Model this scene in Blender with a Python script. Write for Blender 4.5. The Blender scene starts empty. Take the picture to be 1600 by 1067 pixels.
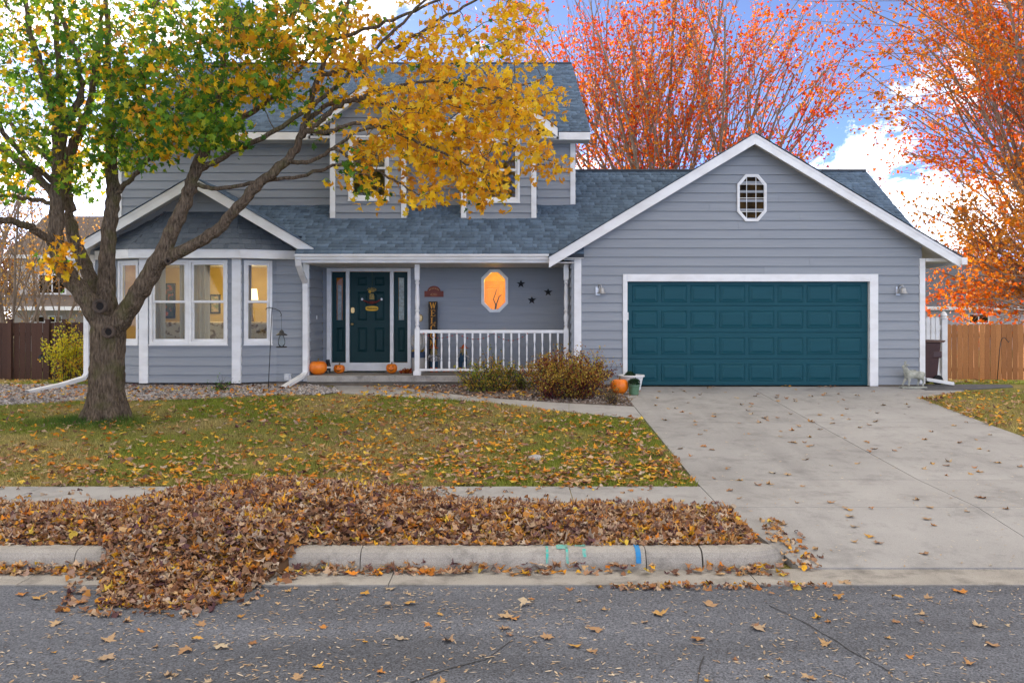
import bpy, bmesh, math, random
import numpy as np
from mathutils import Vector, Matrix, Euler

scene = bpy.context.scene
R = math.radians
random.seed(7)
rng = np.random.default_rng(11)

# ------------------------------------------------------------------ camera
F = 1454.0            # focal length in photo pixels (1600 wide)
CX, HZ = 800.0, 490.0  # principal column, horizon row
CH = 2.2              # camera height above the road
cam_d = bpy.data.cameras.new('camera')
cam = bpy.data.objects.new('camera', cam_d)
scene.collection.objects.link(cam)
cam.location = (0, 0, CH)
cam.rotation_euler = (R(90), 0, 0)
cam_d.sensor_width = 36.0
cam_d.lens = 36.0 * F / 1600.0
cam_d.shift_y = (HZ - 533.5) / 1600.0
cam_d.clip_start = 0.1
cam_d.clip_end = 2000
scene.camera = cam

# ------------------------------------------------------------------ sky, sun, exposure
SUN_AZ, SUN_EL = -24.0, 8.0      # degrees left of the view axis, above horizon
world = bpy.data.worlds.new('World')
scene.world = world
world.use_nodes = True
wn, wl = world.node_tree.nodes, world.node_tree.links
wn.clear()
w_out = wn.new('ShaderNodeOutputWorld')
w_bg = wn.new('ShaderNodeBackground')
w_bg.inputs['Strength'].default_value = 0.15
sky = wn.new('ShaderNodeTexSky')
sky.sky_type = 'NISHITA'
sky.sun_disc = False
sky.sun_elevation = R(SUN_EL)
sky.sun_rotation = R(SUN_AZ)
sky.altitude = 200
sky.air_density = 0.16
sky.dust_density = 0.08
sky.ozone_density = 2.2
# broken clouds over the whole sky, over-bright to fill the shaded house front
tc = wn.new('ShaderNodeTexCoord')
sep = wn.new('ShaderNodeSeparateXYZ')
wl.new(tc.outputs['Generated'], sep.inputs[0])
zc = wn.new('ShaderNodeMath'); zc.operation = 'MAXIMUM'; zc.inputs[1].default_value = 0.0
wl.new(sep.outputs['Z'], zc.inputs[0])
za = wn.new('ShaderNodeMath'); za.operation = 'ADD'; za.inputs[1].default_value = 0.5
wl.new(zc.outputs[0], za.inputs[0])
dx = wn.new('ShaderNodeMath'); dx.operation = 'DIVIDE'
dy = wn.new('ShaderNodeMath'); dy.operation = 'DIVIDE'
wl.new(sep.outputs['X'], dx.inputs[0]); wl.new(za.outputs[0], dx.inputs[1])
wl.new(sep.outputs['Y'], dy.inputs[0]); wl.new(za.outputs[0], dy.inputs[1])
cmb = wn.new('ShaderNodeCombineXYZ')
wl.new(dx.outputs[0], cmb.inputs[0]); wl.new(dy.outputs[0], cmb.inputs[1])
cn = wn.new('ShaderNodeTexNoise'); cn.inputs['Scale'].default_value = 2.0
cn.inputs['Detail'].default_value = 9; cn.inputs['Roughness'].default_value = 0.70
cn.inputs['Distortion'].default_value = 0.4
cofs = wn.new('ShaderNodeVectorMath'); cofs.operation = 'ADD'; cofs.inputs[1].default_value = (52.6, 40.6, 0)  # offset keeps most of the bright cloud out of the camera's view
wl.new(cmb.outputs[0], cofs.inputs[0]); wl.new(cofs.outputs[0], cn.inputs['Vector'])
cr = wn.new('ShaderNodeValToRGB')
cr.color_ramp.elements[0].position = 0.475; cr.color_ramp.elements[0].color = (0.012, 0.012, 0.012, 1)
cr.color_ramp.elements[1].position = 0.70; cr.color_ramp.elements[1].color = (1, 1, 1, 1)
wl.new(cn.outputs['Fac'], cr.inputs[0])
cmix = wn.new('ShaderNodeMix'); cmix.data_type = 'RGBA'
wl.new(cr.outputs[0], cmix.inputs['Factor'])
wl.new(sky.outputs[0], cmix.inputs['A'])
cmix.inputs['B'].default_value = (16.5, 14.9, 12.2, 1)  # cloud radiance raised as added fill light for the facade
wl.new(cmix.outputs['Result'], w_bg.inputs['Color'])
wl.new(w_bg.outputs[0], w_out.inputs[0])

sun_d = bpy.data.lights.new('sun', 'SUN')
sun_d.energy = 3.0
sun_d.angle = R(0.6)
sun_d.color = (1.0, 0.80, 0.55)
sun = bpy.data.objects.new('sun', sun_d)
scene.collection.objects.link(sun)
_sd = Vector((math.sin(R(SUN_AZ)) * math.cos(R(SUN_EL)), math.cos(R(SUN_AZ)) * math.cos(R(SUN_EL)), math.sin(R(SUN_EL))))
sun.rotation_euler = _sd.to_track_quat('Z', 'Y').to_euler()
sun.location = (-20, 60, 40)

scene.view_settings.view_transform = 'Standard'
scene.view_settings.look = 'None'
scene.view_settings.gamma = 1.0
scene.view_settings.use_curve_mapping = False
scene.view_settings.exposure = 1.82
scene.render.engine = 'CYCLES'
scene.cycles.use_denoising = True
scene.cycles.max_bounces = 8
scene.cycles.transparent_max_bounces = 12
scene.cycles.sample_clamp_indirect = 6

# ------------------------------------------------------------------ helpers
def PX(px, D): return (px - CX) * D / F
def PZ(py, D): return CH + (HZ - py) * D / F
GP = [(-200, 0.0), (7.95, 0.0), (8.12, 0.15), (9.6, 0.20), (11.1, 0.235), (18.9, 0.72), (19.6, 0.72), (25, 0.40), (45, 0.25), (300, 0.2)]
GD, GZ = [a for a, b in GP], [b for a, b in GP]
def g(D): return float(np.interp(D, GD, GZ))
DRP = [(7.9, 0.012), (9.6, 0.20), (11.1, 0.235), (18.9, 0.72), (21, 0.72)]
def gd(D): return float(np.interp(D, [a for a, b in DRP], [b for a, b in DRP]))
def ground_px(px, py, fn=g):
    """point of the ground seen at a photo pixel"""
    lo, hi = 3.0, 120.0
    for _ in range(50):
        m = (lo + hi) / 2
        if HZ + F * (CH - fn(m)) / m > py: lo = m
        else: hi = m
    D = (lo + hi) / 2
    return Vector((PX(px, D), D, fn(D)))

COL = scene.collection
WLOC = {}
def _wl(o): return WLOC.get(o.name, Vector((0, 0, 0))) if o is not None else Vector((0, 0, 0))
def tag(o, label=None, cat=None, group=None, kind=None):
    if label: o['label'] = label
    if cat: o['category'] = cat
    if group: o['group'] = group
    if kind: o['kind'] = kind
    return o
def thing(name, label, cat, loc, group=None):
    o = bpy.data.objects.new(name, None)
    o.empty_display_size = 0.1
    COL.objects.link(o)
    o.location = loc
    WLOC[o.name] = Vector(loc)
    return tag(o, label, cat, group)
def link(name, me, loc=(0, 0, 0), parent=None, rot=None, scale=None):
    o = bpy.data.objects.new(name, me)
    COL.objects.link(o)
    loc = Vector(loc)
    o.location = loc - _wl(parent)
    if parent is not None: o.parent = parent
    if rot is not None: o.rotation_euler = rot
    if scale is not None: o.scale = scale
    WLOC[o.name] = loc
    return o

class MB:
    def __init__(s): s.v = []; s.f = []
    def add(s, vs, fs):
        b = len(s.v)
        s.v += [tuple(p) for p in vs]
        s.f += [tuple(i + b for i in f) for f in fs]
        return s
    def box(s, x0, x1, y0, y1, z0, z1):
        return s.add([(x0, y0, z0), (x1, y0, z0), (x1, y1, z0), (x0, y1, z0), (x0, y0, z1), (x1, y0, z1), (x1, y1, z1), (x0, y1, z1)],
                     [(0, 3, 2, 1), (4, 5, 6, 7), (0, 1, 5, 4), (1, 2, 6, 5), (2, 3, 7, 6), (3, 0, 4, 7)])
    def hexa(s, a, b):
        """two quads (4 points each) joined into a solid"""
        return s.add(list(a) + list(b), [(0, 3, 2, 1), (4, 5, 6, 7), (0, 1, 5, 4), (1, 2, 6, 5), (2, 3, 7, 6), (3, 0, 4, 7)])
    def prism(s, poly, d0, d1, mp):
        """polygon in (u, w) swept from d0 to d1; mp(u, w, d) -> xyz"""
        n = len(poly)
        vs = [mp(u, w, d0) for u, w in poly] + [mp(u, w, d1) for u, w in poly]
        fs = [tuple(range(n)), tuple(range(2 * n - 1, n - 1, -1))]
        fs += [(i, i + n, (i + 1) % n + n, (i + 1) % n) for i in range(n)]
        return s.add(vs, fs)
    def ring(s, outer, inner, d0, d1, mp):
        n = len(outer)
        vs = [mp(u, w, d0) for u, w in outer] + [mp(u, w, d0) for u, w in inner] + [mp(u, w, d1) for u, w in outer] + [mp(u, w, d1) for u, w in inner]
        fs = []
        for i in range(n):
            j = (i + 1) % n
            fs += [(i, j, n + j, n + i), (2 * n + i, 3 * n + i, 3 * n + j, 2 * n + j), (i, 2 * n + i, 2 * n + j, j), (n + i, n + j, 3 * n + j, 3 * n + i)]
        return s.add(vs, fs)
    def tube(s, pts, rad, n=8, cap=True):
        pts = [Vector(p) for p in pts]
        if not isinstance(rad, (list, tuple)): rad = [rad] * len(pts)
        prev = None; rings = []
        for i, p in enumerate(pts):
            d = (pts[min(i + 1, len(pts) - 1)] - pts[max(i - 1, 0)])
            d = d.normalized() if d.length > 1e-9 else Vector((0, 0, 1))
            if prev is None:
                a = Vector((0, 0, 1)) if abs(d.z) < 0.9 else Vector((1, 0, 0))
                u = d.cross(a).normalized()
            else:
                u = (prev - d * prev.dot(d)).normalized()
            prev = u
            w = d.cross(u)
            rings.append([p + (u * math.cos(2 * math.pi * k / n) + w * math.sin(2 * math.pi * k / n)) * rad[i] for k in range(n)])
        vs = [q for r in rings for q in r]
        fs = []
        for i in range(len(rings) - 1):
            for k in range(n):
                fs.append((i * n + k, i * n + (k + 1) % n, (i + 1) * n + (k + 1) % n, (i + 1) * n + k))
        if cap:
            fs.append(tuple(range(n - 1, -1, -1)))
            fs.append(tuple((len(rings) - 1) * n + k for k in range(n)))
        return s.add(vs, fs)
    def lathe(s, prof, c, n=20, sx=1.0, sy=1.0, rib=0, ribd=0.0):
        c = Vector(c); vs = []; fs = []
        for r, z in prof:
            for k in range(n):
                a = 2 * math.pi * k / n
                rr = r * (1 - ribd * (0.5 - 0.5 * abs(math.cos(a * rib / 2)) if rib else 0))
                vs.append(c + Vector((math.cos(a) * rr * sx, math.sin(a) * rr * sy, z)))
        m = len(prof)
        for i in range(m - 1):
            for k in range(n):
                fs.append((i * n + k, i * n + (k + 1) % n, (i + 1) * n + (k + 1) % n, (i + 1) * n + k))
        fs.append(tuple(range(n - 1, -1, -1))); fs.append(tuple((m - 1) * n + k for k in range(n)))
        return s.add(vs, fs)
    def mesh(s, name, m, smooth=False, origin=None):
        me = bpy.data.meshes.new(name)
        o = Vector(origin) if origin is not None else Vector((0, 0, 0))
        me.from_pydata([tuple(Vector(p) - o) for p in s.v], [], s.f)
        if m: me.materials.append(m)
        if smooth: me.polygons.foreach_set('use_smooth', [True] * len(me.polygons))
        me.update()
        return me
    def build(s, name, m, parent=None, smooth=False, bevel=0.0):
        a = np.array(s.v)
        c = Vector(((a[:, 0].min() + a[:, 0].max()) / 2, (a[:, 1].min() + a[:, 1].max()) / 2, a[:, 2].min()))
        me = s.mesh(name, m, smooth, c)
        bm = bmesh.new(); bm.from_mesh(me); bmesh.ops.recalc_face_normals(bm, faces=bm.faces[:]); bm.to_mesh(me); bm.free()
        o = link(name, me, c, parent)
        if bevel:
            b = o.modifiers.new('bevel', 'BEVEL'); b.width = bevel; b.segments = 2; b.limit_method = 'ANGLE'; b.angle_limit = R(40)
        return o

def np_mesh(name, V, Fc, m, cols=None, smooth=False):
    """fast mesh from arrays; Fc has equal-length faces; cols per vertex"""
    me = bpy.data.meshes.new(name)
    V = np.asarray(V, np.float32); Fc = np.asarray(Fc, np.int32)
    k = Fc.shape[1]
    me.vertices.add(len(V)); me.vertices.foreach_set('co', V.ravel())
    me.loops.add(Fc.size); me.loops.foreach_set('vertex_index', Fc.ravel())
    me.polygons.add(len(Fc))
    me.polygons.foreach_set('loop_start', np.arange(0, Fc.size, k, dtype=np.int32))
    me.polygons.foreach_set('loop_total', np.full(len(Fc), k, np.int32))
    me.update(calc_edges=True)
    if cols is not None:
        at = me.color_attributes.new('Col', 'FLOAT_COLOR', 'POINT')
        c4 = np.ones((len(V), 4), np.float32); c4[:, :3] = cols
        at.data.foreach_set('color', c4.ravel())
    if m: me.materials.append(m)
    if smooth: me.polygons.foreach_set('use_smooth', np.ones(len(Fc), bool))
    me.validate(clean_customdata=False)
    return me

def rand_rot(N, tilt=None, rg=rng):
    """rotation matrices; tilt None = any direction, else flat with random tilt (rad) about a random axis"""
    a = rg.uniform(0, 2 * np.pi, N)
    if tilt is None:
        b = np.arccos(rg.uniform(-1, 1, N))
    else:
        b = np.abs(rg.normal(0, tilt, N))
    c = rg.uniform(0, 2 * np.pi, N)
    def Rz(t):
        o = np.zeros_like(t); l = np.ones_like(t)
        return np.stack([np.stack([np.cos(t), -np.sin(t), o], -1), np.stack([np.sin(t), np.cos(t), o], -1), np.stack([o, o, l], -1)], -2)
    def Rx(t):
        o = np.zeros_like(t); l = np.ones_like(t)
        return np.stack([np.stack([l, o, o], -1), np.stack([o, np.cos(t), -np.sin(t)], -1), np.stack([o, np.sin(t), np.cos(t)], -1)], -2)
    return Rz(c) @ Rx(b) @ Rz(a)

def scatter(tv, tf, pos, rot, scl, col, curl=None):
    tv = np.asarray(tv, float); tf = np.asarray(tf, int)
    N, n = len(pos), len(tv)
    V = np.repeat(tv[None], N, 0)
    if curl is not None:
        k1, k2, k3 = curl[:, 0:1], curl[:, 1:2], curl[:, 2:3]
        V[:, :, 2] += k1 * V[:, :, 0] ** 2 + k2 * V[:, :, 1] ** 2 + k3 * V[:, :, 0] * V[:, :, 1]
    scl = np.asarray(scl)
    V = V * (scl[:, None, None] if scl.ndim == 1 else scl[:, None, :])
    V = np.einsum('nij,nkj->nki', rot, V) + np.asarray(pos)[:, None, :]
    Fc = (tf[None] + (np.arange(N) * n)[:, None, None]).reshape(-1, tf.shape[1])
    C = np.repeat(np.asarray(col)[:, None, :], n, 1).reshape(-1, 3)
    return V.reshape(-1, 3), Fc, C

_half = [(0.05, -0.02), (0.30, -0.08), (0.27, 0.08), (0.53, 0.30), (0.33, 0.36), (0.17, 0.42), (0.23, 0.66), (0.09, 0.66)]
_out = [(0.0, -0.04)] + _half + [(0.0, 0.95)] + [(-x, y) for x, y in reversed(_half)]
MAPLE_V = np.array([(0, 0.0, 0)] + [(x, y - 0.3, 0) for x, y in _out])
MAPLE_F = np.array([(0, 1 + i, 1 + (i + 1) % len(_out)) for i in range(len(_out))])
_o2 = [(0, -.05), (.3, -.02), (.5, .32), (.22, .42), (0, .95), (-.22, .42), (-.5, .32), (-.3, -.02)]
MAPLES_V = np.array([(0, 0.0, 0)] + [(x, y - 0.3, 0) for x, y in _o2])
MAPLES_F = np.array([(0, 1 + i, 1 + (i + 1) % len(_o2)) for i in range(len(_o2))])
OVAL_V = np.array([(0, -.5, 0), (.28, -.1, 0.03), (.2, .25, 0.03), (0, .5, 0), (-.2, .25, 0.03), (-.28, -.1, 0.03)])
OVAL_F = np.array([(0, 1, 2), (0, 2, 3), (0, 3, 4), (0, 4, 5)])

def vnoise(x, y, s, seed=0):
    x = np.asarray(x) / s; y = np.asarray(y) / s
    xi, yi = np.floor(x).astype(int), np.floor(y).astype(int)
    fx, fy = x - xi, y - yi
    fx = fx * fx * (3 - 2 * fx); fy = fy * fy * (3 - 2 * fy)
    def h(a, b):
        n = (a * 374761393 + b * 668265263 + seed * 1442695041) & 0x7fffffff
        n = ((n ^ (n >> 13)) * 1274126177) & 0x7fffffff
        return ((n ^ (n >> 16)) & 0xffff) / 65535.0
    return (h(xi, yi) * (1 - fx) + h(xi + 1, yi) * fx) * (1 - fy) + (h(xi, yi + 1) * (1 - fx) + h(xi + 1, yi + 1) * fx) * fy

# ------------------------------------------------------------------ materials
def _mat(name):
    m = bpy.data.materials.new(name); m.use_nodes = True
    n = m.node_tree.nodes; l = m.node_tree.links
    return m, n, l, n['Principled BSDF']
def mat(name, c1, c2=None, rough=0.6, scale=8.0, stretch=(1, 1, 1), bump=0.0, bscale=None, metal=0.0, var=0.0, detail=6, spec=0.5, contrast=(0.35, 0.65), coat=0.0):
    m, n, l, b = _mat(name)
    b.inputs['Roughness'].default_value = rough
    b.inputs['Metallic'].default_value = metal
    b.inputs['Specular IOR Level'].default_value = spec
    if coat: b.inputs['Coat Weight'].default_value = coat
    t = n.new('ShaderNodeTexCoord'); mp = n.new('ShaderNodeMapping'); mp.inputs['Scale'].default_value = stretch
    geo = n.new('ShaderNodeNewGeometry')
    l.new(geo.outputs['Position'], mp.inputs['Vector'])
    nz = n.new('ShaderNodeTexNoise'); nz.inputs['Scale'].default_value = scale; nz.inputs['Detail'].default_value = detail
    l.new(mp.outputs[0], nz.inputs['Vector'])
    if c2 is None: c2 = tuple(x * 0.85 for x in c1)
    rp = n.new('ShaderNodeValToRGB')
    rp.color_ramp.elements[0].position = contrast[0]; rp.color_ramp.elements[0].color = (*c2, 1)
    rp.color_ramp.elements[1].position = contrast[1]; rp.color_ramp.elements[1].color = (*c1, 1)
    l.new(nz.outputs['Fac'], rp.inputs[0])
    last = rp.outputs[0]
    if var:
        oi = n.new('ShaderNodeObjectInfo')
        mr = n.new('ShaderNodeMapRange'); mr.inputs['To Min'].default_value = 1 - var; mr.inputs['To Max'].default_value = 1 + var
        l.new(oi.outputs['Random'], mr.inputs['Value'])
        mx = n.new('ShaderNodeVectorMath'); mx.operation = 'SCALE'
        l.new(last, mx.inputs[0]); l.new(mr.outputs[0], mx.inputs['Scale'])
        last = mx.outputs[0]
    l.new(last, b.inputs['Base Color'])
    if bump:
        bz = n.new('ShaderNodeTexNoise'); bz.inputs['Scale'].default_value = bscale or scale * 4; bz.inputs['Detail'].default_value = 5
        l.new(mp.outputs[0], bz.inputs['Vector'])
        bp = n.new('ShaderNodeBump'); bp.inputs['Strength'].default_value = bump; bp.inputs['Distance'].default_value = 0.01
        l.new(bz.outputs['Fac'], bp.inputs['Height']); l.new(bp.outputs[0], b.inputs['Normal'])
    return m
def leaf_mat(name, trans=0.45, rough=0.5):
    m, n, l, b = _mat(name)
    at = n.new('ShaderNodeAttribute'); at.attribute_name = 'Col'
    l.new(at.outputs['Color'], b.inputs['Base Color'])
    b.inputs['Roughness'].default_value = rough
    b.inputs['Specular IOR Level'].default_value = 0.3
    if trans:
        tr = n.new('ShaderNodeBsdfTranslucent'); l.new(at.outputs['Color'], tr.inputs['Color'])
        mx = n.new('ShaderNodeMixShader'); mx.inputs[0].default_value = trans
        l.new(b.outputs[0], mx.inputs[1]); l.new(tr.outputs[0], mx.inputs[2])
        l.new(mx.outputs[0], n['Material Output'].inputs['Surface'])
    return m
def attr_mat(name, rough=0.8, bump=0.0, bscale=120.0, spec=0.3, fine=0.0):
    m, n, l, b = _mat(name)
    at = n.new('ShaderNodeAttribute'); at.attribute_name = 'Col'
    last = at.outputs['Color']
    nz = n.new('ShaderNodeTexNoise'); nz.inputs['Scale'].default_value = bscale; nz.inputs['Detail'].default_value = 4
    geo = n.new('ShaderNodeNewGeometry'); l.new(geo.outputs['Position'], nz.inputs['Vector'])
    if fine:
        mr = n.new('ShaderNodeMapRange'); mr.inputs['From Min'].default_value = 0.3; mr.inputs['From Max'].default_value = 0.7
        mr.inputs['To Min'].default_value = 1 - fine; mr.inputs['To Max'].default_value = 1 + fine
        l.new(nz.outputs['Fac'], mr.inputs['Value'])
        mx = n.new('ShaderNodeVectorMath'); mx.operation = 'SCALE'
        l.new(last, mx.inputs[0]); l.new(mr.outputs[0], mx.inputs['Scale']); last = mx.outputs[0]
    l.new(last, b.inputs['Base Color'])
    b.inputs['Roughness'].default_value = rough; b.inputs['Specular IOR Level'].default_value = spec
    if bump:
        bp = n.new('ShaderNodeBump'); bp.inputs['Strength'].default_value = bump; bp.inputs['Distance'].default_value = 0.01
        l.new(nz.outputs['Fac'], bp.inputs['Height']); l.new(bp.outputs[0], b.inputs['Normal'])
    return m
def glass_mat(name, tint=(0.9, 0.93, 0.92), refl=1.22):
    m, n, l, b = _mat(name)
    n.remove(b)
    tr = n.new('ShaderNodeBsdfTransparent'); tr.inputs['Color'].default_value = (*tint, 1)
    gl = n.new('ShaderNodeBsdfGlossy'); gl.inputs['Roughness'].default_value = 0.02
    fr = n.new('ShaderNodeFresnel'); fr.inputs['IOR'].default_value = refl
    mx = n.new('ShaderNodeMixShader')
    l.new(fr.outputs[0], mx.inputs[0]); l.new(tr.outputs[0], mx.inputs[1]); l.new(gl.outputs[0], mx.inputs[2])
    l.new(mx.outputs[0], n['Material Output'].inputs['Surface'])
    return m
def emit_mat(name, col, s):
    m, n, l, b = _mat(name)
    b.inputs['Base Color'].default_value = (*col, 1)
    b.inputs['Emission Color'].default_value = (*col, 1); b.inputs['Emission Strength'].default_value = s
    return m
def ramp_obj_mat(name, cols, rough=0.7, trans=0.0):
    """colour picked per object"""
    m, n, l, b = _mat(name)
    oi = n.new('ShaderNodeObjectInfo'); rp = n.new('ShaderNodeValToRGB')
    e = rp.color_ramp.elements
    while len(e) < len(cols): e.new(0.5)
    for i, c in enumerate(cols):
        e[i].position = i / (len(cols) - 1); e[i].color = (*c, 1)
    l.new(oi.outputs['Random'], rp.inputs[0])
    geo = n.new('ShaderNodeNewGeometry'); nz = n.new('ShaderNodeTexNoise'); nz.inputs['Scale'].default_value = 60
    l.new(geo.outputs['Position'], nz.inputs['Vector'])
    mr = n.new('ShaderNodeMapRange'); mr.inputs['To Min'].default_value = 0.6; mr.inputs['To Max'].default_value = 1.3
    l.new(nz.outputs['Fac'], mr.inputs['Value'])
    mx = n.new('ShaderNodeVectorMath'); mx.operation = 'SCALE'
    l.new(rp.outputs[0], mx.inputs[0]); l.new(mr.outputs[0], mx.inputs['Scale'])
    l.new(mx.outputs[0], b.inputs['Base Color'])
    b.inputs['Roughness'].default_value = rough
    return m

M = {}
M['siding'] = mat('siding_paint', (0.272, 0.293, 0.318), (0.250, 0.270, 0.294), rough=0.6, scale=5, stretch=(0.35, 1, 9), bump=0.10, bscale=40, var=0.035)
M['white'] = mat('white_trim_paint', (0.80, 0.80, 0.79), (0.70, 0.69, 0.67), rough=0.5, scale=3, stretch=(1, 1, 2), contrast=(0.3, 0.6))
M['soffit'] = mat('soffit_panel', (0.62, 0.61, 0.59), (0.55, 0.54, 0.52), rough=0.6, scale=3)
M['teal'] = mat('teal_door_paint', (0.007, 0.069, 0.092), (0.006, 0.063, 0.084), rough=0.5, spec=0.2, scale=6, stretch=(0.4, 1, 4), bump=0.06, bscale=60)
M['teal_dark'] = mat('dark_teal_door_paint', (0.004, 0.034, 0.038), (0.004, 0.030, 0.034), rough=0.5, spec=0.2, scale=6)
M['shingle'] = attr_mat('asphalt_shingle', rough=0.9, bump=0.5, bscale=160, fine=0.25)
M['shingle_one'] = ramp_obj_mat('asphalt_shingle_tab', [(0.07, 0.088, 0.112), (0.10, 0.12, 0.146), (0.085, 0.104, 0.13), (0.118, 0.138, 0.165)], rough=0.9)
M['roof_deck'] = mat('roof_deck', (0.05, 0.06, 0.075), rough=0.9)
M['concrete_plain'] = mat('concrete', (0.335, 0.300, 0.268), (0.285, 0.256, 0.23), rough=0.85, scale=1.6, bump=0.3, bscale=110, detail=14, var=0.04, contrast=(0.3, 0.72))
def concrete_mat(name, c, stain=0.72, speck=0.16, sc=0.7, bump=0.4):
    m, n, l, b = _mat(name)
    geo = n.new('ShaderNodeNewGeometry'); oi = n.new('ShaderNodeObjectInfo')
    def noise(scale, detail, rough=.55, stretch=None):
        z = n.new('ShaderNodeTexNoise'); z.inputs['Scale'].default_value = scale; z.inputs['Detail'].default_value = detail; z.inputs['Roughness'].default_value = rough
        if stretch:
            q = n.new('ShaderNodeMapping'); q.inputs['Scale'].default_value = stretch; l.new(geo.outputs['Position'], q.inputs[0]); l.new(q.outputs[0], z.inputs['Vector'])
        else: l.new(geo.outputs['Position'], z.inputs['Vector'])
        return z
    def rng_(src, a, c0, lo, hi):
        r = n.new('ShaderNodeMapRange'); r.inputs['From Min'].default_value = a; r.inputs['From Max'].default_value = c0; r.inputs['To Min'].default_value = lo; r.inputs['To Max'].default_value = hi
        l.new(src, r.inputs['Value']); return r.outputs[0]
    fs = [rng_(noise(sc, 8, .6).outputs['Fac'], .3, .7, .88, 1.12), rng_(noise(160, 3).outputs['Fac'], .3, .7, 1 - speck, 1 + speck), rng_(noise(2.6, 12, .7).outputs['Fac'], .50, .68, 1.0, stain), rng_(noise(1.1, 6, .6, (2.2, .25, 1)).outputs['Fac'], .52, .7, 1.0, .86), rng_(oi.outputs['Random'], 0, 1, .95, 1.05), rng_(noise(28, 4, .6).outputs['Fac'], .62, .72, 1.0, .8)]
    last = fs[0]
    for f in fs[1:]:
        k = n.new('ShaderNodeMath'); k.operation = 'MULTIPLY'; l.new(last, k.inputs[0]); l.new(f, k.inputs[1]); last = k.outputs[0]
    mx = n.new('ShaderNodeVectorMath'); mx.operation = 'SCALE'; mx.inputs[0].default_value = c; l.new(last, mx.inputs['Scale']); l.new(mx.outputs[0], b.inputs['Base Color'])
    b.inputs['Roughness'].default_value = .88; b.inputs['Specular IOR Level'].default_value = .25
    bz = noise(90, 6); bp = n.new('ShaderNodeBump'); bp.inputs['Strength'].default_value = bump; bp.inputs['Distance'].default_value = .006
    l.new(bz.outputs['Fac'], bp.inputs['Height']); l.new(bp.outputs[0], b.inputs['Normal'])
    return m
M['concrete'] = concrete_mat('broomed_concrete', (0.338, 0.328, 0.318), .74)
M['concrete_old'] = concrete_mat('weathered_concrete', (0.345, 0.322, 0.29), .48, .28, 3.0, .8)
M['foundation'] = mat('foundation_block', (0.22, 0.18, 0.14), (0.16, 0.13, 0.10), rough=0.9, scale=6, bump=0.3)
M['black'] = mat('black_metal', (0.015, 0.015, 0.017), rough=0.45)
M['black_matt'] = mat('black_paint_matt', (0.012, 0.012, 0.012), rough=0.9)
M['glass'] = glass_mat('window_glass')
M['glass_up'] = glass_mat('upper_window_glass', refl=1.85)
M['glass_painted_reflection'] = mat('painted_reflection_pane', (0.06, 0.036, 0.014), (0.012, 0.010, 0.008), rough=0.3, scale=6, spec=0.0)  # opaque pane, brown mottling painted in place of reflected trees
M['brass'] = mat('aged_brass', (0.45, 0.32, 0.15), rough=0.35, metal=0.9)
M['galv'] = mat('galvanised_metal', (0.50, 0.50, 0.50), (0.40, 0.40, 0.40), rough=0.35, metal=0.8, scale=20)
M['leaf'] = leaf_mat('tree_leaf', 0.55)
M['litter'] = leaf_mat('dry_leaf', 0.15, 0.75)
M['grass'] = leaf_mat('grass_blade', 0.3, 0.6)
# ------------------------------------------------------------------ ground setting
rd = MB()
xs = [-160, -40, -12, 0, 12, 40, 160]
rd.add([(x, -30, -0.02) for x in xs] + [(x, 3.0, 0.03) for x in xs] + [(x, 7.55, 0.0) for x in xs],
       [(i, i + 1, i + 8, i + 7) for i in range(6)] + [(i + 7, i + 8, i + 15, i + 14) for i in range(6)])
m, n, l, b = _mat('asphalt')
geo = n.new('ShaderNodeNewGeometry')
v1 = n.new('ShaderNodeTexVoronoi'); v1.inputs['Scale'].default_value = 95
n2 = n.new('ShaderNodeTexNoise'); n2.inputs['Scale'].default_value = 0.9; n2.inputs['Detail'].default_value = 6
n3 = n.new('ShaderNodeTexNoise'); n3.inputs['Scale'].default_value = 70; n3.inputs['Detail'].default_value = 3
mpg = n.new('ShaderNodeMapping'); mpg.inputs['Scale'].default_value = (0.35, 1.6, 1)
l.new(geo.outputs['Position'], mpg.inputs[0]); l.new(mpg.outputs[0], n2.inputs['Vector'])
for t in (v1, n3): l.new(geo.outputs['Position'], t.inputs['Vector'])
r1 = n.new('ShaderNodeValToRGB')
r1.color_ramp.elements[0].color = (0.030, 0.033, 0.041, 1); r1.color_ramp.elements[0].position = 0.05
r1.color_ramp.elements[1].color = (0.180, 0.192, 0.225, 1); r1.color_ramp.elements[1].position = 0.95
l.new(v1.outputs['Color'], r1.inputs[0])
r2 = n.new('ShaderNodeValToRGB')
r2.color_ramp.elements[0].color = (0.68, 0.68, 0.68, 1); r2.color_ramp.elements[0].position = 0.35
r2.color_ramp.elements[1].color = (1.2, 1.2, 1.2, 1); r2.color_ramp.elements[1].position = 0.65
l.new(n2.outputs['Fac'], r2.inputs[0])
mx = n.new('ShaderNodeVectorMath'); mx.operation = 'MULTIPLY'
l.new(r1.outputs[0], mx.inputs[0]); l.new(r2.outputs[0], mx.inputs[1]); l.new(mx.outputs[0], b.inputs['Base Color'])
bp = n.new('ShaderNodeBump'); bp.inputs['Strength'].default_value = 0.5; bp.inputs['Distance'].default_value = 0.006
l.new(v1.outputs['Distance'], bp.inputs['Height']); l.new(bp.outputs[0], b.inputs['Normal'])
b.inputs['Roughness'].default_value = 0.85
M['asphalt'] = m
road = tag(rd.build('road', M['asphalt']), 'dark grey asphalt street along the bottom of the picture', 'road', kind='structure')
M['crack'] = mat('sealed_crack', (0.03, 0.03, 0.032), rough=0.7)
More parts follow.
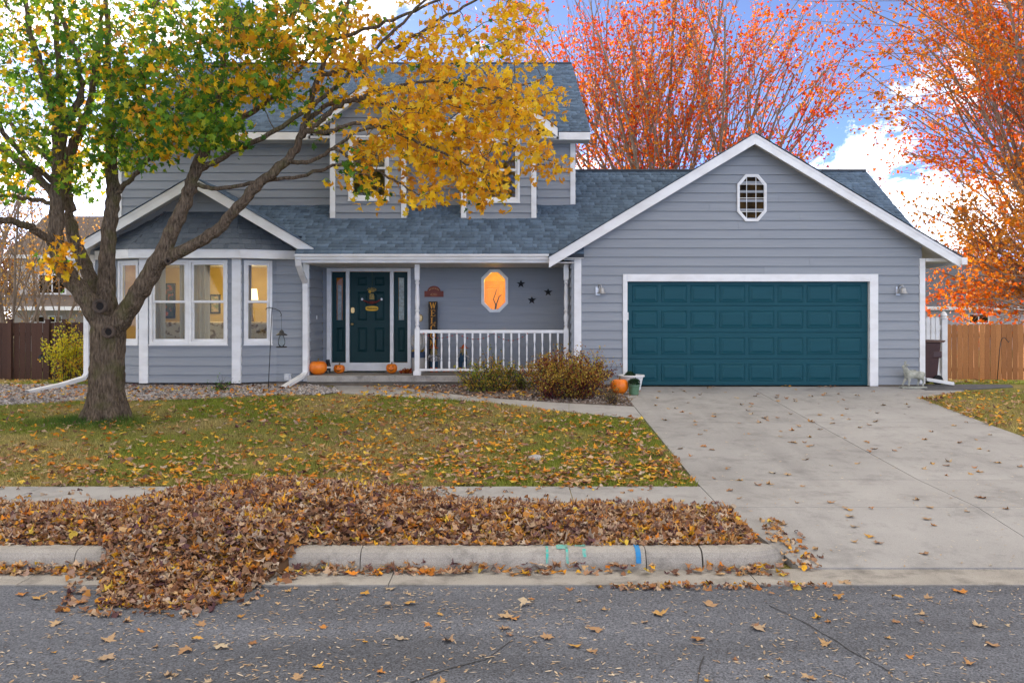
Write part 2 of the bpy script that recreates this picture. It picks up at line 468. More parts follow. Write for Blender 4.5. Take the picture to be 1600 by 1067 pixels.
def ribbon(pts, w, z, name, m, parent):
    q = MB()
    P = [Vector(p) for p in pts]
    vs = []
    for i, p in enumerate(P):
        d = (P[min(i + 1, len(P) - 1)] - P[max(i - 1, 0)]).normalized()
        nn = Vector((-d.y, d.x, 0)) * (w / 2 * random.uniform(0.5, 1.3))
        vs += [(p.x + nn.x, p.y + nn.y, p.z + z), (p.x - nn.x, p.y - nn.y, p.z + z)]
    q.add(vs, [(2 * i, 2 * i + 1, 2 * i + 3, 2 * i + 2) for i in range(len(P) - 1)])
    return q.build(name, m, parent)
def rz(D): return float(np.interp(D, [-30, 3, 7.55], [-0.02, 0.03, 0.0]))
for cp in ([(1200, 945), (1235, 962), (1262, 975), (1285, 990), (1305, 1000), (1330, 1018), (1370, 1038), (1395, 1052)],
           [(1100, 1025), (1094, 1040), (1090, 1067), (1086, 1090)], [(640, 1067), (700, 1045), (760, 1030), (800, 1000)]):
    pts = []
    for a, c in cp:
        p = ground_px(a, c, rz); pts.append(p)
    ribbon(pts, 0.012, 0.004, 'crack', M['crack'], road)

# lawn sheet (reaches the horizon), dips under the drive apron
ys = list(np.arange(8.0, 20.0, 0.35)) + [20, 22, 25, 30, 45, 80, 160, 400]
xs = [-400, -120, -60, -30] + list(np.arange(-20, 1.9, 0.7)) + [2.13, 2.16, 2.5, 3.5, 5, 6.5, 7.48, 7.53, 8.2, 9, 10, 12, 15, 20, 30, 60, 120, 400]
V = []; Fq = []
for yv in ys:
    for xv in xs:
        zz = g(yv)
        if 2.14 < xv < 7.5 and yv < 19.0: zz = gd(yv) - 0.06
        elif yv > 11.2 and yv < 17 and xv < 2.1:
            zz += 0.03 * (float(vnoise(xv, yv, 2.3, 3)) - 0.5)
        V.append((xv, yv, zz))
nx = len(xs)
for j in range(len(ys) - 1):
    for i in range(nx - 1):
        Fq.append((j * nx + i, j * nx + i + 1, (j + 1) * nx + i + 1, (j + 1) * nx + i))
m, n, l, b = _mat('lawn_ground')
geo = n.new('ShaderNodeNewGeometry')
a1 = n.new('ShaderNodeTexNoise'); a1.inputs['Scale'].default_value = 0.8; a1.inputs['Detail'].default_value = 8
a2 = n.new('ShaderNodeTexNoise'); a2.inputs['Scale'].default_value = 45; a2.inputs['Detail'].default_value = 4
for t in (a1, a2): l.new(geo.outputs['Position'], t.inputs['Vector'])
r1 = n.new('ShaderNodeValToRGB')
e = r1.color_ramp.elements
e[0].position = 0.36; e[0].color = (0.17, 0.185, 0.035, 1); e[1].position = 0.62; e[1].color = (0.28, 0.225, 0.08, 1)
l.new(a1.outputs['Fac'], r1.inputs[0])
mr = n.new('ShaderNodeMapRange'); mr.inputs['From Min'].default_value = .3; mr.inputs['From Max'].default_value = .7; mr.inputs['To Min'].default_value = .45; mr.inputs['To Max'].default_value = 1.4
l.new(a2.outputs['Fac'], mr.inputs['Value'])
mx = n.new('ShaderNodeVectorMath'); mx.operation = 'SCALE'
l.new(r1.outputs[0], mx.inputs[0]); l.new(mr.outputs[0], mx.inputs['Scale']); l.new(mx.outputs[0], b.inputs['Base Color'])
b.inputs['Roughness'].default_value = 0.95; b.inputs['Specular IOR Level'].default_value = 0.1
bp = n.new('ShaderNodeBump'); bp.inputs['Strength'].default_value = 0.8; bp.inputs['Distance'].default_value = 0.03
l.new(a2.outputs['Fac'], bp.inputs['Height']); l.new(bp.outputs[0], b.inputs['Normal'])
lawn = link('lawn', np_mesh('lawn', V, Fq, m, smooth=True))
tag(lawn, 'patchy green and tan autumn lawn in front of the grey house', 'lawn', kind='structure')

def slab(poly, fn, name, m, parent, th=0.09, lift=0.006):
    """concrete panel from a plan polygon following the ground height fn(y)"""
    q = MB()
    nn = len(poly)
    top = [(x, y, fn(y) + lift) for x, y in poly]; bot = [(x, y, fn(y) + lift - th) for x, y in poly]
    q.add(top + bot, [tuple(range(nn)), tuple(range(2 * nn - 1, nn - 1, -1))] + [(i, i + nn, (i + 1) % nn + nn, (i + 1) % nn) for i in range(nn)])
    return q.build(name, m, parent)

drive = tag(thing('driveway', 'wide pale concrete driveway leading up to the teal garage door', 'driveway', (4.8, 13, gd(13))), kind='structure')
GAP = 0.009
rows = [(7.97, 9.6), (9.6, 11.0), (11.0, 14.8), (14.8, 18.84)]
for ri, (d0, d1) in enumerate(rows):
    for (x0, x1) in ((2.15, 4.8), (4.8, 7.5)):
        a0, a1_, b0, b1 = x0, x1, x0, x1
        if ri == 0:
            if x0 < 3: a0 -= -0.32; b0 = 2.15
            else: a1_ = 7.9
        if ri == 3 and x0 > 3: b1 = 8.9
        pl = [(a0 + GAP / 2, d0 + GAP / 2), (a1_ - GAP / 2, d0 + GAP / 2), (b1 - GAP / 2, d1 - GAP / 2), (b0 + GAP / 2, d1 - GAP / 2)]
        if ri == 3 and x0 > 3: pl = [(x0 + GAP / 2, d0 + GAP / 2), (x1, d0 + GAP / 2), (7.6, 17.4), (8.9, 18.3), (8.9, d1), (x0 + GAP / 2, d1)]
        slab(pl, gd, 'concrete_slab', M['concrete'], drive)
M['patch'] = mat('dark_asphalt_pad', (0.10, 0.10, 0.105), (0.07, 0.07, 0.075), rough=0.9, scale=4)
pad = tag(slab([(8.15, 18.35), (8.92, 18.35), (10.1, 18.75), (10.3, 19.25), (8.45, 19.3), (8.45, 18.9), (8.15, 18.9)], g, 'asphalt_pad', M['patch'], None, lift=0.016), 'dark asphalt pad beside the garage under the brown bin', 'pad', kind='structure')
swk = tag(thing('sidewalk', 'pale concrete sidewalk crossing in front of the lawn', 'sidewalk', (-5, 10.3, g(10.3))), kind='structure')
xx = 2.15
while xx > -16:
    slab([(xx - 1.5 + GAP / 2, 9.6), (xx - GAP / 2, 9.6), (xx - GAP / 2, 10.62), (xx - 1.5 + GAP / 2, 10.62)], g, 'concrete_slab', M['concrete'], swk)
    xx -= 1.5
# curved front walk
far = [(521, 603), (615, 604.5), (682, 614), (740, 620), (795, 625), (889, 631), (982, 636)]
near = [(535, 615), (607, 619.5), (682, 624), (757, 629), (832, 638), (889, 644.5), (988, 656)]
fw = tag(thing('front_walk', 'curved grey concrete walk from the porch step to the driveway', 'path', (0, 17, g(17))), kind='structure')
fp = [ground_px(a, c) for a, c in far]; npt = [ground_px(a, c) for a, c in near]
for p in (fp[-1], npt[-1]): p.x = 2.142
for i in range(len(fp) - 1):
    k = 0.003
    slab([(npt[i].x + k, npt[i].y), (npt[i + 1].x - k, npt[i + 1].y), (fp[i + 1].x - k, fp[i + 1].y), (fp[i].x + k, fp[i].y)], g, 'concrete_slab', M['concrete'], fw, lift=0.012)
# gutter pan + curb
gut = tag(thing('gutter_pan', 'flat concrete gutter strip between the asphalt and the curb', 'gutter', (0, 7.7, 0)), kind='structure')
xx = -16.0
while xx < 16:
    q = MB(); q.box(xx + 0.004, xx + 3.0 - 0.004, 7.52, 7.99, -0.08, 0.012); q.build('concrete_slab', M['concrete_old'], gut); xx += 3.0
curb = tag(thing('curb', 'rounded concrete street curb below the leaf covered strip', 'curb', (-4, 8.05, 0)), kind='structure')
prof = [(0.0, 0.0), (0.012, 0.05), (0.03, 0.10), (0.055, 0.135), (0.095, 0.155), (0.16, 0.160), (0.24, 0.158), (0.24, -0.05), (0.0, -0.05)]
def sweep_curb(path, hs, name):
    q = MB(); rings = []
    for i, (p, h) in enumerate(zip(path, hs)):
        a = path[max(i - 1, 0)]; c = path[min(i + 1, len(path) - 1)]
        d = Vector((c[0] - a[0], c[1] - a[1], 0)).normalized(); nn = Vector((-d.y, d.x, 0))
        rings.append([(p[0] + nn.x * u, p[1] + nn.y * u, max(-0.05, z * h if z > 0 else z) + 0.012) for u, z in prof])
    k = len(prof)
    q.add([v for r_ in rings for v in r_], [(i * k + j, (i + 1) * k + j, (i + 1) * k + (j + 1) % k, i * k + (j + 1) % k) for i in range(len(rings) - 1) for j in range(k)] + [tuple(range(k)), tuple((len(rings) - 1) * k + j for j in range(k - 1, -1, -1))])
    return q.build(name, M['concrete_old'], curb, smooth=False, bevel=0)
xx = -16.0
while xx < 1.6:
    x1 = min(xx + 2.45, 1.63)
    sweep_curb([(xx + 0.004, 7.95), ((xx + x1) / 2, 7.95), (x1 - 0.004, 7.95)], [1, 1, 1], 'curb_stone'); xx += 2.45
arc = [(1.64, 7.95)] + [(1.95 + 0.52 * math.sin(t), 8.47 - 0.52 * math.cos(t)) for t in np.linspace(0, math.pi / 2, 9)] + [(2.47, 8.75)]
sweep_curb(arc, [1, 1, 1, 1, 1, .97, .92, .8, .62, .4, .12], 'curb_stone')
M['teal_mark'] = mat('teal_marking_paint', (0.05, 0.42, 0.36), (0.25, 0.38, 0.33), rough=0.8, scale=30, contrast=(0.4, 0.6))
M['blue_mark'] = mat('blue_marking_paint', (0.01, 0.22, 0.55), (0.03, 0.2, 0.42), rough=0.8, scale=30)
def paint(px0, px1, m, v0=0, v1=6):
    q = MB(); x0, x1 = PX(px0, 8.0), PX(px1, 8.0)
    pts = [(u, z) for u, z in prof[v0:v1]]
    nv = []
    for u, z in pts:
        nv += [(x0, 7.95 + u - 0.004, z + 0.016), (x1, 7.95 + u - 0.004, z + 0.016)]
    q.add(nv, [(2 * i, 2 * i + 1, 2 * i + 3, 2 * i + 2) for i in range(len(pts) - 1)])
    q.build('paint_mark', m, curb)
paint(993, 1001, M['blue_mark'], 1, 7)
for a, c, v0, v1 in ((853, 857, 1, 6), (870, 888, 4, 7), (884, 888, 1, 6), (900, 916, 5, 7), (910, 916, 2, 5)): paint(a, c, M['teal_mark'], v0, v1)

# ------------------------------------------------------------------ house
house = thing('house', 'grey lap sided two storey house with teal garage door and porch', 'house', (-1.0, 20.5, 0.7))
EXPO = 0.1855
def front(D):
    return lambda u, z, o: (u, D - o, z)
def wall_map(p0, p1):
    a = Vector((p0[0], p0[1], 0)); t = Vector((p1[0] - p0[0], p1[1] - p0[1], 0)); L = t.length; t /= L
    nn = Vector((t.y, -t.x, 0))
    return (lambda u, z, o: tuple(a + t * u + nn * o + Vector((0, 0, z)))), L
def span(poly, z):
    us = []
    k = len(poly)
    for i in range(k):
        (u0, z0), (u1, z1) = poly[i], poly[(i + 1) % k]
        if abs(z1 - z0) < 1e-9: continue
        t = (z - z0) / (z1 - z0)
        if -1e-9 <= t <= 1 + 1e-9: us.append(u0 + (u1 - u0) * t)
    return (min(us), max(us)) if len(us) >= 2 else None
def strips(outline, holes, zs):
    out = []
    for za, zb in zip(zs[:-1], zs[1:]):
        if zb - za < 1e-5: continue
        e = min(1e-4, (zb - za) / 4)
        oa, ob = span(outline, za + e), span(outline, zb - e)
        if not oa or not ob: continue
        segs = [(oa[0], ob[0])]
        ends = []
        act = []
        for h in holes:
            ha, hb = span(h, za + e), span(h, zb - e)
            if ha and hb: act.append((ha, hb))
        act.sort(key=lambda t: t[0][0])
        cur = (oa[0], ob[0])
        for ha, hb in act:
            out.append((za, zb, cur[0], ha[0], cur[1], hb[0])); cur = (ha[1], hb[1])
        out.append((za, zb, cur[0], oa[1], cur[1], ob[1]))
    return [s for s in out if s[3] - s[2] > 1e-4 or s[5] - s[4] > 1e-4]
def siding(name, mp, outline, holes, anchor, parent=house, breaks=True, m=None):
    m = m or M['siding']
    zmin = min(z for u, z in outline); zmax = max(z for u, z in outline)
    hz = sorted({z for p in [outline] + holes for u, z in p})
    q = MB()
    for za, zb, a0, a1, b0, b1 in strips(outline, holes, hz):
        q.prism([(a0, za), (a1, za), (b1, zb), (b0, zb)], -0.12, -0.006, mp)
    wall = q.build(name, m, parent)
    k0 = math.floor((zmin - anchor) / EXPO); k1 = math.ceil((zmax - anchor) / EXPO)
    for k in range(k0, k1):
        z0, z1 = anchor + k * EXPO, anchor + (k + 1) * EXPO
        lo, hi = max(z0, zmin), min(z1, zmax)
        if hi - lo < 0.004: continue
        zs = sorted({lo, hi} | {z for z in hz if lo < z < hi})
        st = strips(outline, holes, zs)
        # group touching strips into boards
        grp = list(range(len(st)))
        def fd(i):
            while grp[i] != i: i = grp[i]
            return i
        for i in range(len(st)):
            for j in range(i):
                if abs(st[i][0] - st[j][1]) < 1e-6 and min(st[i][3], st[j][5]) - max(st[i][2], st[j][4]) > 1e-3: grp[fd(i)] = fd(j)
        def off(z): return 0.001 + 0.031 * (z1 - z) / EXPO
        for r_ in {fd(i) for i in range(len(st))}:
            ss = [st[i] for i in range(len(st)) if fd(i) == r_]
            cuts = [None]
            if breaks and len(ss) == 1 and ss[0][3] - ss[0][2] > 3.2:
                L = ss[0][3] - ss[0][2]; c = ss[0][2] + L * random.uniform(0.3, 0.7)
                ss2 = [(ss[0][0], ss[0][1], ss[0][2], c - 0.0012, ss[0][4], c - 0.0012), (ss[0][0], ss[0][1], c + 0.0012, ss[0][3], c + 0.0012, ss[0][5])]
                sets = [[ss2[0]], [ss2[1]]]
            else: sets = [ss]
            for se in sets:
                w = MB()
                for za, zb, a0, a1, b0, b1 in se:
                    oa, ob = off(za), off(zb)
                    pts0 = [mp(a0, za, -0.005), mp(a1, za, -0.005), mp(b1, zb, -0.005), mp(b0, zb, -0.005)]
                    pts1 = [mp(a0, za, oa), mp(a1, za, oa), mp(b1, zb, ob), mp(b0, zb, ob)]
                    w.hexa(pts0, pts1)
                w.build('siding_board', m, wall)
    return wall
def rect(u0, u1, z0, z1): return [(u0, z0), (u1, z0), (u1, z1), (u0, z1)]
def octo(u0, u1, z0, z1, c, d): return [(u0 + c, z0), (u1 - c, z0), (u1, z0 + d), (u1, z1 - d), (u1 - c, z1), (u0 + c, z1), (u0, z1 - d), (u0, z0 + d)]
def board(mp, u0, u1, z0, z1, o0, o1, name='trim_board', m=None, parent=house):
    if parent is house: o1 += 0.014
    q = MB(); q.prism(rect(u0, u1, z0, z1), o0, o1, mp)
    return q.build(name, m or M['white'], parent, bevel=0.004)

def sash_window(mp, u0, u1, z0, z1, casing=0.05, rail=0.045, mid=None, parent=house, glass=None):
    """one double hung unit: casing ring (the part) > sash frames, panes"""
    q = MB()
    q.ring(rect(u0, u1, z0, z1), rect(u0 + casing, u1 - casing, z0 + casing, z1 - casing), -0.09, 0.046, mp)
    win = q.build('window', M['white'], parent, bevel=0.004)
    mid = mid or (z0 + z1) / 2
    for (a, c, o) in ((mid - 0.02, z1 - casing, -0.02), (z0 + casing, mid + 0.02, -0.05)):
        s = MB(); i0, i1 = u0 + casing + 0.001, u1 - casing - 0.001
        s.ring(rect(i0, i1, a, c), rect(i0 + rail, i1 - rail, a + rail * (1 if o == -0.02 else 1.3), c - rail), o, o + 0.027, mp)
        s.build('sash', M['white'], win, bevel=0.003)
        gmb = MB(); gmb.prism(rect(i0 + rail - 0.004, i1 - rail + 0.004, a + rail - 0.004, c - rail + 0.004), o + 0.010, o + 0.014, mp)
        gmb.build('pane', glass or M['glass'], win)
    s = MB(); s.prism(rect(u0 - 0.01, u1 + 0.01, z0 - 0.025, z0 - 0.001), 0.0, 0.06, mp); s.build('sill', M['white'], win)
    return win

def roof_plane(name, e0, e1, r1, r0, th=0.09, ext=0.012, parent=house, single=0, soff=True, exposure=0.143, plain=False, light=1.0):
    """roof quad: eave e0-e1, ridge r0-r1 (world points). Deck solid, shingle tabs on top"""
    e0, e1, r1, r0 = map(Vector, (e0, e1, r1, r0))
    u = (e1 - e0).normalized()
    nn = u.cross(r0 - e0)
    if nn.length < 1e-6: nn = u.cross(r1 - e1)
    nn.normalize()
    if nn.z < 0: nn = -nn
    v = nn.cross(u)
    if v.z < 0: v = -v
    q = MB()
    q.hexa([p - nn * th for p in (e0, e1, r1, r0)], [p - nn * 0.001 for p in (e0, e1, r1, r0)])
    deck = q.build(name, M['roof_deck'], parent)
    if soff:
        s = MB(); s.hexa([p - nn * (th + 0.022) for p in (e0, e1, r1, r0)], [p - nn * (th + 0.002) for p in (e0, e1, r1, r0)])
        s.build('soffit', M['soffit'], deck)
    poly = [((p - e0).dot(u), (p - e0).dot(v)) for p in (e0, e1, r1, r0)]
    H = max(w for _, w in poly)
    Vs, Fs, Cs = [], [], []
    k = 0; w0 = -0.02; cnt = 0
    while w0 < H - 0.02:
        w1 = min(w0 + exposure + 0.03, H)
        sp = span(poly, min(max(w0 + exposure * 0.5, 0.002), H - 0.002)) 
        sp0 = span(poly, min(max(w0, 0.002), H - 0.002)); sp1 = span(poly, min(max(w1, 0.002), H - 0.002))
        if not sp: break
        a = sp0[0] - ext
        first = True
        while a < sp0[1] - 0.01:
            wd = random.choice((0.09, 0.12, 0.15, 0.18, 0.24)) * (random.uniform(0.4, 1) if first else 1)
            c = min(a + wd, sp0[1] + 0.012); first = False
            t = random.choice((0.005, 0.006, 0.011, 0.013)); base = 0.006
            au, cu = max(a, sp1[0] - ext), min(c, sp1[1] + 0.012)
            if cu - au < 0.01: a = c; continue
            g_ = 0.002
            lo = [e0 + u * (a + g_) + v * w0 + nn * (base + t), e0 + u * (c - g_) + v * w0 + nn * (base + t)]
            hi_ = [e0 + u * (cu - g_) + v * w1 + nn * 0.004, e0 + u * (au + g_) + v * w1 + nn * 0.004]
            lob = [e0 + u * (a + g_) + v * w0, e0 + u * (c - g_) + v * w0]
            pts = lo + hi_ + lob
            vb = len(Vs)
            if cnt < single:
                s = MB(); s.add(pts + [hi_[0] - nn * 0.006, hi_[1] - nn * 0.006], [(0, 1, 2, 3), (4, 5, 1, 0), (1, 5, 6, 2), (0, 3, 7, 4), (2, 6, 7, 3), (5, 4, 7, 6)])
                s.build('shingle', M['shingle_one'], deck); cnt += 1
            else:
                Vs += [tuple(p) for p in pts]
                Fs += [(vb, vb + 1, vb + 2, vb + 3), (vb + 4, vb + 5, vb + 1, vb)]
                Fs += [(vb + 1, vb + 5, vb + 2, vb + 2), (vb, vb + 3, vb + 4, vb + 4)]
                bb = random.choice((0.72, 0.85, 0.95, 1.0, 1.15)) * random.uniform(0.92, 1.08)
                Cs += [(0.104 * bb, 0.150 * bb, 0.205 * bb)] * 6
            a = c
        w0 += exposure
    if Vs:
        Fs2 = [f for f in Fs if f[2] != f[3]] ; Ft = [f[:3] for f in Fs if f[2] == f[3]]
        Fa = [(f[0], f[1], f[2]) for f in Fs2] + [(f[0], f[2], f[3]) for f in Fs2] + Ft
        o = link('shingles', np_mesh('shingles', Vs, Fa, M['shingle'], Cs), parent=deck)
        o['kind'] = 'stuff'
    return deck
def rake(apex, foot, D0, D1, h=0.21, name='rake_board', top=0.0):
    """sloped fascia board on a gable front; apex/foot = (x, z) of the upper edge; vertical height h"""
    q = MB()
    (xa, za), (xf, zf) = apex, foot
    q.prism([(xa, za - h), (xf, zf - h), (xf, zf), (xa, za)], D0, D1, lambda a, c, d: (a, d, c))
    o = q.build(name, M['white'], house, bevel=0.004)
    s = MB(); s.prism([(xa, za - h * 0.28), (xf, zf - h * 0.28), (xf, zf - 0.004), (xa, za - 0.004)], D0 - 0.010, D0 - 0.001, lambda a, c, d: (a, d, c))
    s.build('drip_moulding', M['white'], o)
    return o
def gable_roof(xc, half, z_apex, slope, D0, D1, left=True, right=True, h=0.21, light=1.0, singleL=0, singleR=0):
    zf = z_apex - slope * half
    if left:
        roof_plane('roof', (xc - half, D0 + 0.036, zf), (xc - half, D1, zf), (xc, D1, z_apex), (xc, D0 + 0.036, z_apex), single=singleL, ext=0.075)
        rake((xc, z_apex - 0.008), (xc - half, zf - 0.008), D0, D0 + 0.035, h)
    if right:
        roof_plane('roof', (xc + half, D0 + 0.036, zf), (xc + half, D1, zf), (xc, D1, z_apex), (xc, D0 + 0.036, z_apex), single=singleR, ext=0.075)
        rake((xc, z_apex - 0.008), (xc + half, zf - 0.008), D0, D0 + 0.035, h)

# ---- garage wall and door
DG = 18.9
gx0, gx1 = PX(893, DG), PX(1440, DG)
gdx0, gdx1, gdz1, gz0 = PX(980, DG), PX(1358, DG), PZ(440, DG), 0.73
gxc = PX(1180, 18.5); ghalf = 4.1; gap_z = PZ(208, 18.5)
zs_ = lambda x: gap_z - 0.13 - 0.6 * abs(x - gxc)
fG = front(DG)
siding('garage_wall', fG, [(gx0, gz0 + 0.03), (gx1, gz0 + 0.03), (gx1, zs_(gx1)), (gxc, zs_(gxc)), (gx0, zs_(gx0))],
       [rect(gdx0, gdx1, gz0, gdz1)], PZ(287.4, DG))
board(fG, gdx0 - 0.09, gdx0, gz0, gdz1 + 0.15, -0.1, 0.03, 'door_casing')
board(fG, gdx1, gdx1 + 0.17, gz0, gdz1 + 0.15, -0.1, 0.03, 'door_casing')
board(fG, gdx0 + 0.001, gdx1 - 0.001, gdz1, gdz1 + 0.149, -0.1, 0.028, 'door_casing')
board(fG, PX(897, DG), PX(908, DG), gz0 + 0.02, PZ(402, DG), -0.002, 0.028, 'corner_board')
board(fG, PX(1436, DG), PX(1444.5, DG), gz0 + 0.05, PZ(404, DG), -0.002, 0.028, 'corner_board')
board(fG, PX(1445, DG), PX(1485, DG), PZ(409, DG), PZ(404, DG), -0.1, 0.028, 'eave_return')
board(fG, PX(881, DG), PX(896.6, DG), PZ(407, DG), PZ(402, DG), -0.1, 0.028, 'eave_return')
# sectional door: 4 sections, 8 raised panels each
gdoor = MB(); gdoor.prism(rect(gdx0 - 0.02, gdx1 + 0.02, gz0, gdz1 + 0.02), -0.11, -0.085, fG)
gdoor = gdoor.build('garage_door', M['teal'], house)
rowsz = [gz0 + 0.012, PZ(561, DG), PZ(519.6, DG), PZ(477.7, DG), gdz1]
for r_ in range(4):
    za, zb = rowsz[r_] + 0.004, rowsz[r_ + 1] - 0.004
    outer = rect(gdx0 + 0.004, gdx1 - 0.004, za, zb)
    s = MB(); s.prism(outer, -0.0845, -0.065, fG); sec = s.build('door_section', M['teal'], gdoor, bevel=0.006)
    for c_ in range(8):
        a = PX(988.5 + 45.6 * c_, DG); w = 40.5 * DG / F
        zc = (za + zb) / 2; hh = 0.178
        s = MB()
        # recessed groove ring then raised field with sloped edges
        o0, o1, o2 = -0.0645, -0.050, -0.062
        R0, R1, R2, R3 = [rect(a + k, a + w - k, zc - hh + k, zc + hh - k) for k in (0, 0.014, 0.03, 0.075)]
        lev = [(R0, -0.0645), (R1, -0.052), (R2, -0.0615), (R3, -0.047)]
        vs = [fG(u, z, o) for rr, o in lev for u, z in rr]
        fs = []
        for L in range(3):
            for i in range(4): fs.append((L * 4 + i, L * 4 + (i + 1) % 4, (L + 1) * 4 + (i + 1) % 4, (L + 1) * 4 + i))
        fs.append((12, 13, 14, 15)); fs.append((3, 2, 1, 0))
        s.add(vs, fs); s.build('raised_panel', M['teal'], gdoor)
s = MB(); s.prism(rect(gdx0 + 0.01, gdx1 - 0.01, gz0 - 0.004, gz0 + 0.011), -0.084, -0.06, fG); s.build('bottom_seal', M['black_matt'], gdoor)
s = MB(); s.prism(rect(gdx0 + 0.001, gdx0 + 0.03, PZ(500, DG), PZ(488, DG)), -0.062, -0.03, fG); s.build('lock_keypad', M['white'], gdoor)
# octagon attic window
oc = octo(PX(1151, DG), PX(1197, DG), PZ(346.5, DG), PZ(273, DG), 0.17, 0.2)
cxo = (oc[2][0] + oc[7][0]) / 2; czo = (oc[0][1] + oc[4][1]) / 2
def shrink(p, k): return [(cxo_ + (u - cxo_) * k[0], czo_ + (z - czo_) * k[1]) for u, z in p]
def oct_in(u0, u1, z0, z1, c, d, t): return octo(u0 + t, u1 - t, z0 + t, z1 - t, c - t * 0.42 , d - t * 0.5)
ob = (PX(1151, DG), PX(1197, DG), PZ(346.5, DG), PZ(273, DG), 0.17, 0.2)
s = MB(); s.ring(octo(*ob), oct_in(*ob, 0.035), 0.0, 0.055, fG); ow = s.build('octagon_window', M['white'], house, bevel=0.004)
s = MB(); s.ring(oct_in(*ob, 0.035), oct_in(*ob, 0.055), 0.012, 0.042, fG); s.build('sash', M['white'], ow)
s = MB(); s.prism(oct_in(*ob, 0.05), 0.019, 0.024, fG); s.build('pane', M['glass_painted_reflection'], ow)
for px in (1166, 1180.5): board(fG, PX(px - 0.5, DG), PX(px + 0.5, DG), PZ(342, DG), PZ(277, DG), 0.0245, 0.034, 'muntin', parent=ow)
for py in (288.5, 310, 331.3): board(fG, PX(1155, DG), PX(1193, DG), PZ(py + 0.5, DG), PZ(py - 0.5, DG), 0.0245, 0.036, 'muntin', parent=ow)
gable_roof(gxc, ghalf, gap_z, 0.6, 18.5, 22.6)
board(front(18.5), gxc + ghalf - 0.02, gxc + ghalf + 0.09, gap_z - 0.6 * ghalf - 0.16, gap_z - 0.6 * ghalf - 0.02, -0.06, 0.05, 'gutter_end')
gut_ = MB(); gut_.box(gxc + ghalf + 0.001, gxc + ghalf + 0.1, 18.57, 22.3, gap_z - 0.6 * ghalf - 0.15, gap_z - 0.6 * ghalf - 0.03); gut_.build('gutter', M['white'], house)
# right side wall of the garage
mpR, LR = wall_map((gx1, DG + 0.02), (gx1, 25.5))
siding('garage_side_wall', mpR, rect(0, LR, 0.5, 3.3), [], PZ(287.4, DG) - 20 * EXPO, breaks=False)
# foundation strip
s = MB(); s.box(gx0, gdx0 - 0.09, DG - 0.004, DG + 0.1, 0.55, gz0 + 0.028); s.box(gdx1 + 0.17, gx1, DG - 0.004, DG + 0.1, 0.55, gz0 + 0.028); s.build('foundation', M['foundation'], house)

# ---- long low roof over porch and garage
def zr(D): return 3.40 + 0.6 * (D - 18.6)
roof_plane('roof', (-4.33, 18.6, zr(18.6)), (1.44, 18.6, zr(18.6)), (1.44, 20.7, zr(20.7)), (-4.33, 20.7, zr(20.7)))
roof_plane('roof', (-6.0, 19.28, zr(19.28)), (-4.331, 19.28, zr(19.28)), (-4.331, 20.7, zr(20.7)), (-6.0, 20.7, zr(20.7)), soff=False)
roof_plane('roof', (1.441, 19.25, zr(19.25)), (8.46, 19.25, zr(19.25)), (8.46, 22.3, zr(22.3)), (1.441, 22.3, zr(22.3)))
roof_plane('roof', (1.441, 25.9, zr(22.3) - 2.16), (8.46, 25.9, zr(22.3) - 2.16), (8.46, 22.3, zr(22.3)), (1.441, 22.3, zr(22.3)), soff=False)
s = MB(); s.box(1.45, 8.46, 22.2, 22.4, zr(22.3) - 0.035, zr(22.3) + 0.025); s.build('ridge_cap', M['roof_deck'], house, bevel=0.02)
# porch ceiling, fascia, gutter
pz = PZ(410, 18.62)
s = MB(); s.box(-4.19, 1.24, 18.68, 20.59, pz - 0.01, pz + 0.01); ceil = s.build('porch_ceiling', M['soffit'], house)
for i in range(36):
    xx = -4.1 + i * 0.148
    s = MB(); s.box(xx, xx + 0.006, 18.7, 20.58, pz - 0.016, pz - 0.0105); s.build('ceiling_groove', M['soffit'], ceil)
s = MB(); s.box(-4.31, 0.74, 18.64, 18.68, pz - 0.005, zr(18.6) - 0.08); s.build('fascia', M['white'], house)
s = MB()
gp = [(0, -0.11), (-0.07, -0.11), (-0.085, -0.06), (-0.115, -0.035), (-0.115, 0.0), (-0.105, 0.0), (-0.1, -0.025), (-0.075, -0.05), (-0.062, -0.1), (-0.008, -0.1), (-0.008, 0.0), (0, 0)]
s.prism(gp, -4.33, 0.735, lambda a, c, d: (d, 18.635 + a, c + zr(18.6) - 0.015)); s.build('gutter', M['white'], house)
# downspout at the porch corner
def spout(pts, name, r=(0.04, 0.03)):
    q = MB(); P = [Vector(p) for p in pts]; rings = []
    for i, p in enumerate(P):
        d = (P[min(i + 1, len(P) - 1)] - P[max(i - 1, 0)]).normalized()
        a = Vector((1, 0, 0)) if abs(d.x) < 0.7 else Vector((0, 1, 0))
        w = d.cross(a).normalized(); a = w.cross(d).normalized()
        rings.append([p + a * sx * r[0] + w * sy * r[1] for sx, sy in ((-1, -1), (1, -1), (1, 1), (-1, 1))])
    q.add([v for r_ in rings for v in r_], [(4 * i + k, 4 * i + (k + 1) % 4, 4 * i + 4 + (k + 1) % 4, 4 * i + 4 + k) for i in range(len(P) - 1) for k in range(4)])
    return q.build(name, M['white'], house, bevel=0.006)
dx_ = PX(475, 19.1)
spout([(dx_, 18.56, zr(18.6) - 0.12), (dx_, 18.6, zr(18.6) - 0.22), (dx_ + 0.01, 18.85, zr(18.6) - 0.4), (dx_ + 0.015, 19.14, zr(18.6) - 0.56), (dx_ + 0.015, 19.17, zr(18.6) - 0.7), (dx_ + 0.015, 19.17, 1.0), (dx_ - 0.03, 19.1, 0.92), (dx_ - 0.26, 18.5, 0.74), (dx_ - 0.28, 18.45, 0.725)], 'downspout', (0.055, 0.035))
s = MB(); s.box(dx_ - 0.33, dx_ - 0.235, 18.435, 18.445, 0.69, 0.755); s.build('spout_mouth', M['black_matt'], house)
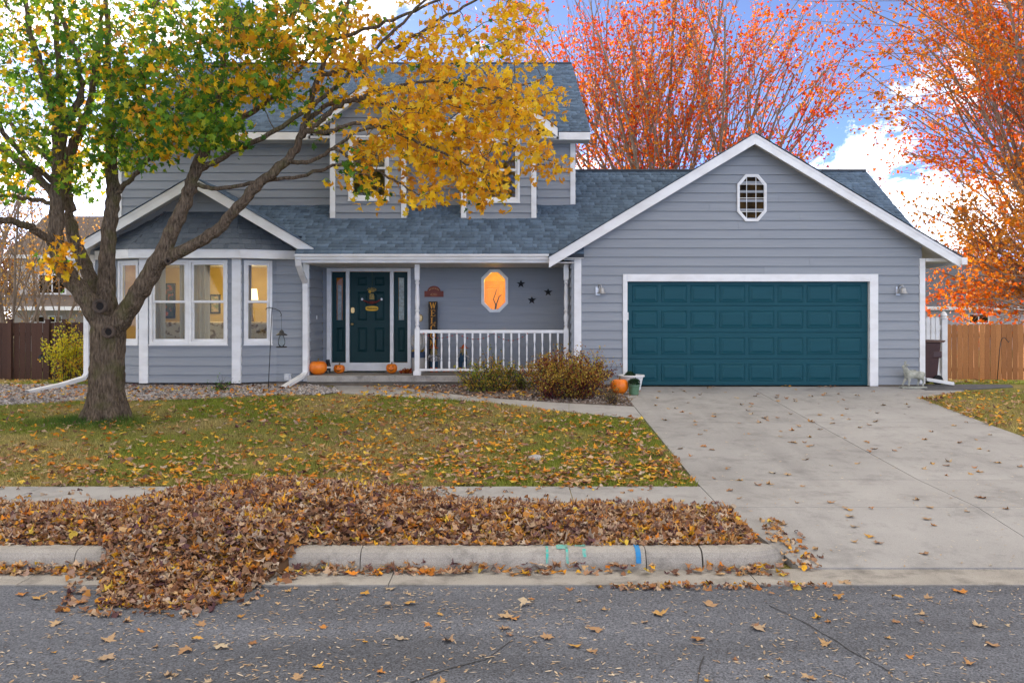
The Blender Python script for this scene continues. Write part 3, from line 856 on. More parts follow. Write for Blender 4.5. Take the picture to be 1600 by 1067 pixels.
# posts
def post(x, D):
    z0 = 0.935; z1 = pz - 0.012
    q = MB()
    q.box(x - 0.075, x + 0.075, D - 0.075, D + 0.075, z0, z0 + 0.09)
    q.box(x - 0.05, x + 0.05, D - 0.05, D + 0.05, z0 + 0.09, z0 + 0.95)
    zt = z0 + 0.95; H = z1 - 0.32 - zt
    pr = [(0.048, 0), (0.048, .02), (0.03, .05), (0.045, .09), (0.035, .12), (0.05, .2), (0.052, .26), (0.036, .32), (0.034, .34), (0.047, .38), (0.034, .41), (0.046, .5), (0.046, 0.6), (0.036, H - .16), (0.03, H - .1), (0.046, H - .06), (0.034, H - .03), (0.048, H)]
    q.lathe(pr, (x, D, zt), 16)
    q.box(x - 0.05, x + 0.05, D - 0.05, D + 0.05, z1 - 0.32, z1)
    return q.build('porch_post', M['white'], house, bevel=0.004)
DP = 19.12
post(PX(652, DP), DP); post(PX(884.5, DP), DP)
# railing
rl0, rl1 = PX(652, DP) + 0.051, PX(884.5, DP) - 0.051
s = MB(); s.box(rl0, rl1, DP - 0.035, DP + 0.035, PZ(520.5, DP), PZ(515.5, DP)); railing = s.build('porch_railing', M['white'], house, bevel=0.008)
s = MB(); s.box(rl0, rl1, DP - 0.025, DP + 0.025, PZ(579.5, DP), PZ(576, DP)); s.build('bottom_rail', M['white'], railing, bevel=0.006)
bz0, bz1 = PZ(576, DP) + 0.001, PZ(520.5, DP) - 0.001; bh = bz1 - bz0
q = MB()
q.box(-.018, .018, -.018, .018, 0, 0.14); q.box(-.018, .018, -.018, .018, bh - 0.16, bh)
q.lathe([(.017, .14), (.012, .17), (.018, .2), (.011, .24), (.017, .34), (.018, .4), (.012, bh - .26), (.010, bh - .22), (.018, bh - .19), (.016, bh - .16)], (0, 0, 0), 10)
bal = q.mesh('baluster', M['white'])
for i in range(18):
    link('baluster', bal, (PX(665.6 + 12.12 * i, DP), DP, bz0), railing)
# porch slab, riser
s = MB(); s.box(-4.19, 1.23, 19.03, 20.6, 0.80, 0.932); s.build('porch_slab', M['concrete_old'], house, bevel=0.01)
s = MB(); s.box(-4.15, 1.23, 19.13, 20.6, 0.5, 0.799); s.build('porch_footing', M['foundation'], house)

# ---- main wall (ground floor at the porch) with door opening and octagon
DM = 20.6
fM = front(DM)
po = (PX(752, DM), PX(794, DM), PZ(488, DM), PZ(421, DM), 0.19, 0.19)
dO = rect(PX(511, DM) + 0.02, PX(642, DM) - 0.02, 0.9, PZ(419, DM))
siding('porch_wall', fM, rect(-4.19, 1.24, 0.9, pz), [dO, oct_in(*po, 0.03)], PZ(464.6, DM))
s = MB(); s.ring(octo(*po), oct_in(*po, 0.065), -0.1, 0.05, fM); ow2 = s.build('octagon_window', M['white'], house, bevel=0.004)
s = MB(); s.prism(oct_in(*po, 0.06), -0.03, -0.026, fM); s.build('pane', M['glass'], ow2)
mpa, La = wall_map((PX(483, 19.25), DM - 0.02), (PX(483, 19.25), 19.27))
mpa, La = wall_map((-4.2, 19.27), (-4.2, DM - 0.02))
siding('porch_left_wall', mpa, rect(0, La, 0.8, pz), [], PZ(464.6, DM))
mpb, Lb = wall_map((gx0 + 0.005, DM - 0.02), (gx0 + 0.005, DG + 0.02))
siding('porch_right_wall', mpb, rect(0, Lb, 0.8, pz), [], PZ(464.6, DM))
# entry door unit
def Zm(py): return PZ(py, DM)
def Xm(px): return PX(px, DM)
for a, c, z0, z1 in ((511, 518, 0.93, 419), (637, 642, 0.93, 419), (540.5, 546, 0.93, 424.6), (609.5, 615, 0.93, 424.6)):
    board(fM, Xm(a), Xm(c), z0, Zm(z1) if z1 < 420 else Zm(z1), -0.1, 0.03 if z1 == 419 else 0.01, 'door_casing')
board(fM, Xm(518) + 0.001, Xm(637) - 0.001, Zm(424.5), Zm(419), -0.1, 0.028, 'door_casing')
board(fM, Xm(518) + 0.002, Xm(637) - 0.002, 0.932, Zm(566.6), -0.1, 0.006, 'door_riser')
def panel_relief(q, u0, u1, z0, z1, mp, o=-0.04):
    lev = [(rect(u0, u1, z0, z1), o + 0.001), (rect(u0 + .012, u1 - .012, z0 + .012, z1 - .012), o + 0.012), (rect(u0 + .024, u1 - .024, z0 + .024, z1 - .024), o + .003), (rect(u0 + .05, u1 - .05, z0 + .05, z1 - .05), o + .012)]
    vs = [mp(u, z, oo) for rr, oo in lev for u, z in rr]
    fs = [(L * 4 + i, L * 4 + (i + 1) % 4, (L + 1) * 4 + (i + 1) % 4, (L + 1) * 4 + i) for L in range(3) for i in range(4)] + [(12, 13, 14, 15), (3, 2, 1, 0)]
    q.add(vs, fs)
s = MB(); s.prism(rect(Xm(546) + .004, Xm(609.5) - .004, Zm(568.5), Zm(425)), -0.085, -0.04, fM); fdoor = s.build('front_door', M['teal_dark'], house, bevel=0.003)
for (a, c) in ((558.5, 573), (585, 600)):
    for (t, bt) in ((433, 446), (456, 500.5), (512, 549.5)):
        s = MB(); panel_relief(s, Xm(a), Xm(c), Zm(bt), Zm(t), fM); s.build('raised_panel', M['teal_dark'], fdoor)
s = MB(); s.lathe([(0.0, 0), (.03, 0), (.032, .008), (.012, .016), (.012, .03), (.03, .045), (.033, .06), (.02, .075), (0, .078)], (0, 0, 0), 14)
knob = s.mesh('door_knob', M['brass'], True)
link('door_knob', knob, (Xm(550.3), DM + 0.04, Zm(506.5)), fdoor, rot=(R(90), 0, 0))
s = MB(); s.prism(octo(Xm(548), Xm(553.5), Zm(489), Zm(480.5), .02, .02), -0.039, -0.025, fM); s.build('deadbolt', M['brass'], fdoor)
for a, c, ga, gb, pa, pb in ((518, 540.5, 525, 535, 525.5, 536), (615, 637, 622, 631, 621.5, 632)):
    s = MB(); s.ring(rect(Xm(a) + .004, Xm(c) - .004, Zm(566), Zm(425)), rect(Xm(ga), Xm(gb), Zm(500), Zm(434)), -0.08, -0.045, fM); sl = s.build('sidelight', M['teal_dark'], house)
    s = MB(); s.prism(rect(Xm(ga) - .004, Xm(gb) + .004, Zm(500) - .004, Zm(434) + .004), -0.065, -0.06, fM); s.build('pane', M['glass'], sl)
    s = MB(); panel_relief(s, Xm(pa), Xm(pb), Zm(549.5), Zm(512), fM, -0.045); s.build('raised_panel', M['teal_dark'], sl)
M['lace'] = mat('lace_panel', (0.62, 0.58, 0.48), (0.42, 0.36, 0.27), rough=0.9, scale=18)
s = MB(); s.box(Xm(622.5), Xm(630.8), DM + 0.09, DM + 0.094, Zm(500), Zm(434)); s.build('lace_panel', M['lace'], house)
s = MB(); s.box(Xm(525.3), Xm(531), DM + 0.2, DM + 0.204, Zm(500), Zm(445)); s.build('lace_panel', M['lace'], house)
# hall behind door / octagon (warm lit)
M['hall'] = mat('hall_paint_orange', (0.85, 0.52, 0.05), rough=0.8)
M['hall_door'] = mat('hall_door_wood', (0.72, 0.36, 0.03), rough=0.6)
s = MB(); s.box(-4.1, 1.2, 23.0, 23.05, 0.9, 3.3); s.build('interior_wall', M['hall'], house)
s = MB(); s.box(-4.1, 1.2, 20.75, 23.0, 0.88, 0.93); s.build('interior_floor', M['hall_door'], house)
s = MB(); s.box(-4.1, 1.2, 20.75, 23.0, 3.26, 3.3); s.build('interior_ceiling', M['hall'], house)
for xw in (-4.12, -1.4, 1.2):
    s = MB(); s.box(xw, xw + 0.05, 20.75, 23.0, 0.93, 3.26); s.build('interior_wall', M['hall'], house)
s = MB(); s.box(-0.75, 0.2, 22.95, 22.99, 0.94, 3.0); idr = s.build('interior_door', M['hall_door'], house)
for a in (-0.66, -0.22):
    for z0, z1 in ((2.1, 2.85), (1.1, 1.9)):
        s = MB(); panel_relief(s, a, a + 0.34, z0, z1, front(22.95), 0.0); s.build('raised_panel', M['hall_door'], idr)
def lamp_light(name, loc, col, watts, r=0.12):
    ld = bpy.data.lights.new(name, 'POINT'); ld.color = col; ld.energy = watts; ld.shadow_soft_size = r
    o = bpy.data.objects.new(name, ld); COL.objects.link(o); o.location = loc
    return o
lamp_light('hall_lamp_light', (-0.2, 21.6, 3.0), (1.0, 0.66, 0.14), 21)
lamp_light('entry_lamp_light', (-2.6, 21.9, 2.9), (1.0, 0.72, 0.4), 1.1)

# ---- upper main wall
ue = 5.97
dLx = (PX(516, 20.0), PX(635, 20.0)); dRx = (PX(720.5, 20.0), PX(838, 20.0))
siding('upper_wall', fM, rect(-8.71, 1.39, 4.35, ue + 0.1), [rect(dLx[0] + .05, dLx[1] - .05, 4.36, ue + 0.09), rect(dRx[0] + .05, dRx[1] - .05, 4.36, ue + 0.09)], PZ(243.6, DM))
board(fM, PX(891, DM), 1.40, zr(20.6) + 0.01, ue, -0.002, 0.028, 'corner_board')
board(fM, -8.72, PX(191, DM), 3.3, ue, -0.002, 0.028, 'corner_board')
mpS, LS = wall_map((1.39, DM + 0.01), (1.39, 32.2))
siding('upper_side_wall', mpS, [(0, 0.8), (LS, 0.8), (LS, ue), (LS / 2, ue + 2.75), (0, ue)], [], PZ(243.6, DM) - 20 * EXPO, breaks=False)
mpS2, LS2 = wall_map((-8.71, 32.2), (-8.71, DM + 0.01))
siding('left_side_wall', mpS2, [(0, 0.6), (LS2, 0.6), (LS2, ue), (LS2 / 2, ue + 2.75), (0, ue)], [], PZ(243.6, DM) - 20 * EXPO, breaks=False)
def zm(D): return 6.13 + 0.5 * (D - 20.1)
roof_plane('roof', (-9.0, 20.1, 6.13), (1.69, 20.1, 6.13), (1.69, 26.4, zm(26.4)), (-9.0, 26.4, zm(26.4)))
roof_plane('roof', (-9.0, 32.7, 6.13), (1.69, 32.7, 6.13), (1.69, 26.4, zm(26.4)), (-9.0, 26.4, zm(26.4)), soff=False)
s = MB(); s.box(-9.0, 1.69, 26.32, 26.48, zm(26.4) - 0.03, zm(26.4) + 0.03); s.build('ridge_cap', M['roof_deck'], house, bevel=0.02)
for a, c in ((-9.0, PX(482, 20.1)), (PX(873, 20.1), 1.69), (-1.83, -1.55)):
    s = MB(); s.box(a, c, 20.08, 20.115, 5.95, 6.11); s.build('fascia', M['white'], house)
s = MB(); s.box(-9.0, 1.69, 20.117, 20.6, 5.955, 5.975); s.build('eave_soffit', M['soffit'], house)
# ---- dormers
DD = 20.0
for (dx0, dx1), wa in ((dLx, (544.5, 608)), (dRx, (749, 812))):
    xc = (dx0 + dx1) / 2; ap = PZ(130, 19.65)
    fD = front(DD)
    ztop = lambda x: ap - 0.13 - 0.75 * abs(x - xc)
    wz0, wz1 = PZ(313 if dx0 < -2 else 316, DD), PZ(212 if dx0 < -2 else 217, DD)
    wx0, wx1 = PX(wa[0], DD), PX(wa[1], DD)
    siding('dormer_wall', fD, [(dx0, zr(DD) - 0.1), (dx1, zr(DD) - 0.1), (dx1, ztop(dx1)), (xc, ztop(xc)), (dx0, ztop(dx0))], [rect(wx0 + .02, wx1 - .02, wz0, wz1 - .02)], PZ(265, DD), breaks=False)
    for a, c in ((dx0, dx0 + 0.11), (dx1 - 0.11, dx1)):
        board(fD, a, c, zr(DD) + 0.01, ztop(a if a == dx0 else c) - 0.04, -0.002, 0.028, 'corner_board')
    for sgn, xw in ((1, dx1), (-1, dx0)):
        mpd, Ld = wall_map((xw, DD + .01), (xw, DM - .01)) if sgn > 0 else wall_map((xw, DM - .01), (xw, DD + .01))
        siding('dormer_side_wall', mpd, rect(0, Ld, zr(DD) - 0.1, ue + 0.02), [], PZ(265, DD) - 6 * EXPO, breaks=False)
    sash_window(fD, wx0, wx1, wz0, wz1, mid=PZ(263 if dx0 < -2 else 266, DD), glass=M['glass_up'])
    gable_roof(xc, 1.25, ap, 0.75, 19.65, 22.4, h=0.19)
    zf = ap - 0.75 * 1.25
    for sgn in (-1, 1):
        a, c = sorted((xc + sgn * 0.82, xc + sgn * 1.24)); board(fD, a, c, zf - 0.17, zf - 0.12, -0.05, 0.026, 'eave_return')
    # dim room behind
M['room_dark'] = mat('dim_room', (0.45, 0.40, 0.30), rough=0.9)
s = MB(); s.box(-8.6, 1.3, 23.2, 23.25, 3.6, 6.6); s.build('interior_wall', M['room_dark'], house)
s = MB(); s.box(-8.6, 1.3, 20.75, 23.2, 4.30, 4.34); s.build('interior_floor', M['room_dark'], house)
M['blind'] = mat('cream_blind', (0.5, 0.45, 0.34), rough=0.8, scale=3)
s = MB(); s.box(PX(549, 20.1), PX(604, 20.1), 20.12, 20.13, PZ(262, 20.1), PZ(216, 20.1)); s.build('window_blind', M['blind'], house)

# ---- back walls close the shell
s = MB(); s.box(-8.70, 1.38, 32.05, 32.2, 0.4, 5.97); s.build('back_wall', M['siding'], house)
s = MB(); s.box(1.40, gx1, 25.4, 25.5, 0.4, 3.5); s.build('back_wall', M['siding'], house)
s = MB(); s.box(1.25, 1.37, 18.95, 20.58, 0.5, 3.25); s.build('partition_wall', M['siding'], house)
# ---- left gabled section with bay
DL = 19.25
fL = front(DL)
bxc, bhalf = -6.45, 2.45
bap = PZ(275, 18.75)
zl = lambda x: bap - 0.13 - 0.59 * abs(x - bxc)
LX0, LX1 = -8.71, -4.2
bz0_, bz1_ = 0.80, 3.32
siding('gable_wall', fL, [(LX0, 0.80), (LX1, 0.80), (LX1, zl(LX1)), (bxc, zl(bxc)), (LX0, zl(LX0))], [rect(-8.05, -5.0, 0.95, 3.2)], 1.519)
board(fL, LX0 - 0.01, LX0 + 0.1, 0.8, zl(LX0) - 0.1, -0.002, 0.028, 'corner_board')
board(fL, LX1 - 0.11, LX1 + 0.01, 0.8, zl(LX1) - 0.1, -0.002, 0.028, 'corner_board')
s = MB(); s.box(LX0 + 0.02, LX1 - 0.02, DL + 0.02, DL + 0.12, 0.45, 0.80); s.build('foundation', M['foundation'], house)
mpl, Ll = wall_map((LX0, DM), (LX0, DL))
siding('gable_side_wall', mpl, rect(0, Ll, 0.8, 3.5), [], 1.519, breaks=False)
gable_roof(bxc, bhalf, bap, 0.59, 18.75, 20.58)
s = MB(); s.box(bxc - bhalf - 0.1, bxc - bhalf + 0.28, 18.80, 18.84, 3.27, 3.50); s.build('eave_return', M['white'], house)
s = MB(); s.box(bxc - bhalf - 0.1, bxc - bhalf + 0.0, 18.85, 20.6, 3.36, 3.49); s.build('gutter', M['white'], house)
# bay
b0, b1, b2, b3 = (-8.19, 19.25), (-7.47, 18.9), (-5.59, 18.9), (-4.87, 19.25)
mF, LF = wall_map(b1, b2); mRt, LRt = wall_map(b2, b3); mLt, LLt = wall_map(b0, b1)
def uF(px): return PX(px, 18.9) - b1[0]
wf = (uF(234.5), uF(356), PZ(538, 18.9), PZ(406.5, 18.9))
siding('bay_wall', mF, rect(0, LF, bz0_, bz1_), [rect(wf[0] + .02, wf[1] - .02, wf[2] + .02, wf[3] - .02)], 1.519, breaks=False)
ws = (LRt * 0.17, LRt * 0.88)
siding('bay_wall', mRt, rect(0, LRt, bz0_, bz1_), [rect(ws[0] + .02, ws[1] - .02, wf[2] + .02, wf[3] - .02)], 1.519, breaks=False)
siding('bay_wall', mLt, rect(0, LLt, bz0_, bz1_), [rect(LLt - ws[1] + .02, LLt - ws[0] - .02, wf[2] + .02, wf[3] - .02)], 1.519, breaks=False)
umid = uF(295.5)
sash_window(mF, wf[0], umid - 0.001, wf[2], wf[3], mid=PZ(471.5, 18.9))
sash_window(mF, umid + 0.001, wf[1], wf[2], wf[3], mid=PZ(471.5, 18.9))
sash_window(mRt, ws[0], ws[1], wf[2], wf[3], mid=PZ(471.5, 18.9))
sash_window(mLt, LLt - ws[1], LLt - ws[0], wf[2], wf[3], mid=PZ(471.5, 18.9))
for cxp in (b1, b2):
    s = MB(); s.box(cxp[0] - 0.09, cxp[0] + 0.09, 18.855, 18.97, bz0_ - 0.012, bz1_ - 0.002); s.build('corner_board', M['white'], house, bevel=0.004)
# bay floor, ceiling, roof
hexo = [b0, b1, b2, b3]
s = MB(); s.prism([(x, y) for x, y in hexo], bz0_ - 0.005, bz0_ + 0.06, lambda a, c, d: (a, c, d)); s.build('bay_floor', M['foundation'], house)
ev = [(-8.62, 19.24), (-7.66, 18.6), (-5.44, 18.6), (-4.45, 19.1)]
s = MB(); s.prism([(-8.62, 19.24), (-7.66, 18.6), (-5.44, 18.6), (-4.45, 19.1), (-4.45, 19.24)], bz1_, bz1_ + 0.03, lambda a, c, d: (a, c, d)); s.build('bay_soffit', M['soffit'], house)
for a, c in zip(ev[:-1], ev[1:]):
    mpf, Lf = wall_map(a, c); board(mpf, 0.0, Lf, bz1_ - 0.01, bz1_ + 0.19, -0.035, 0.0, 'fascia')
ez = bz1_ + 0.185; tz = 4.30
e_ = [Vector((x, y, ez)) for x, y in ev]
t0, t1 = Vector((-7.15, 19.24, tz)), Vector((-5.68, 19.24, tz))
out = Vector((0, -0.03, 0))
roof_plane('bay_roof', e_[1] + out, e_[2] + out, t1, t0, th=0.03, soff=False, single=110)
roof_plane('bay_roof', e_[0] + out, e_[1] + out, t0, t0 + Vector((-0.02, 0, 0)), th=0.03, soff=False, single=85)
roof_plane('bay_roof', e_[2] + out, e_[3] + out + Vector((.02, 0, 0)), t1 + Vector((0.02, 0, 0)), t1, th=0.03, soff=False, single=105)
# left downspout
lx = PX(134, 19.1)
spout([(bxc - bhalf - 0.05, 18.9, 3.36), (bxc - bhalf - 0.02, 18.95, 3.28), (lx, 19.12, 3.1), (lx, 19.14, 2.95), (lx, 19.14, 0.98), (lx - 0.04, 19.1, 0.88)] + [tuple(ground_px(95, 607) + Vector((0, 0, 0.07))), tuple(ground_px(42, 616) + Vector((0, 0, 0.035)))], 'downspout', (0.05, 0.04))
# outlet box, door bell
s = MB(); s.prism(rect(PX(444.5, DL), PX(455.5, DL), PZ(594, DL), PZ(580.5, DL)), 0.0, 0.025, fL); s.prism(rect(PX(447, DL), PX(452.5, DL), PZ(591.5, DL), PZ(584, DL)), 0.025, 0.06, fL); s.build('outlet_box', M['galv'], house)
s = MB(); s.box(-4.185, -4.17, 19.9, 19.93, PZ(499, 19.9), PZ(493, 19.9)); s.build('door_bell', M['white'], house)
# rooms of the bay
M['room_wall'] = mat('warm_room_paint', (0.62, 0.44, 0.14), rough=0.8, scale=2)
M['room_floor'] = mat('room_floor_wood', (0.10, 0.06, 0.035), rough=0.5, scale=3)
s = MB(); s.box(-8.55, -4.3, 22.4, 22.45, 0.85, 3.35); s.build('interior_wall', M['room_wall'], house)
s = MB(); s.box(-8.6, -8.55, 19.4, 22.4, 0.85, 3.35); s.build('interior_wall', M['room_wall'], house)
s = MB(); s.box(-4.35, -4.3, 19.4, 22.4, 0.85, 3.35); s.build('interior_wall', M['room_wall'], house)
s = MB(); s.box(-8.55, -4.35, 19.4, 22.4, 3.30, 3.345); s.build('interior_ceiling', M['white'], house)
s = MB(); s.box(-8.55, -4.35, 19.4, 22.4, 0.86, 0.91); s.build('interior_floor', M['room_floor'], house)
# ------------------------------------------------------------------ room contents seen through the bay
M['curtain'] = leaf_mat('sheer_curtain', 0.4, 0.9)
def curtain(x0, x1, D, z0, z1, label, seed):
    rg = np.random.default_rng(seed); nxs = 60; V = []; C = []
    for j, z in enumerate(np.linspace(z0, z1, 6)):
        for i in range(nxs):
            t = i / (nxs - 1)
            V.append((x0 + (x1 - x0) * t, D + 0.035 * math.sin(t * (x1 - x0) * 55 + seed) + 0.01 * math.sin(t * 31 + j * .5), z)); C.append((0.60, 0.54, 0.45))
    Fq = [(j * nxs + i, j * nxs + i + 1, (j + 1) * nxs + i + 1, (j + 1) * nxs + i) for j in range(5) for i in range(nxs - 1)]
    a = np.array(V); c = Vector((a[:, 0].mean(), D, z0))
    o = link('curtain', np_mesh('curtain', a - np.array(c), Fq, M['curtain'], C, True), c)
    so = o.modifiers.new('solid', 'SOLIDIFY'); so.thickness = 0.004
    tag(o, label, 'curtain', 'grey curtains in the bay window')
cz0, cz1 = 1.0, 3.28
curtain(PX(240, 19.2), PX(259, 19.2), 19.15, cz0, cz1, 'narrow sheer curtain at the trunk side of the wide bay window', 1)
curtain(PX(281, 19.2), PX(292, 19.2), 19.15, cz0, cz1, 'slim sheer curtain left of the middle post of the bay window', 2)
curtain(PX(303, 19.2), PX(329, 19.2), 19.15, cz0, cz1, 'wide pleated sheer curtain right of the middle post of the bay window', 3)
curtain(PX(386, 19.4), PX(394, 19.4), 19.35, cz0, cz1, 'sliver of sheer curtain in the angled right bay window', 4)
M['floral'] = mat('floral_fabric', (0.55, 0.46, 0.32), (0.16, 0.09, 0.04), rough=0.9, scale=9, contrast=(0.38, 0.5))
sf = thing('sofa', 'floral patterned sofa with dark base inside the bay window', 'sofa', (-6.5, 20.6, 0.91))
q = MB(); q.box(-7.8, -5.1, 20.3, 20.5, 1.35, 2.02); q.build('backrest', M['floral'], sf, bevel=0.05)
q = MB(); q.box(-7.75, -5.15, 20.5, 21.1, 1.2, 1.45); q.build('seat', M['floral'], sf, bevel=0.05)
q = MB(); q.box(-7.8, -5.1, 20.3, 21.1, 0.915, 1.345); q.build('base', M['black_matt'], sf)
def picture(px, py, w, h, label, col):
    t = thing('wall_picture', label, 'picture', (PX(px, 22.38), 22.38, PZ(py, 22.38)))
    x, z = PX(px, 22.38), PZ(py, 22.38)
    q = MB(); q.ring(rect(x - w, x + w, z - h, z + h), rect(x - w + .04, x + w - .04, z - h + .04, z + h - .04), 0.0, 0.03, front(22.39)); q.build('frame', M['black_matt'], t)
    q = MB(); q.prism(rect(x - w + .04, x + w - .04, z - h + .04, z + h - .04), 0.0, 0.01, front(22.39)); q.build('print', col, t)
M['print_a'] = mat('picture_print', (0.55, 0.4, 0.25), (0.2, 0.25, 0.12), scale=14, contrast=(0.4, 0.6))
M['print_b'] = mat('bright_floral_print', (0.45, 0.10, 0.02), (0.03, 0.05, 0.025), scale=9, contrast=(0.52, 0.62))
picture(336, 475, 0.13, 0.23, 'small narrow framed picture on the yellow room wall', M['print_a'])
picture(265, 470, 0.14, 0.42, 'dark picture with red flowers inside the bay window', M['print_b'])
# table lamp
tl = thing('table_lamp', 'lit table lamp with glowing shade in the angled bay window', 'lamp', (PX(394, 20.4), 20.4, 1.5))
lx_, lz_ = PX(394, 20.4), PZ(460, 20.4)
q = MB(); q.lathe([(0.07, lz_ - 0.12), (0.13, lz_ - 0.12), (0.10, lz_ + 0.12), (0.07, lz_ + 0.12)], (lx_, 20.4, 0), 18); q.build('lamp_shade', emit_mat('lit_lamp_shade', (1.0, 0.72, 0.34), 1.2), tl)
q = MB(); q.lathe([(0.09, 1.48), (0.09, 1.5), (0.02, 1.53), (0.02, 1.7), (0.05, 1.85), (0.05, 2.0), (0.02, 2.15), (0.015, lz_ - 0.13)], (lx_, 20.4, 0), 14); q.build('base', M['brass'], tl)
tb = thing('side_table', 'dark wooden side table under the lit lamp', 'table', (lx_, 20.4, 0.91))
q = MB(); q.box(lx_ - .3, lx_ + .3, 20.15, 20.65, 1.44, 1.475); q.build('table_top', M['room_floor'], tb)
for sx in (-1, 1):
    for sy in (-1, 1):
        q = MB(); q.box(lx_ + sx * .27 - .02, lx_ + sx * .27 + .02, 20.4 + sy * .22 - .02, 20.4 + sy * .22 + .02, 0.915, 1.439); q.build('leg', M['room_floor'], tb)
lamp_light('table_lamp_light', (lx_ - 0.02, 20.4, lz_ + 0.3), (1.0, 0.72, 0.36), 4.5, 0.1)
lamp_light('room_lamp_light', (-6.3, 20.9, 2.9), (1.0, 0.74, 0.38), 14, 0.2)
# plant in the octagon window
M['stem'] = mat('dark_plant', (0.03, 0.06, 0.015), rough=0.6)
vp = MB(); vx = PX(773, 20.8)
vp.lathe([(0.03, 0), (0.05, 0.0), (0.065, 0.09), (0.05, 0.1)], (vx, 20.85, 2.12), 12)
for pts in ([(vx, 20.85, 2.2), (vx + .02, 20.85, 2.4), (vx - .03, 20.85, 2.52), (vx + .02, 20.85, 2.66), (vx + .04, 20.85, 2.74)], [(vx, 20.85, 2.2), (vx + .04, 20.85, 2.42), (vx + .1, 20.85, 2.58), (vx + .15, 20.85, 2.62)], [(vx, 20.85, 2.2), (vx - .08, 20.85, 2.3), (vx - .14, 20.85, 2.27)], [(vx, 20.85, 2.2), (vx + .07, 20.85, 2.3), (vx + .12, 20.85, 2.28)]):
    vp.tube(pts, [0.018, 0.015, 0.012, 0.01, 0.006][:len(pts)], 6)
tag(vp.build('house_plant', M['stem']), 'dark potted plant silhouetted in the glowing octagon window', 'plant')
sh = MB(); sh.box(vx - 0.3, vx + 0.3, 20.73, 20.98, 2.08, 2.118); sh.build('window_shelf', M['hall_door'], house)

# ------------------------------------------------------------------ porch things
M['pumpkin'] = mat('pumpkin_skin', (0.85, 0.22, 0.008), (0.72, 0.16, 0.005), rough=0.4, scale=6)
M['pumpkin_stem'] = mat('pumpkin_stem', (0.16, 0.13, 0.05), rough=0.8)
def pumpkin(name, label, c, w, h, face=0, cat='pumpkin', group=None, ribs=12):
    x, y, z = c
    t = thing(name, label, cat, c, group)
    pr = []
    for i in range(13):
        a = math.pi * i / 12
        pr.append((max(0.01, w / 2 * math.sin(a) ** 0.75), h * (0.5 - 0.5 * math.cos(a)) - (0.10 * h * max(0, math.cos(math.pi - a)) ** 6) ))
    q = MB(); q.lathe(pr, c, 48, rib=ribs, ribd=0.10); q.build('body', M['pumpkin'], t, smooth=True)
    q = MB(); q.tube([(x, y, z + h * .86), (x + .004, y, z + h * 1.0), (x + .015, y, z + h * 1.08)], [.02, .014, .016], 7); q.build('stem', M['pumpkin_stem'], t)
    if face:
        def sp(u, v):
            zz = h * (0.5 + v); ca = 1 - 2 * zz / h; aa = math.acos(max(-1, min(1, ca))); rr = w / 2 * math.sin(aa) ** 0.75
            yy = math.sqrt(max(1e-5, rr ** 2 - (u * w) ** 2))
            return (x + u * w, y - yy - 0.004, z + zz)
        shapes = {1: [[(-.2, .12), (-.13, .12), (-.12, .26), (-.19, .26)], [(.13, .12), (.2, .12), (.19, .26), (.12, .26)], [(-.03, .0), (.03, .0), (0, .06)]],
                  2: [[(-.24, .14), (-.11, .14), (-.17, .28)], [(.11, .14), (.24, .14), (.17, .28)], [(-.04, .0), (.05, .0), (0, .08)]]}[face]
        for k, sh_ in enumerate(shapes):
            q = MB(); q.add([sp(u, v) for u, v in sh_], [tuple(range(len(sh_)))]); q.build('eye' if k < 2 else 'nose', M['black_matt'], t)
        q = MB(); up = []; dn = []
        for i in range(13):
            u = -0.3 + 0.6 * i / 12
            cv = (u / 0.3) ** 2
            up.append(sp(u, -0.16 + 0.16 * cv)); dn.append(sp(u * 0.97, -0.25 + 0.24 * cv))
        q.add(up + dn, [(i, i + 1, 14 + i, 13 + i) for i in range(12)]); q.build('mouth', M['black_matt'], t)
    return t
PZT = 0.934
pumpkin('pumpkin', 'big plain orange pumpkin at the left end of the porch slab', (PX(497, 19.3), 19.3, PZT), 0.37, 0.31)
pumpkin('carved_pumpkin', 'small grinning pumpkin face beside the black dog figure', (PX(530, 19.75), 19.75, PZT), 0.24, 0.2, 1, 'pumpkin', None, 10)
pumpkin('carved_pumpkin', 'small smiling pumpkin face with triangle eyes below the right sidelight', (PX(612, 19.75), 19.75, PZT), 0.24, 0.22, 2, 'pumpkin', None, 10)
pg = ground_px(968, 616)
pumpkin('pumpkin', 'round orange pumpkin on the ground beside the white planter', (pg.x, pg.y, gd(pg.y) + 0.008), 0.345, 0.31)
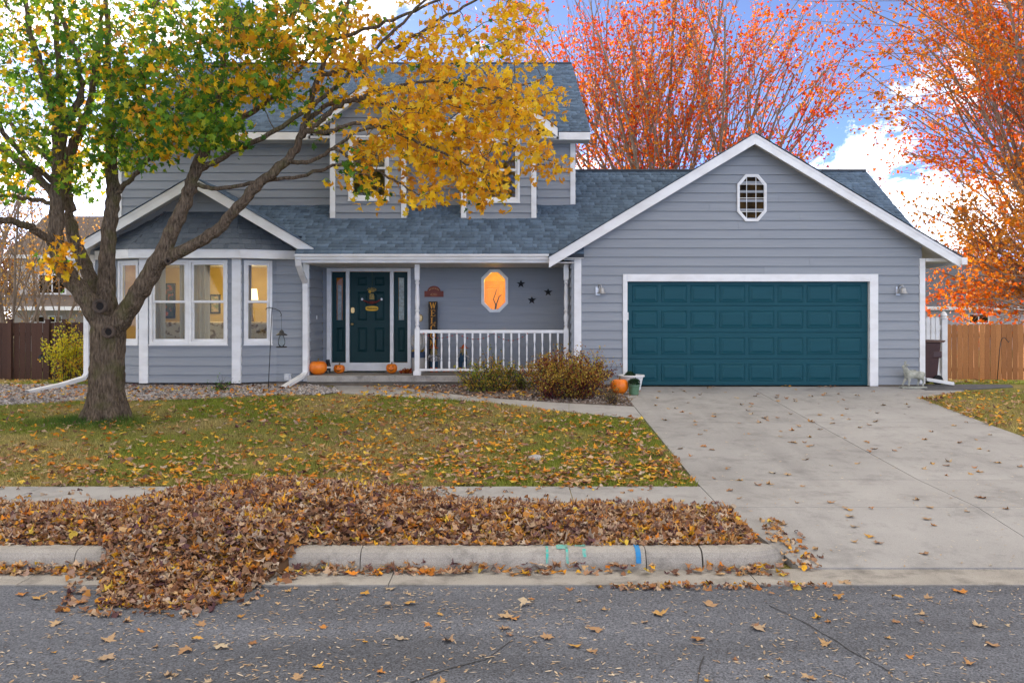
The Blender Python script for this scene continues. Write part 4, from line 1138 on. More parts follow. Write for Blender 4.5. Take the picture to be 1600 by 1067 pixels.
# black dog figure with a white bone sign
dgx = PX(512.5, 19.75)
dg = thing('dog_figure', 'black sitting dog figurine holding a white sign on the porch', 'figurine', (dgx, 19.8, PZT))
def skin_obj(name, nodes, edges, m, parent, sub=2, origin=None):
    me = bpy.data.meshes.new(name + '_cage')
    me.from_pydata([n_[:3] for n_ in nodes], edges, []); me.update()
    o = bpy.data.objects.new(name + '_cage', me); COL.objects.link(o)
    sk = o.modifiers.new('skin', 'SKIN'); sk.use_smooth_shade = True
    if not me.skin_vertices:
        bm = bmesh.new(); bm.from_mesh(me); bm.verts.layers.skin.verify(); bm.to_mesh(me); bm.free()
    for i, n_ in enumerate(nodes):
        rr = n_[3] if isinstance(n_[3], tuple) else (n_[3], n_[3])
        me.skin_vertices[0].data[i].radius = rr
        me.skin_vertices[0].data[i].use_root = (i == 0)
    ss = o.modifiers.new('sub', 'SUBSURF'); ss.levels = sub; ss.render_levels = sub
    dg_ = bpy.context.evaluated_depsgraph_get(); dg_.update()
    res = bpy.data.meshes.new_from_object(o.evaluated_get(dg_), depsgraph=dg_)
    bpy.data.objects.remove(o); bpy.data.meshes.remove(me)
    res.name = name; res.materials.clear(); res.materials.append(m)
    res.polygons.foreach_set('use_smooth', [True] * len(res.polygons))
    co = np.zeros(len(res.vertices) * 3, np.float32); res.vertices.foreach_get('co', co); co = co.reshape(-1, 3)
    c = Vector((float(co[:, 0].mean()), float(co[:, 1].mean()), float(co[:, 2].min())))
    res.vertices.foreach_set('co', (co - np.array(c)).ravel()); res.update()
    return link(name, res, c, parent)
x, y, z = dgx, 19.8, PZT
M['dogblack'] = mat('black_resin', (0.012, 0.012, 0.014), rough=0.35)
skin_obj('body', [(x, y + .03, z + .09, .06), (x, y - .01, z + .18, .05), (x - .005, y - .03, z + .25, .035), (x - .01, y - .05, z + .29, .04), (x - .045, y - .09, z + .275, .02), (x - .04, y - .05, z + .03, .02), (x + .04, y - .05, z + .03, .02), (x - .045, y - .06, z + .02, .02), (x + .045, y - .06, z + .02, .02), (x + .02, y - .04, z + .285, .016), (x + .03, y - .045, z + .24, .014)],
         [(0, 1), (1, 2), (2, 3), (3, 4), (1, 5), (1, 6), (5, 7), (6, 8), (3, 9), (9, 10)], M['dogblack'], dg, 1)
q = MB(); q.box(x - .01, x + .10, y - .115, y - .1, z + .11, z + .15)
for ex in (-.01, .10):
    for ez in (.115, .145): q.lathe([(0.0, -.006), (.02, -.006), (.02, .006), (0, .006)], (x + ex, y - .108, z + ez), 10)
q.build('bone_sign', M['white'], dg)
q = MB(); q.box(-0.45 + PX(572, 20.2), 0.42 + PX(572, 20.2), 20.05, 20.45, 0.9335, 0.946)
tag(q.build('doormat', mat('doormat_fibre', (0.035, 0.04, 0.038), rough=1.0, scale=60, bump=0.6), bevel=0.004), 'dark doormat lying in front of the teal front door', 'doormat')

def text_mesh(s, size, m, name, parent, loc, ext=0.002, align='CENTER', bold=0.0, rot=(R(90), 0, 0), shear=0.0, sx=1.0):
    cu = bpy.data.curves.new(name, 'FONT'); cu.body = s; cu.size = size; cu.align_x = align; cu.align_y = 'CENTER'; cu.extrude = ext; cu.offset = bold; cu.shear = shear
    cu.resolution_u = 3
    o = bpy.data.objects.new(name + '_curve', cu); COL.objects.link(o)
    dg_ = bpy.context.evaluated_depsgraph_get(); dg_.update()
    me = bpy.data.meshes.new_from_object(o.evaluated_get(dg_), depsgraph=dg_)
    bpy.data.objects.remove(o); bpy.data.curves.remove(cu)
    me.name = name; me.materials.clear(); me.materials.append(m)
    return link(name, me, loc, parent, rot, (sx, 1, 1))
M['orange_letter'] = mat('orange_letter_paint', (0.75, 0.33, 0.03), rough=0.7)
M['darkboard'] = mat('dark_stained_board', (0.022, 0.016, 0.012), (0.012, 0.009, 0.007), rough=0.7, scale=8, stretch=(6, 6, 0.6))
wsx0, wsx1, wst = PX(669.5, 20.42), PX(683.5, 20.42), PZ(471, 20.42)
ws_ = thing('welcome_sign', 'tall dark board with orange vertical WELCOME letters against porch wall', 'sign', ((wsx0 + wsx1) / 2, 20.42, PZT))
q = MB(); q.box(wsx0, wsx1, 20.42, 20.45, PZT, wst); q.build('board', M['darkboard'], ws_, bevel=0.003)
# serif letters built from strokes in a unit cell (x -0.5..0.5, z 0..1)
def bar(q, x0, z0, x1, z1, w, mp):
    d = Vector((x1 - x0, z1 - z0)); L = d.length; d /= L; nn = Vector((-d.y, d.x)) * w / 2
    q.prism([(x0 + nn.x, z0 + nn.y), (x0 - nn.x, z0 - nn.y), (x1 - nn.x, z1 - nn.y), (x1 + nn.x, z1 + nn.y)], 0.0, 0.004, mp)
def arc_bar(q, cx, cz, rx, rz_, a0, a1, w, mp, n=14):
    for i in range(n):
        t0, t1 = a0 + (a1 - a0) * i / n, a0 + (a1 - a0) * (i + 1) / n
        k0, k1 = 1 - w / rx, 1 - w / rx
        q.prism([(cx + rx * math.cos(t0), cz + rz_ * math.sin(t0)), (cx + rx * math.cos(t1), cz + rz_ * math.sin(t1)), (cx + rx * k0 * math.cos(t1), cz + (rz_ - w * .55) * math.sin(t1)), (cx + rx * k0 * math.cos(t0), cz + (rz_ - w * .55) * math.sin(t0))], 0.0, 0.004, mp)
def letter(ch, q, mp):
    if ch == 'W':
        for a in ((-.42, 1, -.2, 0, .17), (-.2, 0, .02, 1, .09), (.02, 1, .2, 0, .17), (.2, 0, .42, 1, .09), (-.56, .98, -.28, .98, .06), (.3, .98, .54, .98, .06)): bar(q, *a, mp)
    if ch in 'EL':
        bar(q, -.2, 0, -.2, 1, .18, mp); bar(q, -.4, .03, .35, .03, .07, mp); bar(q, .33, .0, .33, .28, .07, mp)
        if ch == 'E':
            bar(q, -.4, .97, .33, .97, .07, mp); bar(q, .31, .75, .31, 1, .07, mp); bar(q, -.2, .52, .16, .52, .06, mp); bar(q, .16, .4, .16, .64, .06, mp)
        else: bar(q, -.4, .97, .02, .97, .06, mp)
    if ch == 'C':
        arc_bar(q, 0.02, .5, .42, .52, R(50), R(310), .17, mp); bar(q, .3, .7, .3, 1, .06, mp)
    if ch == 'O': arc_bar(q, 0, .5, .44, .52, 0, 2 * math.pi, .16, mp, 20)
    if ch == 'M':
        for a in ((-.4, 0, -.4, 1, .08), (-.4, 1, 0, .1, .16), (0, .1, .36, 1, .07), (.38, 0, .38, 1, .17), (-.52, .03, -.26, .03, .06), (.22, .03, .54, .03, .06)): bar(q, *a, mp)
pitch = (PZ(484, 20.42) - PZ(495.6, 20.42)); lw = 0.135
for i, ch in enumerate('WELCOME'):
    zb = PZ(482.5, 20.42) - i * pitch; q = MB(); xc_ = (wsx0 + wsx1) / 2
    letter(ch, q, lambda u, w, d, zb=zb: (xc_ + u * lw, 20.4195 - d, zb + w * pitch * 0.84)); q.build('letter', M['orange_letter'], ws_)
# arched address sign
M['rust'] = mat('rust_red_sign', (0.20, 0.035, 0.018), (0.15, 0.028, 0.015), rough=0.6)
M['tan'] = mat('tan_lettering', (0.42, 0.20, 0.08), rough=0.7)
ax, az0 = PX(678, 20.55), PZ(464, 20.55)
asg = thing('address_sign', 'rust red arched address plaque above the WELCOME board', 'sign', (ax, 20.56, az0))
pl = [(-.21, 0), (.21, 0), (.21, .13), (.15, .13)] + [(.15 * math.cos(t), .115 + .13 * math.sin(t)) for t in np.linspace(0.12, math.pi - .12, 10)] + [(-.15, .13), (-.21, .13)]
q = MB(); q.prism([(ax + u, az0 + w) for u, w in pl], 20.55, 20.575, lambda a, c, d: (a, d, c)); q.build('plaque', M['rust'], asg)
text_mesh('4281', 0.085, M['tan'], 'number', asg, (ax, 20.548, az0 + .05))
for k, t in enumerate(np.linspace(2.6, 0.55, 7)):
    q = MB(); cxl, czl = ax + .115 * math.cos(t), az0 + .115 + .075 * math.sin(t); q.box(cxl - .011, cxl + .011, 20.5465, 20.5495, czl - .014, czl + .014); q.build('raised_mark', M['tan'], asg)
# oval plaque peeking out behind the post
q = MB(); q.lathe([(0, 0), (.07, 0), (.07, .012), (.055, .02), (0, .022)], (0, 0, 0), 20, sx=.8, sy=1.15)
me = q.mesh('wall_plaque', M['brass'], False)
tag(link('wall_plaque', me, (PX(657, 20.57), 20.578, PZ(497, 20.57)), rot=(R(90), 0, 0)), 'small oval brass plaque partly behind the turned porch post', 'plaque')
# stars
for px, py, lb in ((814, 443.5, 'black metal star highest on the porch wall'), (831, 469, 'black metal star lowest on the porch wall'), (856.5, 456.5, 'black metal star nearest the right porch post')):
    c = (PX(px, 20.57), 20.575, PZ(py, 20.57)); q = MB(); r0 = 0.1
    P = [(c[0] + (r0 if i % 2 == 0 else r0 * .4) * math.sin(i * math.pi / 5), c[1], c[2] + (r0 if i % 2 == 0 else r0 * .4) * math.cos(i * math.pi / 5)) for i in range(10)]
    q.add(P + [(c[0], c[1] - 0.035, c[2]), (c[0], c[1] + 0.004, c[2])], [(i, (i + 1) % 10, 10) for i in range(10)] + [((i + 1) % 10, i, 11) for i in range(10)])
    tag(q.build('wall_star', M['black']), lb, 'star', 'stars on the porch wall')
# door hanging: straw scarecrow with Welcome plaque
hx, hD = PX(581, DM), DM + 0.035
dh = thing('door_hanging', 'straw scarecrow hanging with yellow Welcome plaque on front door', 'wreath', (hx, hD, PZ(482, DM)))
M['straw'] = mat('dry_straw', (0.38, 0.28, 0.10), (0.2, 0.16, 0.06), rough=0.9, scale=40)
M['yellow'] = mat('yellow_plaque', (0.72, 0.42, 0.02), rough=0.6)
M['plaid'] = mat('rust_plaid', (0.22, 0.03, 0.02), (0.06, 0.015, 0.01), rough=0.9, scale=40)
q = MB(); q.prism([(hx + .14 * math.cos(t) * (1 if abs(math.cos(t)) > .99 else 1) , PZ(482, DM) + .055 * math.copysign(abs(math.sin(t)) ** .5, math.sin(t))) for t in np.linspace(0, 2 * math.pi, 24, endpoint=False)], hD - .04, hD - .022, lambda a, c, d: (a, d, c)); q.build('plaque', M['yellow'], dh)
text_mesh('Welcome', 0.062, M['black_matt'], 'lettering', dh, (hx, hD - .0425, PZ(482, DM)), bold=0.001, shear=0.15)
q = MB()
for i in range(70):
    a = random.uniform(-1.2, 1.2); L = random.uniform(.06, .13); b_ = Vector((hx, hD - .03, PZ(455, DM)))
    q.tube([b_ + Vector((random.uniform(-.03, .03), random.uniform(-.01, .01), -.02)), b_ + Vector((math.sin(a) * L, random.uniform(-.03, .01), math.cos(a) * L * .7))], .004, 4)
q.build('straw_hair', M['straw'], dh)
q = MB(); q.lathe([(.03, 0), (.055, 0), (.06, .06), (.045, .12), (.02, .13)], (hx, hD - .045, PZ(468, DM)), 14, sy=.5); q.build('body', M['straw'], dh)
q = MB(); q.lathe([(0, -.006), (.028, -.006), (.028, .006), (0, .006)], (0, 0, 0), 12); link('sunflower', q.mesh('sunflower', M['yellow']), (hx - .035, hD - .085, PZ(456, DM)), dh, rot=(R(90), 0, 0))
q = MB(); q.lathe([(0, -.006), (.011, -.006), (.011, .006), (0, .006)], (0, 0, 0), 10); link('sunflower_eye', q.mesh('sunflower_eye', M['black_matt']), (hx - .035, hD - .09, PZ(456, DM)), dh, rot=(R(90), 0, 0))
q = MB(); q.tube([(hx - .2, hD - .035, PZ(469, DM)), (hx - .1, hD - .045, PZ(472, DM)), (hx, hD - .05, PZ(473, DM)), (hx + .1, hD - .045, PZ(472, DM)), (hx + .2, hD - .035, PZ(468, DM))], [.012, .02, .04, .02, .012], 8); q.build('sleeves', M['plaid'], dh)
for sx in (-1, 1):
    q = MB(); q.lathe([(.002, -.03), (.028, -.02), (.02, .02), (.002, .03)], (hx + sx * .215, hD - .035, PZ(467.5, DM)), 8, sy=.5); q.build('glove', M['tan'] if 0 else M['white'], dh)
q = MB(); q.tube([(hx, hD - .02, PZ(452, DM)), (hx + .01, hD - .012, PZ(440, DM)), (hx, hD - .01, PZ(425.5, DM))], .004, 5); q.build('ribbon', M['stem'], dh)

# crock with mums and striped bow
kx, kD = PX(654, 19.85), 19.85
kr = thing('planter_crock', 'grey crock with yellow mums and striped bow behind the post', 'planter', (kx, kD, PZT))
q = MB(); q.lathe([(.11, 0), (.135, 0), (.145, .2), (.15, .4), (.14, .4)], (kx, kD, PZT), 24); q.build('crock', mat('grey_stoneware', (0.36, 0.34, 0.31), rough=0.5), kr, smooth=False)
q = MB(); q.lathe([(.151, .33), (.156, .34), (.156, .44), (.151, .45), (.1, .45)], (kx, kD, PZT), 24); q.build('rim_band', mat('navy_band', (0.015, 0.035, 0.08), rough=0.5), kr)
N = 90; P = np.stack([rng.normal(kx, .07, N), rng.normal(kD, .06, N), PZT + .46 + np.abs(rng.normal(0, .03, N))], -1)
V, Fc, C = scatter(OVAL_V, OVAL_F, P, rand_rot(N), rng.uniform(.04, .06, N), np.tile((0.7, 0.42, 0.02), (N, 1))); o = link('mums', np_mesh('mums', V, Fc, M['leaf'], C), parent=kr)
M['stripe'] = None
m, n, l, b = _mat('black_white_stripe'); wv = n.new('ShaderNodeTexWave'); wv.bands_direction = 'Z'; wv.inputs['Scale'].default_value = 14; geo = n.new('ShaderNodeNewGeometry'); l.new(geo.outputs['Position'], wv.inputs['Vector'])
rp = n.new('ShaderNodeValToRGB'); rp.color_ramp.interpolation = 'CONSTANT'; rp.color_ramp.elements[0].color = (.02, .02, .02, 1); rp.color_ramp.elements[1].position = .5; rp.color_ramp.elements[1].color = (.7, .68, .64, 1)
l.new(wv.outputs['Fac'], rp.inputs[0]); l.new(rp.outputs[0], b.inputs['Base Color'])
q = MB()
for i in range(12):
    a = 2 * math.pi * i / 12; rr = random.uniform(.08, .15)
    q.tube([(kx + .04 * math.cos(a), kD + .04 * math.sin(a), PZT + .48), (kx + rr * math.cos(a), kD + rr * math.sin(a), PZT + .62), (kx + rr * .9 * math.cos(a), kD + rr * .9 * math.sin(a), PZT + .78), (kx + .05 * math.cos(a + .4), kD + .05 * math.sin(a + .4), PZT + .84)], [.03, .04, .035, .02], 7)
q.build('striped_bow', m, kr)
# floor decoration
N = 60; cxd = PX(635, 19.7)
P = np.stack([rng.normal(cxd, .055, N), rng.normal(19.75, .05, N), PZT + .02 + np.abs(rng.normal(0, .03, N))], -1)
cl = np.array([(0.45, 0.07, 0.01), (0.25, 0.03, 0.01), (0.5, 0.16, 0.02)])[rng.integers(0, 3, N)]
V, Fc, C = scatter(MAPLES_V, MAPLES_F, P, rand_rot(N), rng.uniform(.06, .09, N), cl)
tag(link('leaf_decoration', np_mesh('leaf_decoration', V, Fc, M['leaf'], C)), 'rust orange bunch of artificial leaves on the porch floor by the post', 'decoration')
# bead garland on the railing
q = MB(); M['redbead'] = mat('red_bead', (0.55, 0.045, 0.012), rough=0.4)
def swag(a, c, sag): return [(a + (c - a) * t, sag * 4 * t * (1 - t)) for t in np.linspace(0, 1, 15)]
gl = thing('bead_garland', 'string of red beads swagged along the white porch railing', 'garland', (PX(745, DP), DP - 0.03, PZ(525, DP)))
for a, c, sag in ((662, 714, 7), (714, 772, 9), (772, 824, 11)):
    pts = [(PX(p, DP), DP - 0.034, PZ(521 + s_, DP)) for p, s_ in swag(a, c, sag)]
    q.tube(pts, .002, 4); 
    for p in pts[::2]:
        q2 = MB(); q2.lathe([(.001, -.012), (.009, -.008), (.012, 0), (.009, .008), (.001, .012)], p, 8); q2.build('bead', M['redbead'], gl, smooth=True)
q.build('string', M['black_matt'], gl)
# scarecrow figures
M['denim'] = mat('blue_denim', (0.02, 0.055, 0.10), rough=0.9); M['hat'] = mat('orange_felt', (0.5, 0.1, 0.02), rough=0.9); M['face'] = mat('burlap_face', (0.55, 0.35, 0.2), rough=0.9)
M['check'] = mat('dark_check_shirt', (0.5, 0.48, 0.45), (0.03, 0.04, 0.06), rough=0.9, scale=55, contrast=(0.45, 0.55))
for px, lb, lean in ((678, 'straw haired scarecrow doll in overalls in front of the WELCOME board', 0.0), (723, 'scarecrow doll with tilted orange hat standing alone behind the railing', 0.06)):
    x, y, z = PX(px, 20.2), 20.2, PZT
    t = thing('scarecrow_doll', lb, 'doll', (x, y, z), 'scarecrow dolls on the porch')
    for sx in (-1, 1):
        q = MB(); q.tube([(x + sx * .05, y, z), (x + sx * .05, y, z + .1)], [.035, .03], 10); q.build('boot', M['hat'], t)
        q = MB(); q.tube([(x + sx * .05, y, z + .1), (x + sx * .045, y, z + .24)], [.04, .045], 10); q.build('leg', M['denim'], t)
        q = MB(); q.tube([(x + sx * .07, y, z + .37), (x + sx * .12, y - .03, z + .32), (x + sx * .125, y - .05, z + .26)], [.03, .028, .02], 8); q.build('sleeve', M['check'], t)
    q = MB(); q.lathe([(.06, .22), (.095, .24), (.085, .32), (.065, .40), (.03, .42)], (x, y, z), 14, sy=.75); q.build('overalls', M['denim'] if lean else M['check'], t)
    q = MB(); q.lathe([(.01, .41), (.045, .43), (.058, .47), (.045, .52), (.01, .54)], (x + lean * .3, y, z), 14); q.build('head', M['face'], t, smooth=True)
    q = MB()
    for i in range(40):
        a = random.uniform(0, 2 * math.pi); q.tube([(x + lean * .3 + .045 * math.cos(a), y + .045 * math.sin(a), z + .52), (x + lean * .3 + .075 * math.cos(a), y + .075 * math.sin(a), z + random.uniform(.36, .42))], .005, 4)
    q.build('straw_hair', M['straw'], t)
    q = MB(); q.lathe([(.05, .52), (.10, .515), (.10, .525), (.055, .535), (.045, .57), (.01, .6)], (x + lean * .5, y, z), 16); q.build('hat', M['hat'], t)
for px in (700, 708, 694):
    pumpkin('small_pumpkin', 'tiny orange pumpkin on the porch floor between the two scarecrow dolls', (PX(px, 20.25), 20.25 + (px - 700) * .006, PZT), 0.085, 0.065, 0, 'pumpkin', 'tiny pumpkins behind the railing', 8)

# wall lamps beside the garage door
for px, lb in ((939, 'galvanised barn wall lamp left of the garage door'), (1407, 'galvanised barn wall lamp right of the garage door')):
    x, z = PX(px, DG), PZ(453, DG)
    t = thing('wall_lamp', lb, 'lamp', (x, DG - .02, z - .08), 'wall lamps beside the garage door')
    q = MB(); q.box(x - .11, x - .02, DG - .04, DG - .012, z - .11, z + .06); q.build('back_plate', M['galv'], t)
    q = MB(); q.tube([(x - .06, DG - .04, z + .04), (x - .05, DG - .1, z + .1), (x - .01, DG - .14, z + .09), (x, DG - .14, z + .02)], .012, 8); q.build('arm', M['galv'], t, smooth=True)
    q = MB(); q.lathe([(.02, .05), (.035, .045), (.05, .02), (.055, -.03), (.09, -.075), (.092, -.08), (.085, -.08), (.05, -.04), (.045, .0)], (x, DG - .14, z), 20); q.build('lamp_shade', M['galv'], t, smooth=True)

# ------------------------------------------------------------------ planters by the garage
wp = ground_px(986.5, 604, gd); wp.y = 18.35; wp.x = PX(986.5, 18.35); wp.z = gd(18.35) + .008
t = thing('white_planter', 'white bowl planter with green mum against the garage door', 'planter', wp)
q = MB(); q.lathe([(.14, 0), (.172, 0), (.18, .02), (.228, .25), (.258, .265), (.262, .29), (.25, .30), (.23, .29), (.2, .24)], wp, 32); q.build('bowl', M['white'], t, smooth=False)
def mum(c, r, n_, parent, cols=((0.03, 0.075, 0.03), (0.05, 0.11, 0.045), (0.02, 0.05, 0.025))):
    a = rng.normal(0, 1, (n_, 3)); a /= np.linalg.norm(a, axis=1)[:, None]; a[:, 2] = np.abs(a[:, 2])
    P = np.array(c) + a * (r * rng.uniform(.55, 1, n_))[:, None]
    V, Fc, C = scatter(OVAL_V, OVAL_F, P, rand_rot(n_), rng.uniform(.025, .05, n_), np.array(cols)[rng.integers(0, len(cols), n_)])
    return link('foliage', np_mesh('foliage', V, Fc, M['leaf'], C), parent=parent)
q = MB(); q.lathe([(.0, .235), (.205, .235), (.2, .245), (0, .25)], wp, 24); q.build('soil', M['black_matt'], t)
mum((wp.x - .03, wp.y, wp.z + .26), .115, 420, t)
gp_ = ground_px(990.5, 617, gd); gp_.z += .008
t = thing('green_pot', 'small green glazed pot with mum beside the orange pumpkin', 'planter', gp_)
q = MB(); q.lathe([(.085, 0), (.09, 0), (.105, .15), (.115, .16), (.115, .19), (.10, .19), (.095, .16)], gp_, 24); q.build('pot', mat('green_glaze', (0.10, 0.20, 0.11), (0.05, 0.11, 0.06), rough=0.4, scale=14), t)
q = MB(); q.lathe([(0, .165), (.096, .165), (.09, .172), (0, .175)], gp_, 20); q.build('soil', M['black_matt'], t)
mum((gp_.x, gp_.y, gp_.z + .20), .12, 420, t)

# ------------------------------------------------------------------ goat statue
gb = ground_px(1427, 607, gd); gz = gd(gb.y) + .006
gt = thing('goat_statue', 'pale grey stone goat statue standing by the garage corner', 'statue', (gb.x, gb.y, gz))
M['stone'] = mat('pale_cast_stone', (0.46, 0.465, 0.40), (0.25, 0.255, 0.21), rough=0.85, scale=12, bump=0.4, bscale=50)
q = MB(); q.box(gb.x - .25, gb.x + .25, gb.y - .08, gb.y + .10, gz, gz + .035); q.build('plinth', M['stone'], gt, bevel=0.012)
x, y, z = gb.x, gb.y, gz + .035
nodes = [(x + .02, y, z + .245, (.082, .075)), (x - .09, y, z + .25, (.08, .078)), (x + .12, y, z + .255, (.082, .078)), (x + .19, y, z + .245, (.06, .06)),
         (x - .145, y, z + .30, (.06, .06)), (x - .165, y, z + .37, (.046, .046)), (x - .175, y, z + .42, (.044, .044)), (x - .215, y - .01, z + .395, (.026, .028)),
         (x - .10, y - .05, z + .16, (.032, .032)), (x - .10, y - .05, z + .08, (.019, .02)), (x - .115, y - .05, z + .01, (.022, .022)),
         (x - .12, y + .05, z + .16, (.032, .032)), (x - .17, y + .05, z + .08, (.019, .02)), (x - .19, y + .05, z + .01, (.022, .022)),
         (x + .165, y - .05, z + .17, (.042, .04)), (x + .185, y - .05, z + .10, (.02, .02)), (x + .165, y - .05, z + .01, (.022, .022)),
         (x + .14, y + .05, z + .17, (.04, .04)), (x + .13, y + .05, z + .09, (.02, .02)), (x + .10, y + .05, z + .01, (.022, .022)),
         (x + .225, y, z + .26, (.016, .02)), (x + .235, y, z + .20, (.01, .012)), (x - .2, y - .0, z + .35, (.012, .012))]
edges = [(0, 1), (0, 2), (2, 3), (1, 4), (4, 5), (5, 6), (6, 7), (1, 8), (8, 9), (9, 10), (1, 11), (11, 12), (12, 13), (2, 14), (14, 15), (15, 16), (2, 17), (17, 18), (18, 19), (3, 20), (20, 21), (7, 22)]
body = skin_obj('body', nodes, edges, M['stone'], gt, 2)
for sy in (-1, 1):
    q = MB(); q.tube([(x - .165, y + sy * .02, z + .45), (x - .155, y + sy * .028, z + .49), (x - .135, y + sy * .034, z + .515)], [.014, .010, .004], 7); q.build('horn', M['stone'], gt)
    q = MB(); q.tube([(x - .16, y + sy * .035, z + .43), (x - .135, y + sy * .07, z + .435), (x - .115, y + sy * .095, z + .425)], [.012, .016, .005], 7); q.build('ear', M['stone'], gt)

# ------------------------------------------------------------------ bin, picket gate, drain pipe
M['brownbin'] = mat('brown_plastic', (0.055, 0.018, 0.014), rough=0.4)
bx_, by_ = 8.62, 19.55; bz_ = g(by_)
t = thing('wheeled_bin', 'dark brown wheeled trash bin half hidden by the garage corner', 'bin', (bx_, by_, bz_))
q = MB(); q.hexa([(bx_ - .22, by_ - .24, bz_ + .06), (bx_ + .2, by_ - .24, bz_ + .06), (bx_ + .2, by_ + .24, bz_ + .06), (bx_ - .22, by_ + .24, bz_ + .06)], [(bx_ - .3, by_ - .3, bz_ + .88), (bx_ + .26, by_ - .3, bz_ + .88), (bx_ + .26, by_ + .3, bz_ + .88), (bx_ - .3, by_ + .3, bz_ + .88)]); q.build('body', M['brownbin'], t, bevel=0.02)
q = MB(); q.hexa([(bx_ - .33, by_ - .34, bz_ + .882), (bx_ + .31, by_ - .34, bz_ + .882), (bx_ + .31, by_ + .34, bz_ + .882), (bx_ - .33, by_ + .34, bz_ + .882)], [(bx_ - .31, by_ - .3, bz_ + .945), (bx_ + .36, by_ - .3, bz_ + .925), (bx_ + .36, by_ + .3, bz_ + .925), (bx_ - .31, by_ + .3, bz_ + .945)]); q.build('lid', M['brownbin'], t, bevel=0.015)
q = MB(); q.box(bx_ + .09, bx_ + .285, by_ - .29, by_ + .29, bz_ + .56, bz_ + .70); q.build('handle_ledge', M['brownbin'], t, bevel=0.02)
for sy in (-1, 1):
    q = MB(); q.lathe([(.03, -.03), (.1, -.03), (.105, 0), (.1, .03), (.03, .03)], (0, 0, 0), 18); link('wheel', q.mesh('wheel', M['black_matt']), (bx_ + .2, by_ + sy * .27, bz_ + .105), t, rot=(R(90), 0, 0))
wgx = [PX(p, 20.3) for p in (1442, 1449.5, 1457, 1464)]
t = thing('picket_fence', 'white picket fence panel beside the garage behind the bin', 'fence', (wgx[0], 20.3, g(20.3)))
for xw in wgx:
    q = MB(); zt = PZ(495, 20.3); q.prism([(xw - .042, g(20.3) + .05), (xw + .042, g(20.3) + .05), (xw + .042, zt - .05), (xw + .025, zt - .01), (xw, zt), (xw - .025, zt - .01), (xw - .042, zt - .05)], 20.27, 20.3, lambda a, c, d: (a, d, c)); q.build('picket', M['white'], t)
for pz_ in (512, 585):
    q = MB(); q.box(wgx[0] - .5, PX(1470.5, 20.3), 20.302, 20.345, PZ(pz_, 20.3) - .045, PZ(pz_, 20.3) + .045); q.build('rail', M['white'], t)
xp = PX(1474.5, 20.3)
q = MB(); q.box(xp - .06, xp + .06, 20.24, 20.36, g(20.3) - .02, PZ(498, 20.3)); post_ = q.build('post', M['white'], t, bevel=0.006)
q = MB(); q.lathe([(.085, 0), (.085, .02), (.055, .03), (.075, .07), (.07, .09), (.03, .15), (.004, .17)], (xp, 20.3, PZ(498, 20.3) + .001), 4 * 4); q.build('post_cap', M['white'], post_)
q = MB(); P = [Vector((8.45, 19.0, g(19) + .14)), Vector((8.95, 18.9, g(18.9) + .06))]
q.hexa([(P[0].x, 18.95, P[0].z - .035), (P[1].x, 18.82, P[1].z - .035), (P[1].x, 18.93, P[1].z - .035), (P[0].x, 19.06, P[0].z - .035)], [(P[0].x, 18.95, P[0].z + .035), (P[1].x, 18.82, P[1].z + .035), (P[1].x, 18.93, P[1].z + .035), (P[0].x, 19.06, P[0].z + .035)])
tag(q.build('drain_extension', M['white'], bevel=0.01), 'white downspout extension lying on the ground behind the goat statue', 'drain pipe')

# ------------------------------------------------------------------ fences
def plank_fence(name, label, x0, x1, D, ztop, cols, dog, pitch=0.142, post_at=(), cap=True, ptop=0.1, kx=1.0):
    t = thing(name, label, 'fence', ((x0 + x1) / 2, D, g(D)))
    x = x0
    m = ramp_obj_mat(name + '_wood', cols, rough=0.8)
    while x < x1:
        w = pitch - random.uniform(.008, .016); zt = ztop + random.uniform(-.012, .012); z0 = g(D) + .03
        q = MB()
        if dog: pl = [(x, z0), (x + w, z0), (x + w, zt - .035), (x + w - .03, zt), (x + .03, zt), (x, zt - .035)]
        else: pl = [(x, z0), (x + w, z0), (x + w, zt), (x, zt)]
        yo = random.uniform(-.006, .006)
        q.prism(pl, D - .01 + yo, D + .01 + yo, lambda a, c, d: (a, d, c)); q.build('plank', m, t); x += pitch
    for zz in (g(D) + .3, ztop - .3):
        q = MB(); q.box(x0, x1, D + .0155, D + .055, zz - .045, zz + .045); q.build('rail', m, t)
    for xp_ in post_at:
        q = MB(); q.box(xp_ - .05, xp_ + .05, D - .12, D - .02, g(D) - .02, ztop + ptop); p_ = q.build('post', m, t)
        if cap: q = MB(); q.box(xp_ - .065, xp_ + .065, D - .135, D - .005, ztop + ptop + .001, ztop + ptop + .03); q.build('post_cap', m, p_)
    return t
LFD = 24.0
plank_fence('brown_fence', 'dark brown wooden fence with gate at the far left', PX(-160, LFD), PX(140, LFD), LFD, PZ(504, LFD), [(0.075, 0.032, 0.02), (0.10, 0.043, 0.027), (0.06, 0.026, 0.017), (0.085, 0.036, 0.022)], False, 0.15, [PX(18, LFD), PX(77, LFD), PX(103, LFD)], True, 0.06)
q = MB(); q.box(PX(64, LFD), PX(74, LFD), LFD - .14, LFD - .125, PZ(559, LFD), PZ(556, LFD)); q.box(PX(66, LFD), PX(68, LFD), LFD - .15, LFD - .012, PZ(561, LFD), PZ(554, LFD))
gl_ = q.build('gate_latch', M['black'], bpy.data.objects['brown_fence'])
RFD = 24.5
plank_fence('cedar_fence', 'honey coloured cedar fence with scalloped plank tops at the right', PX(1470, RFD), PX(1790, RFD), RFD, PZ(506.5, RFD), [(0.36, 0.14, 0.042), (0.50, 0.21, 0.066), (0.33, 0.13, 0.04), (0.46, 0.19, 0.058)], True, 0.145)

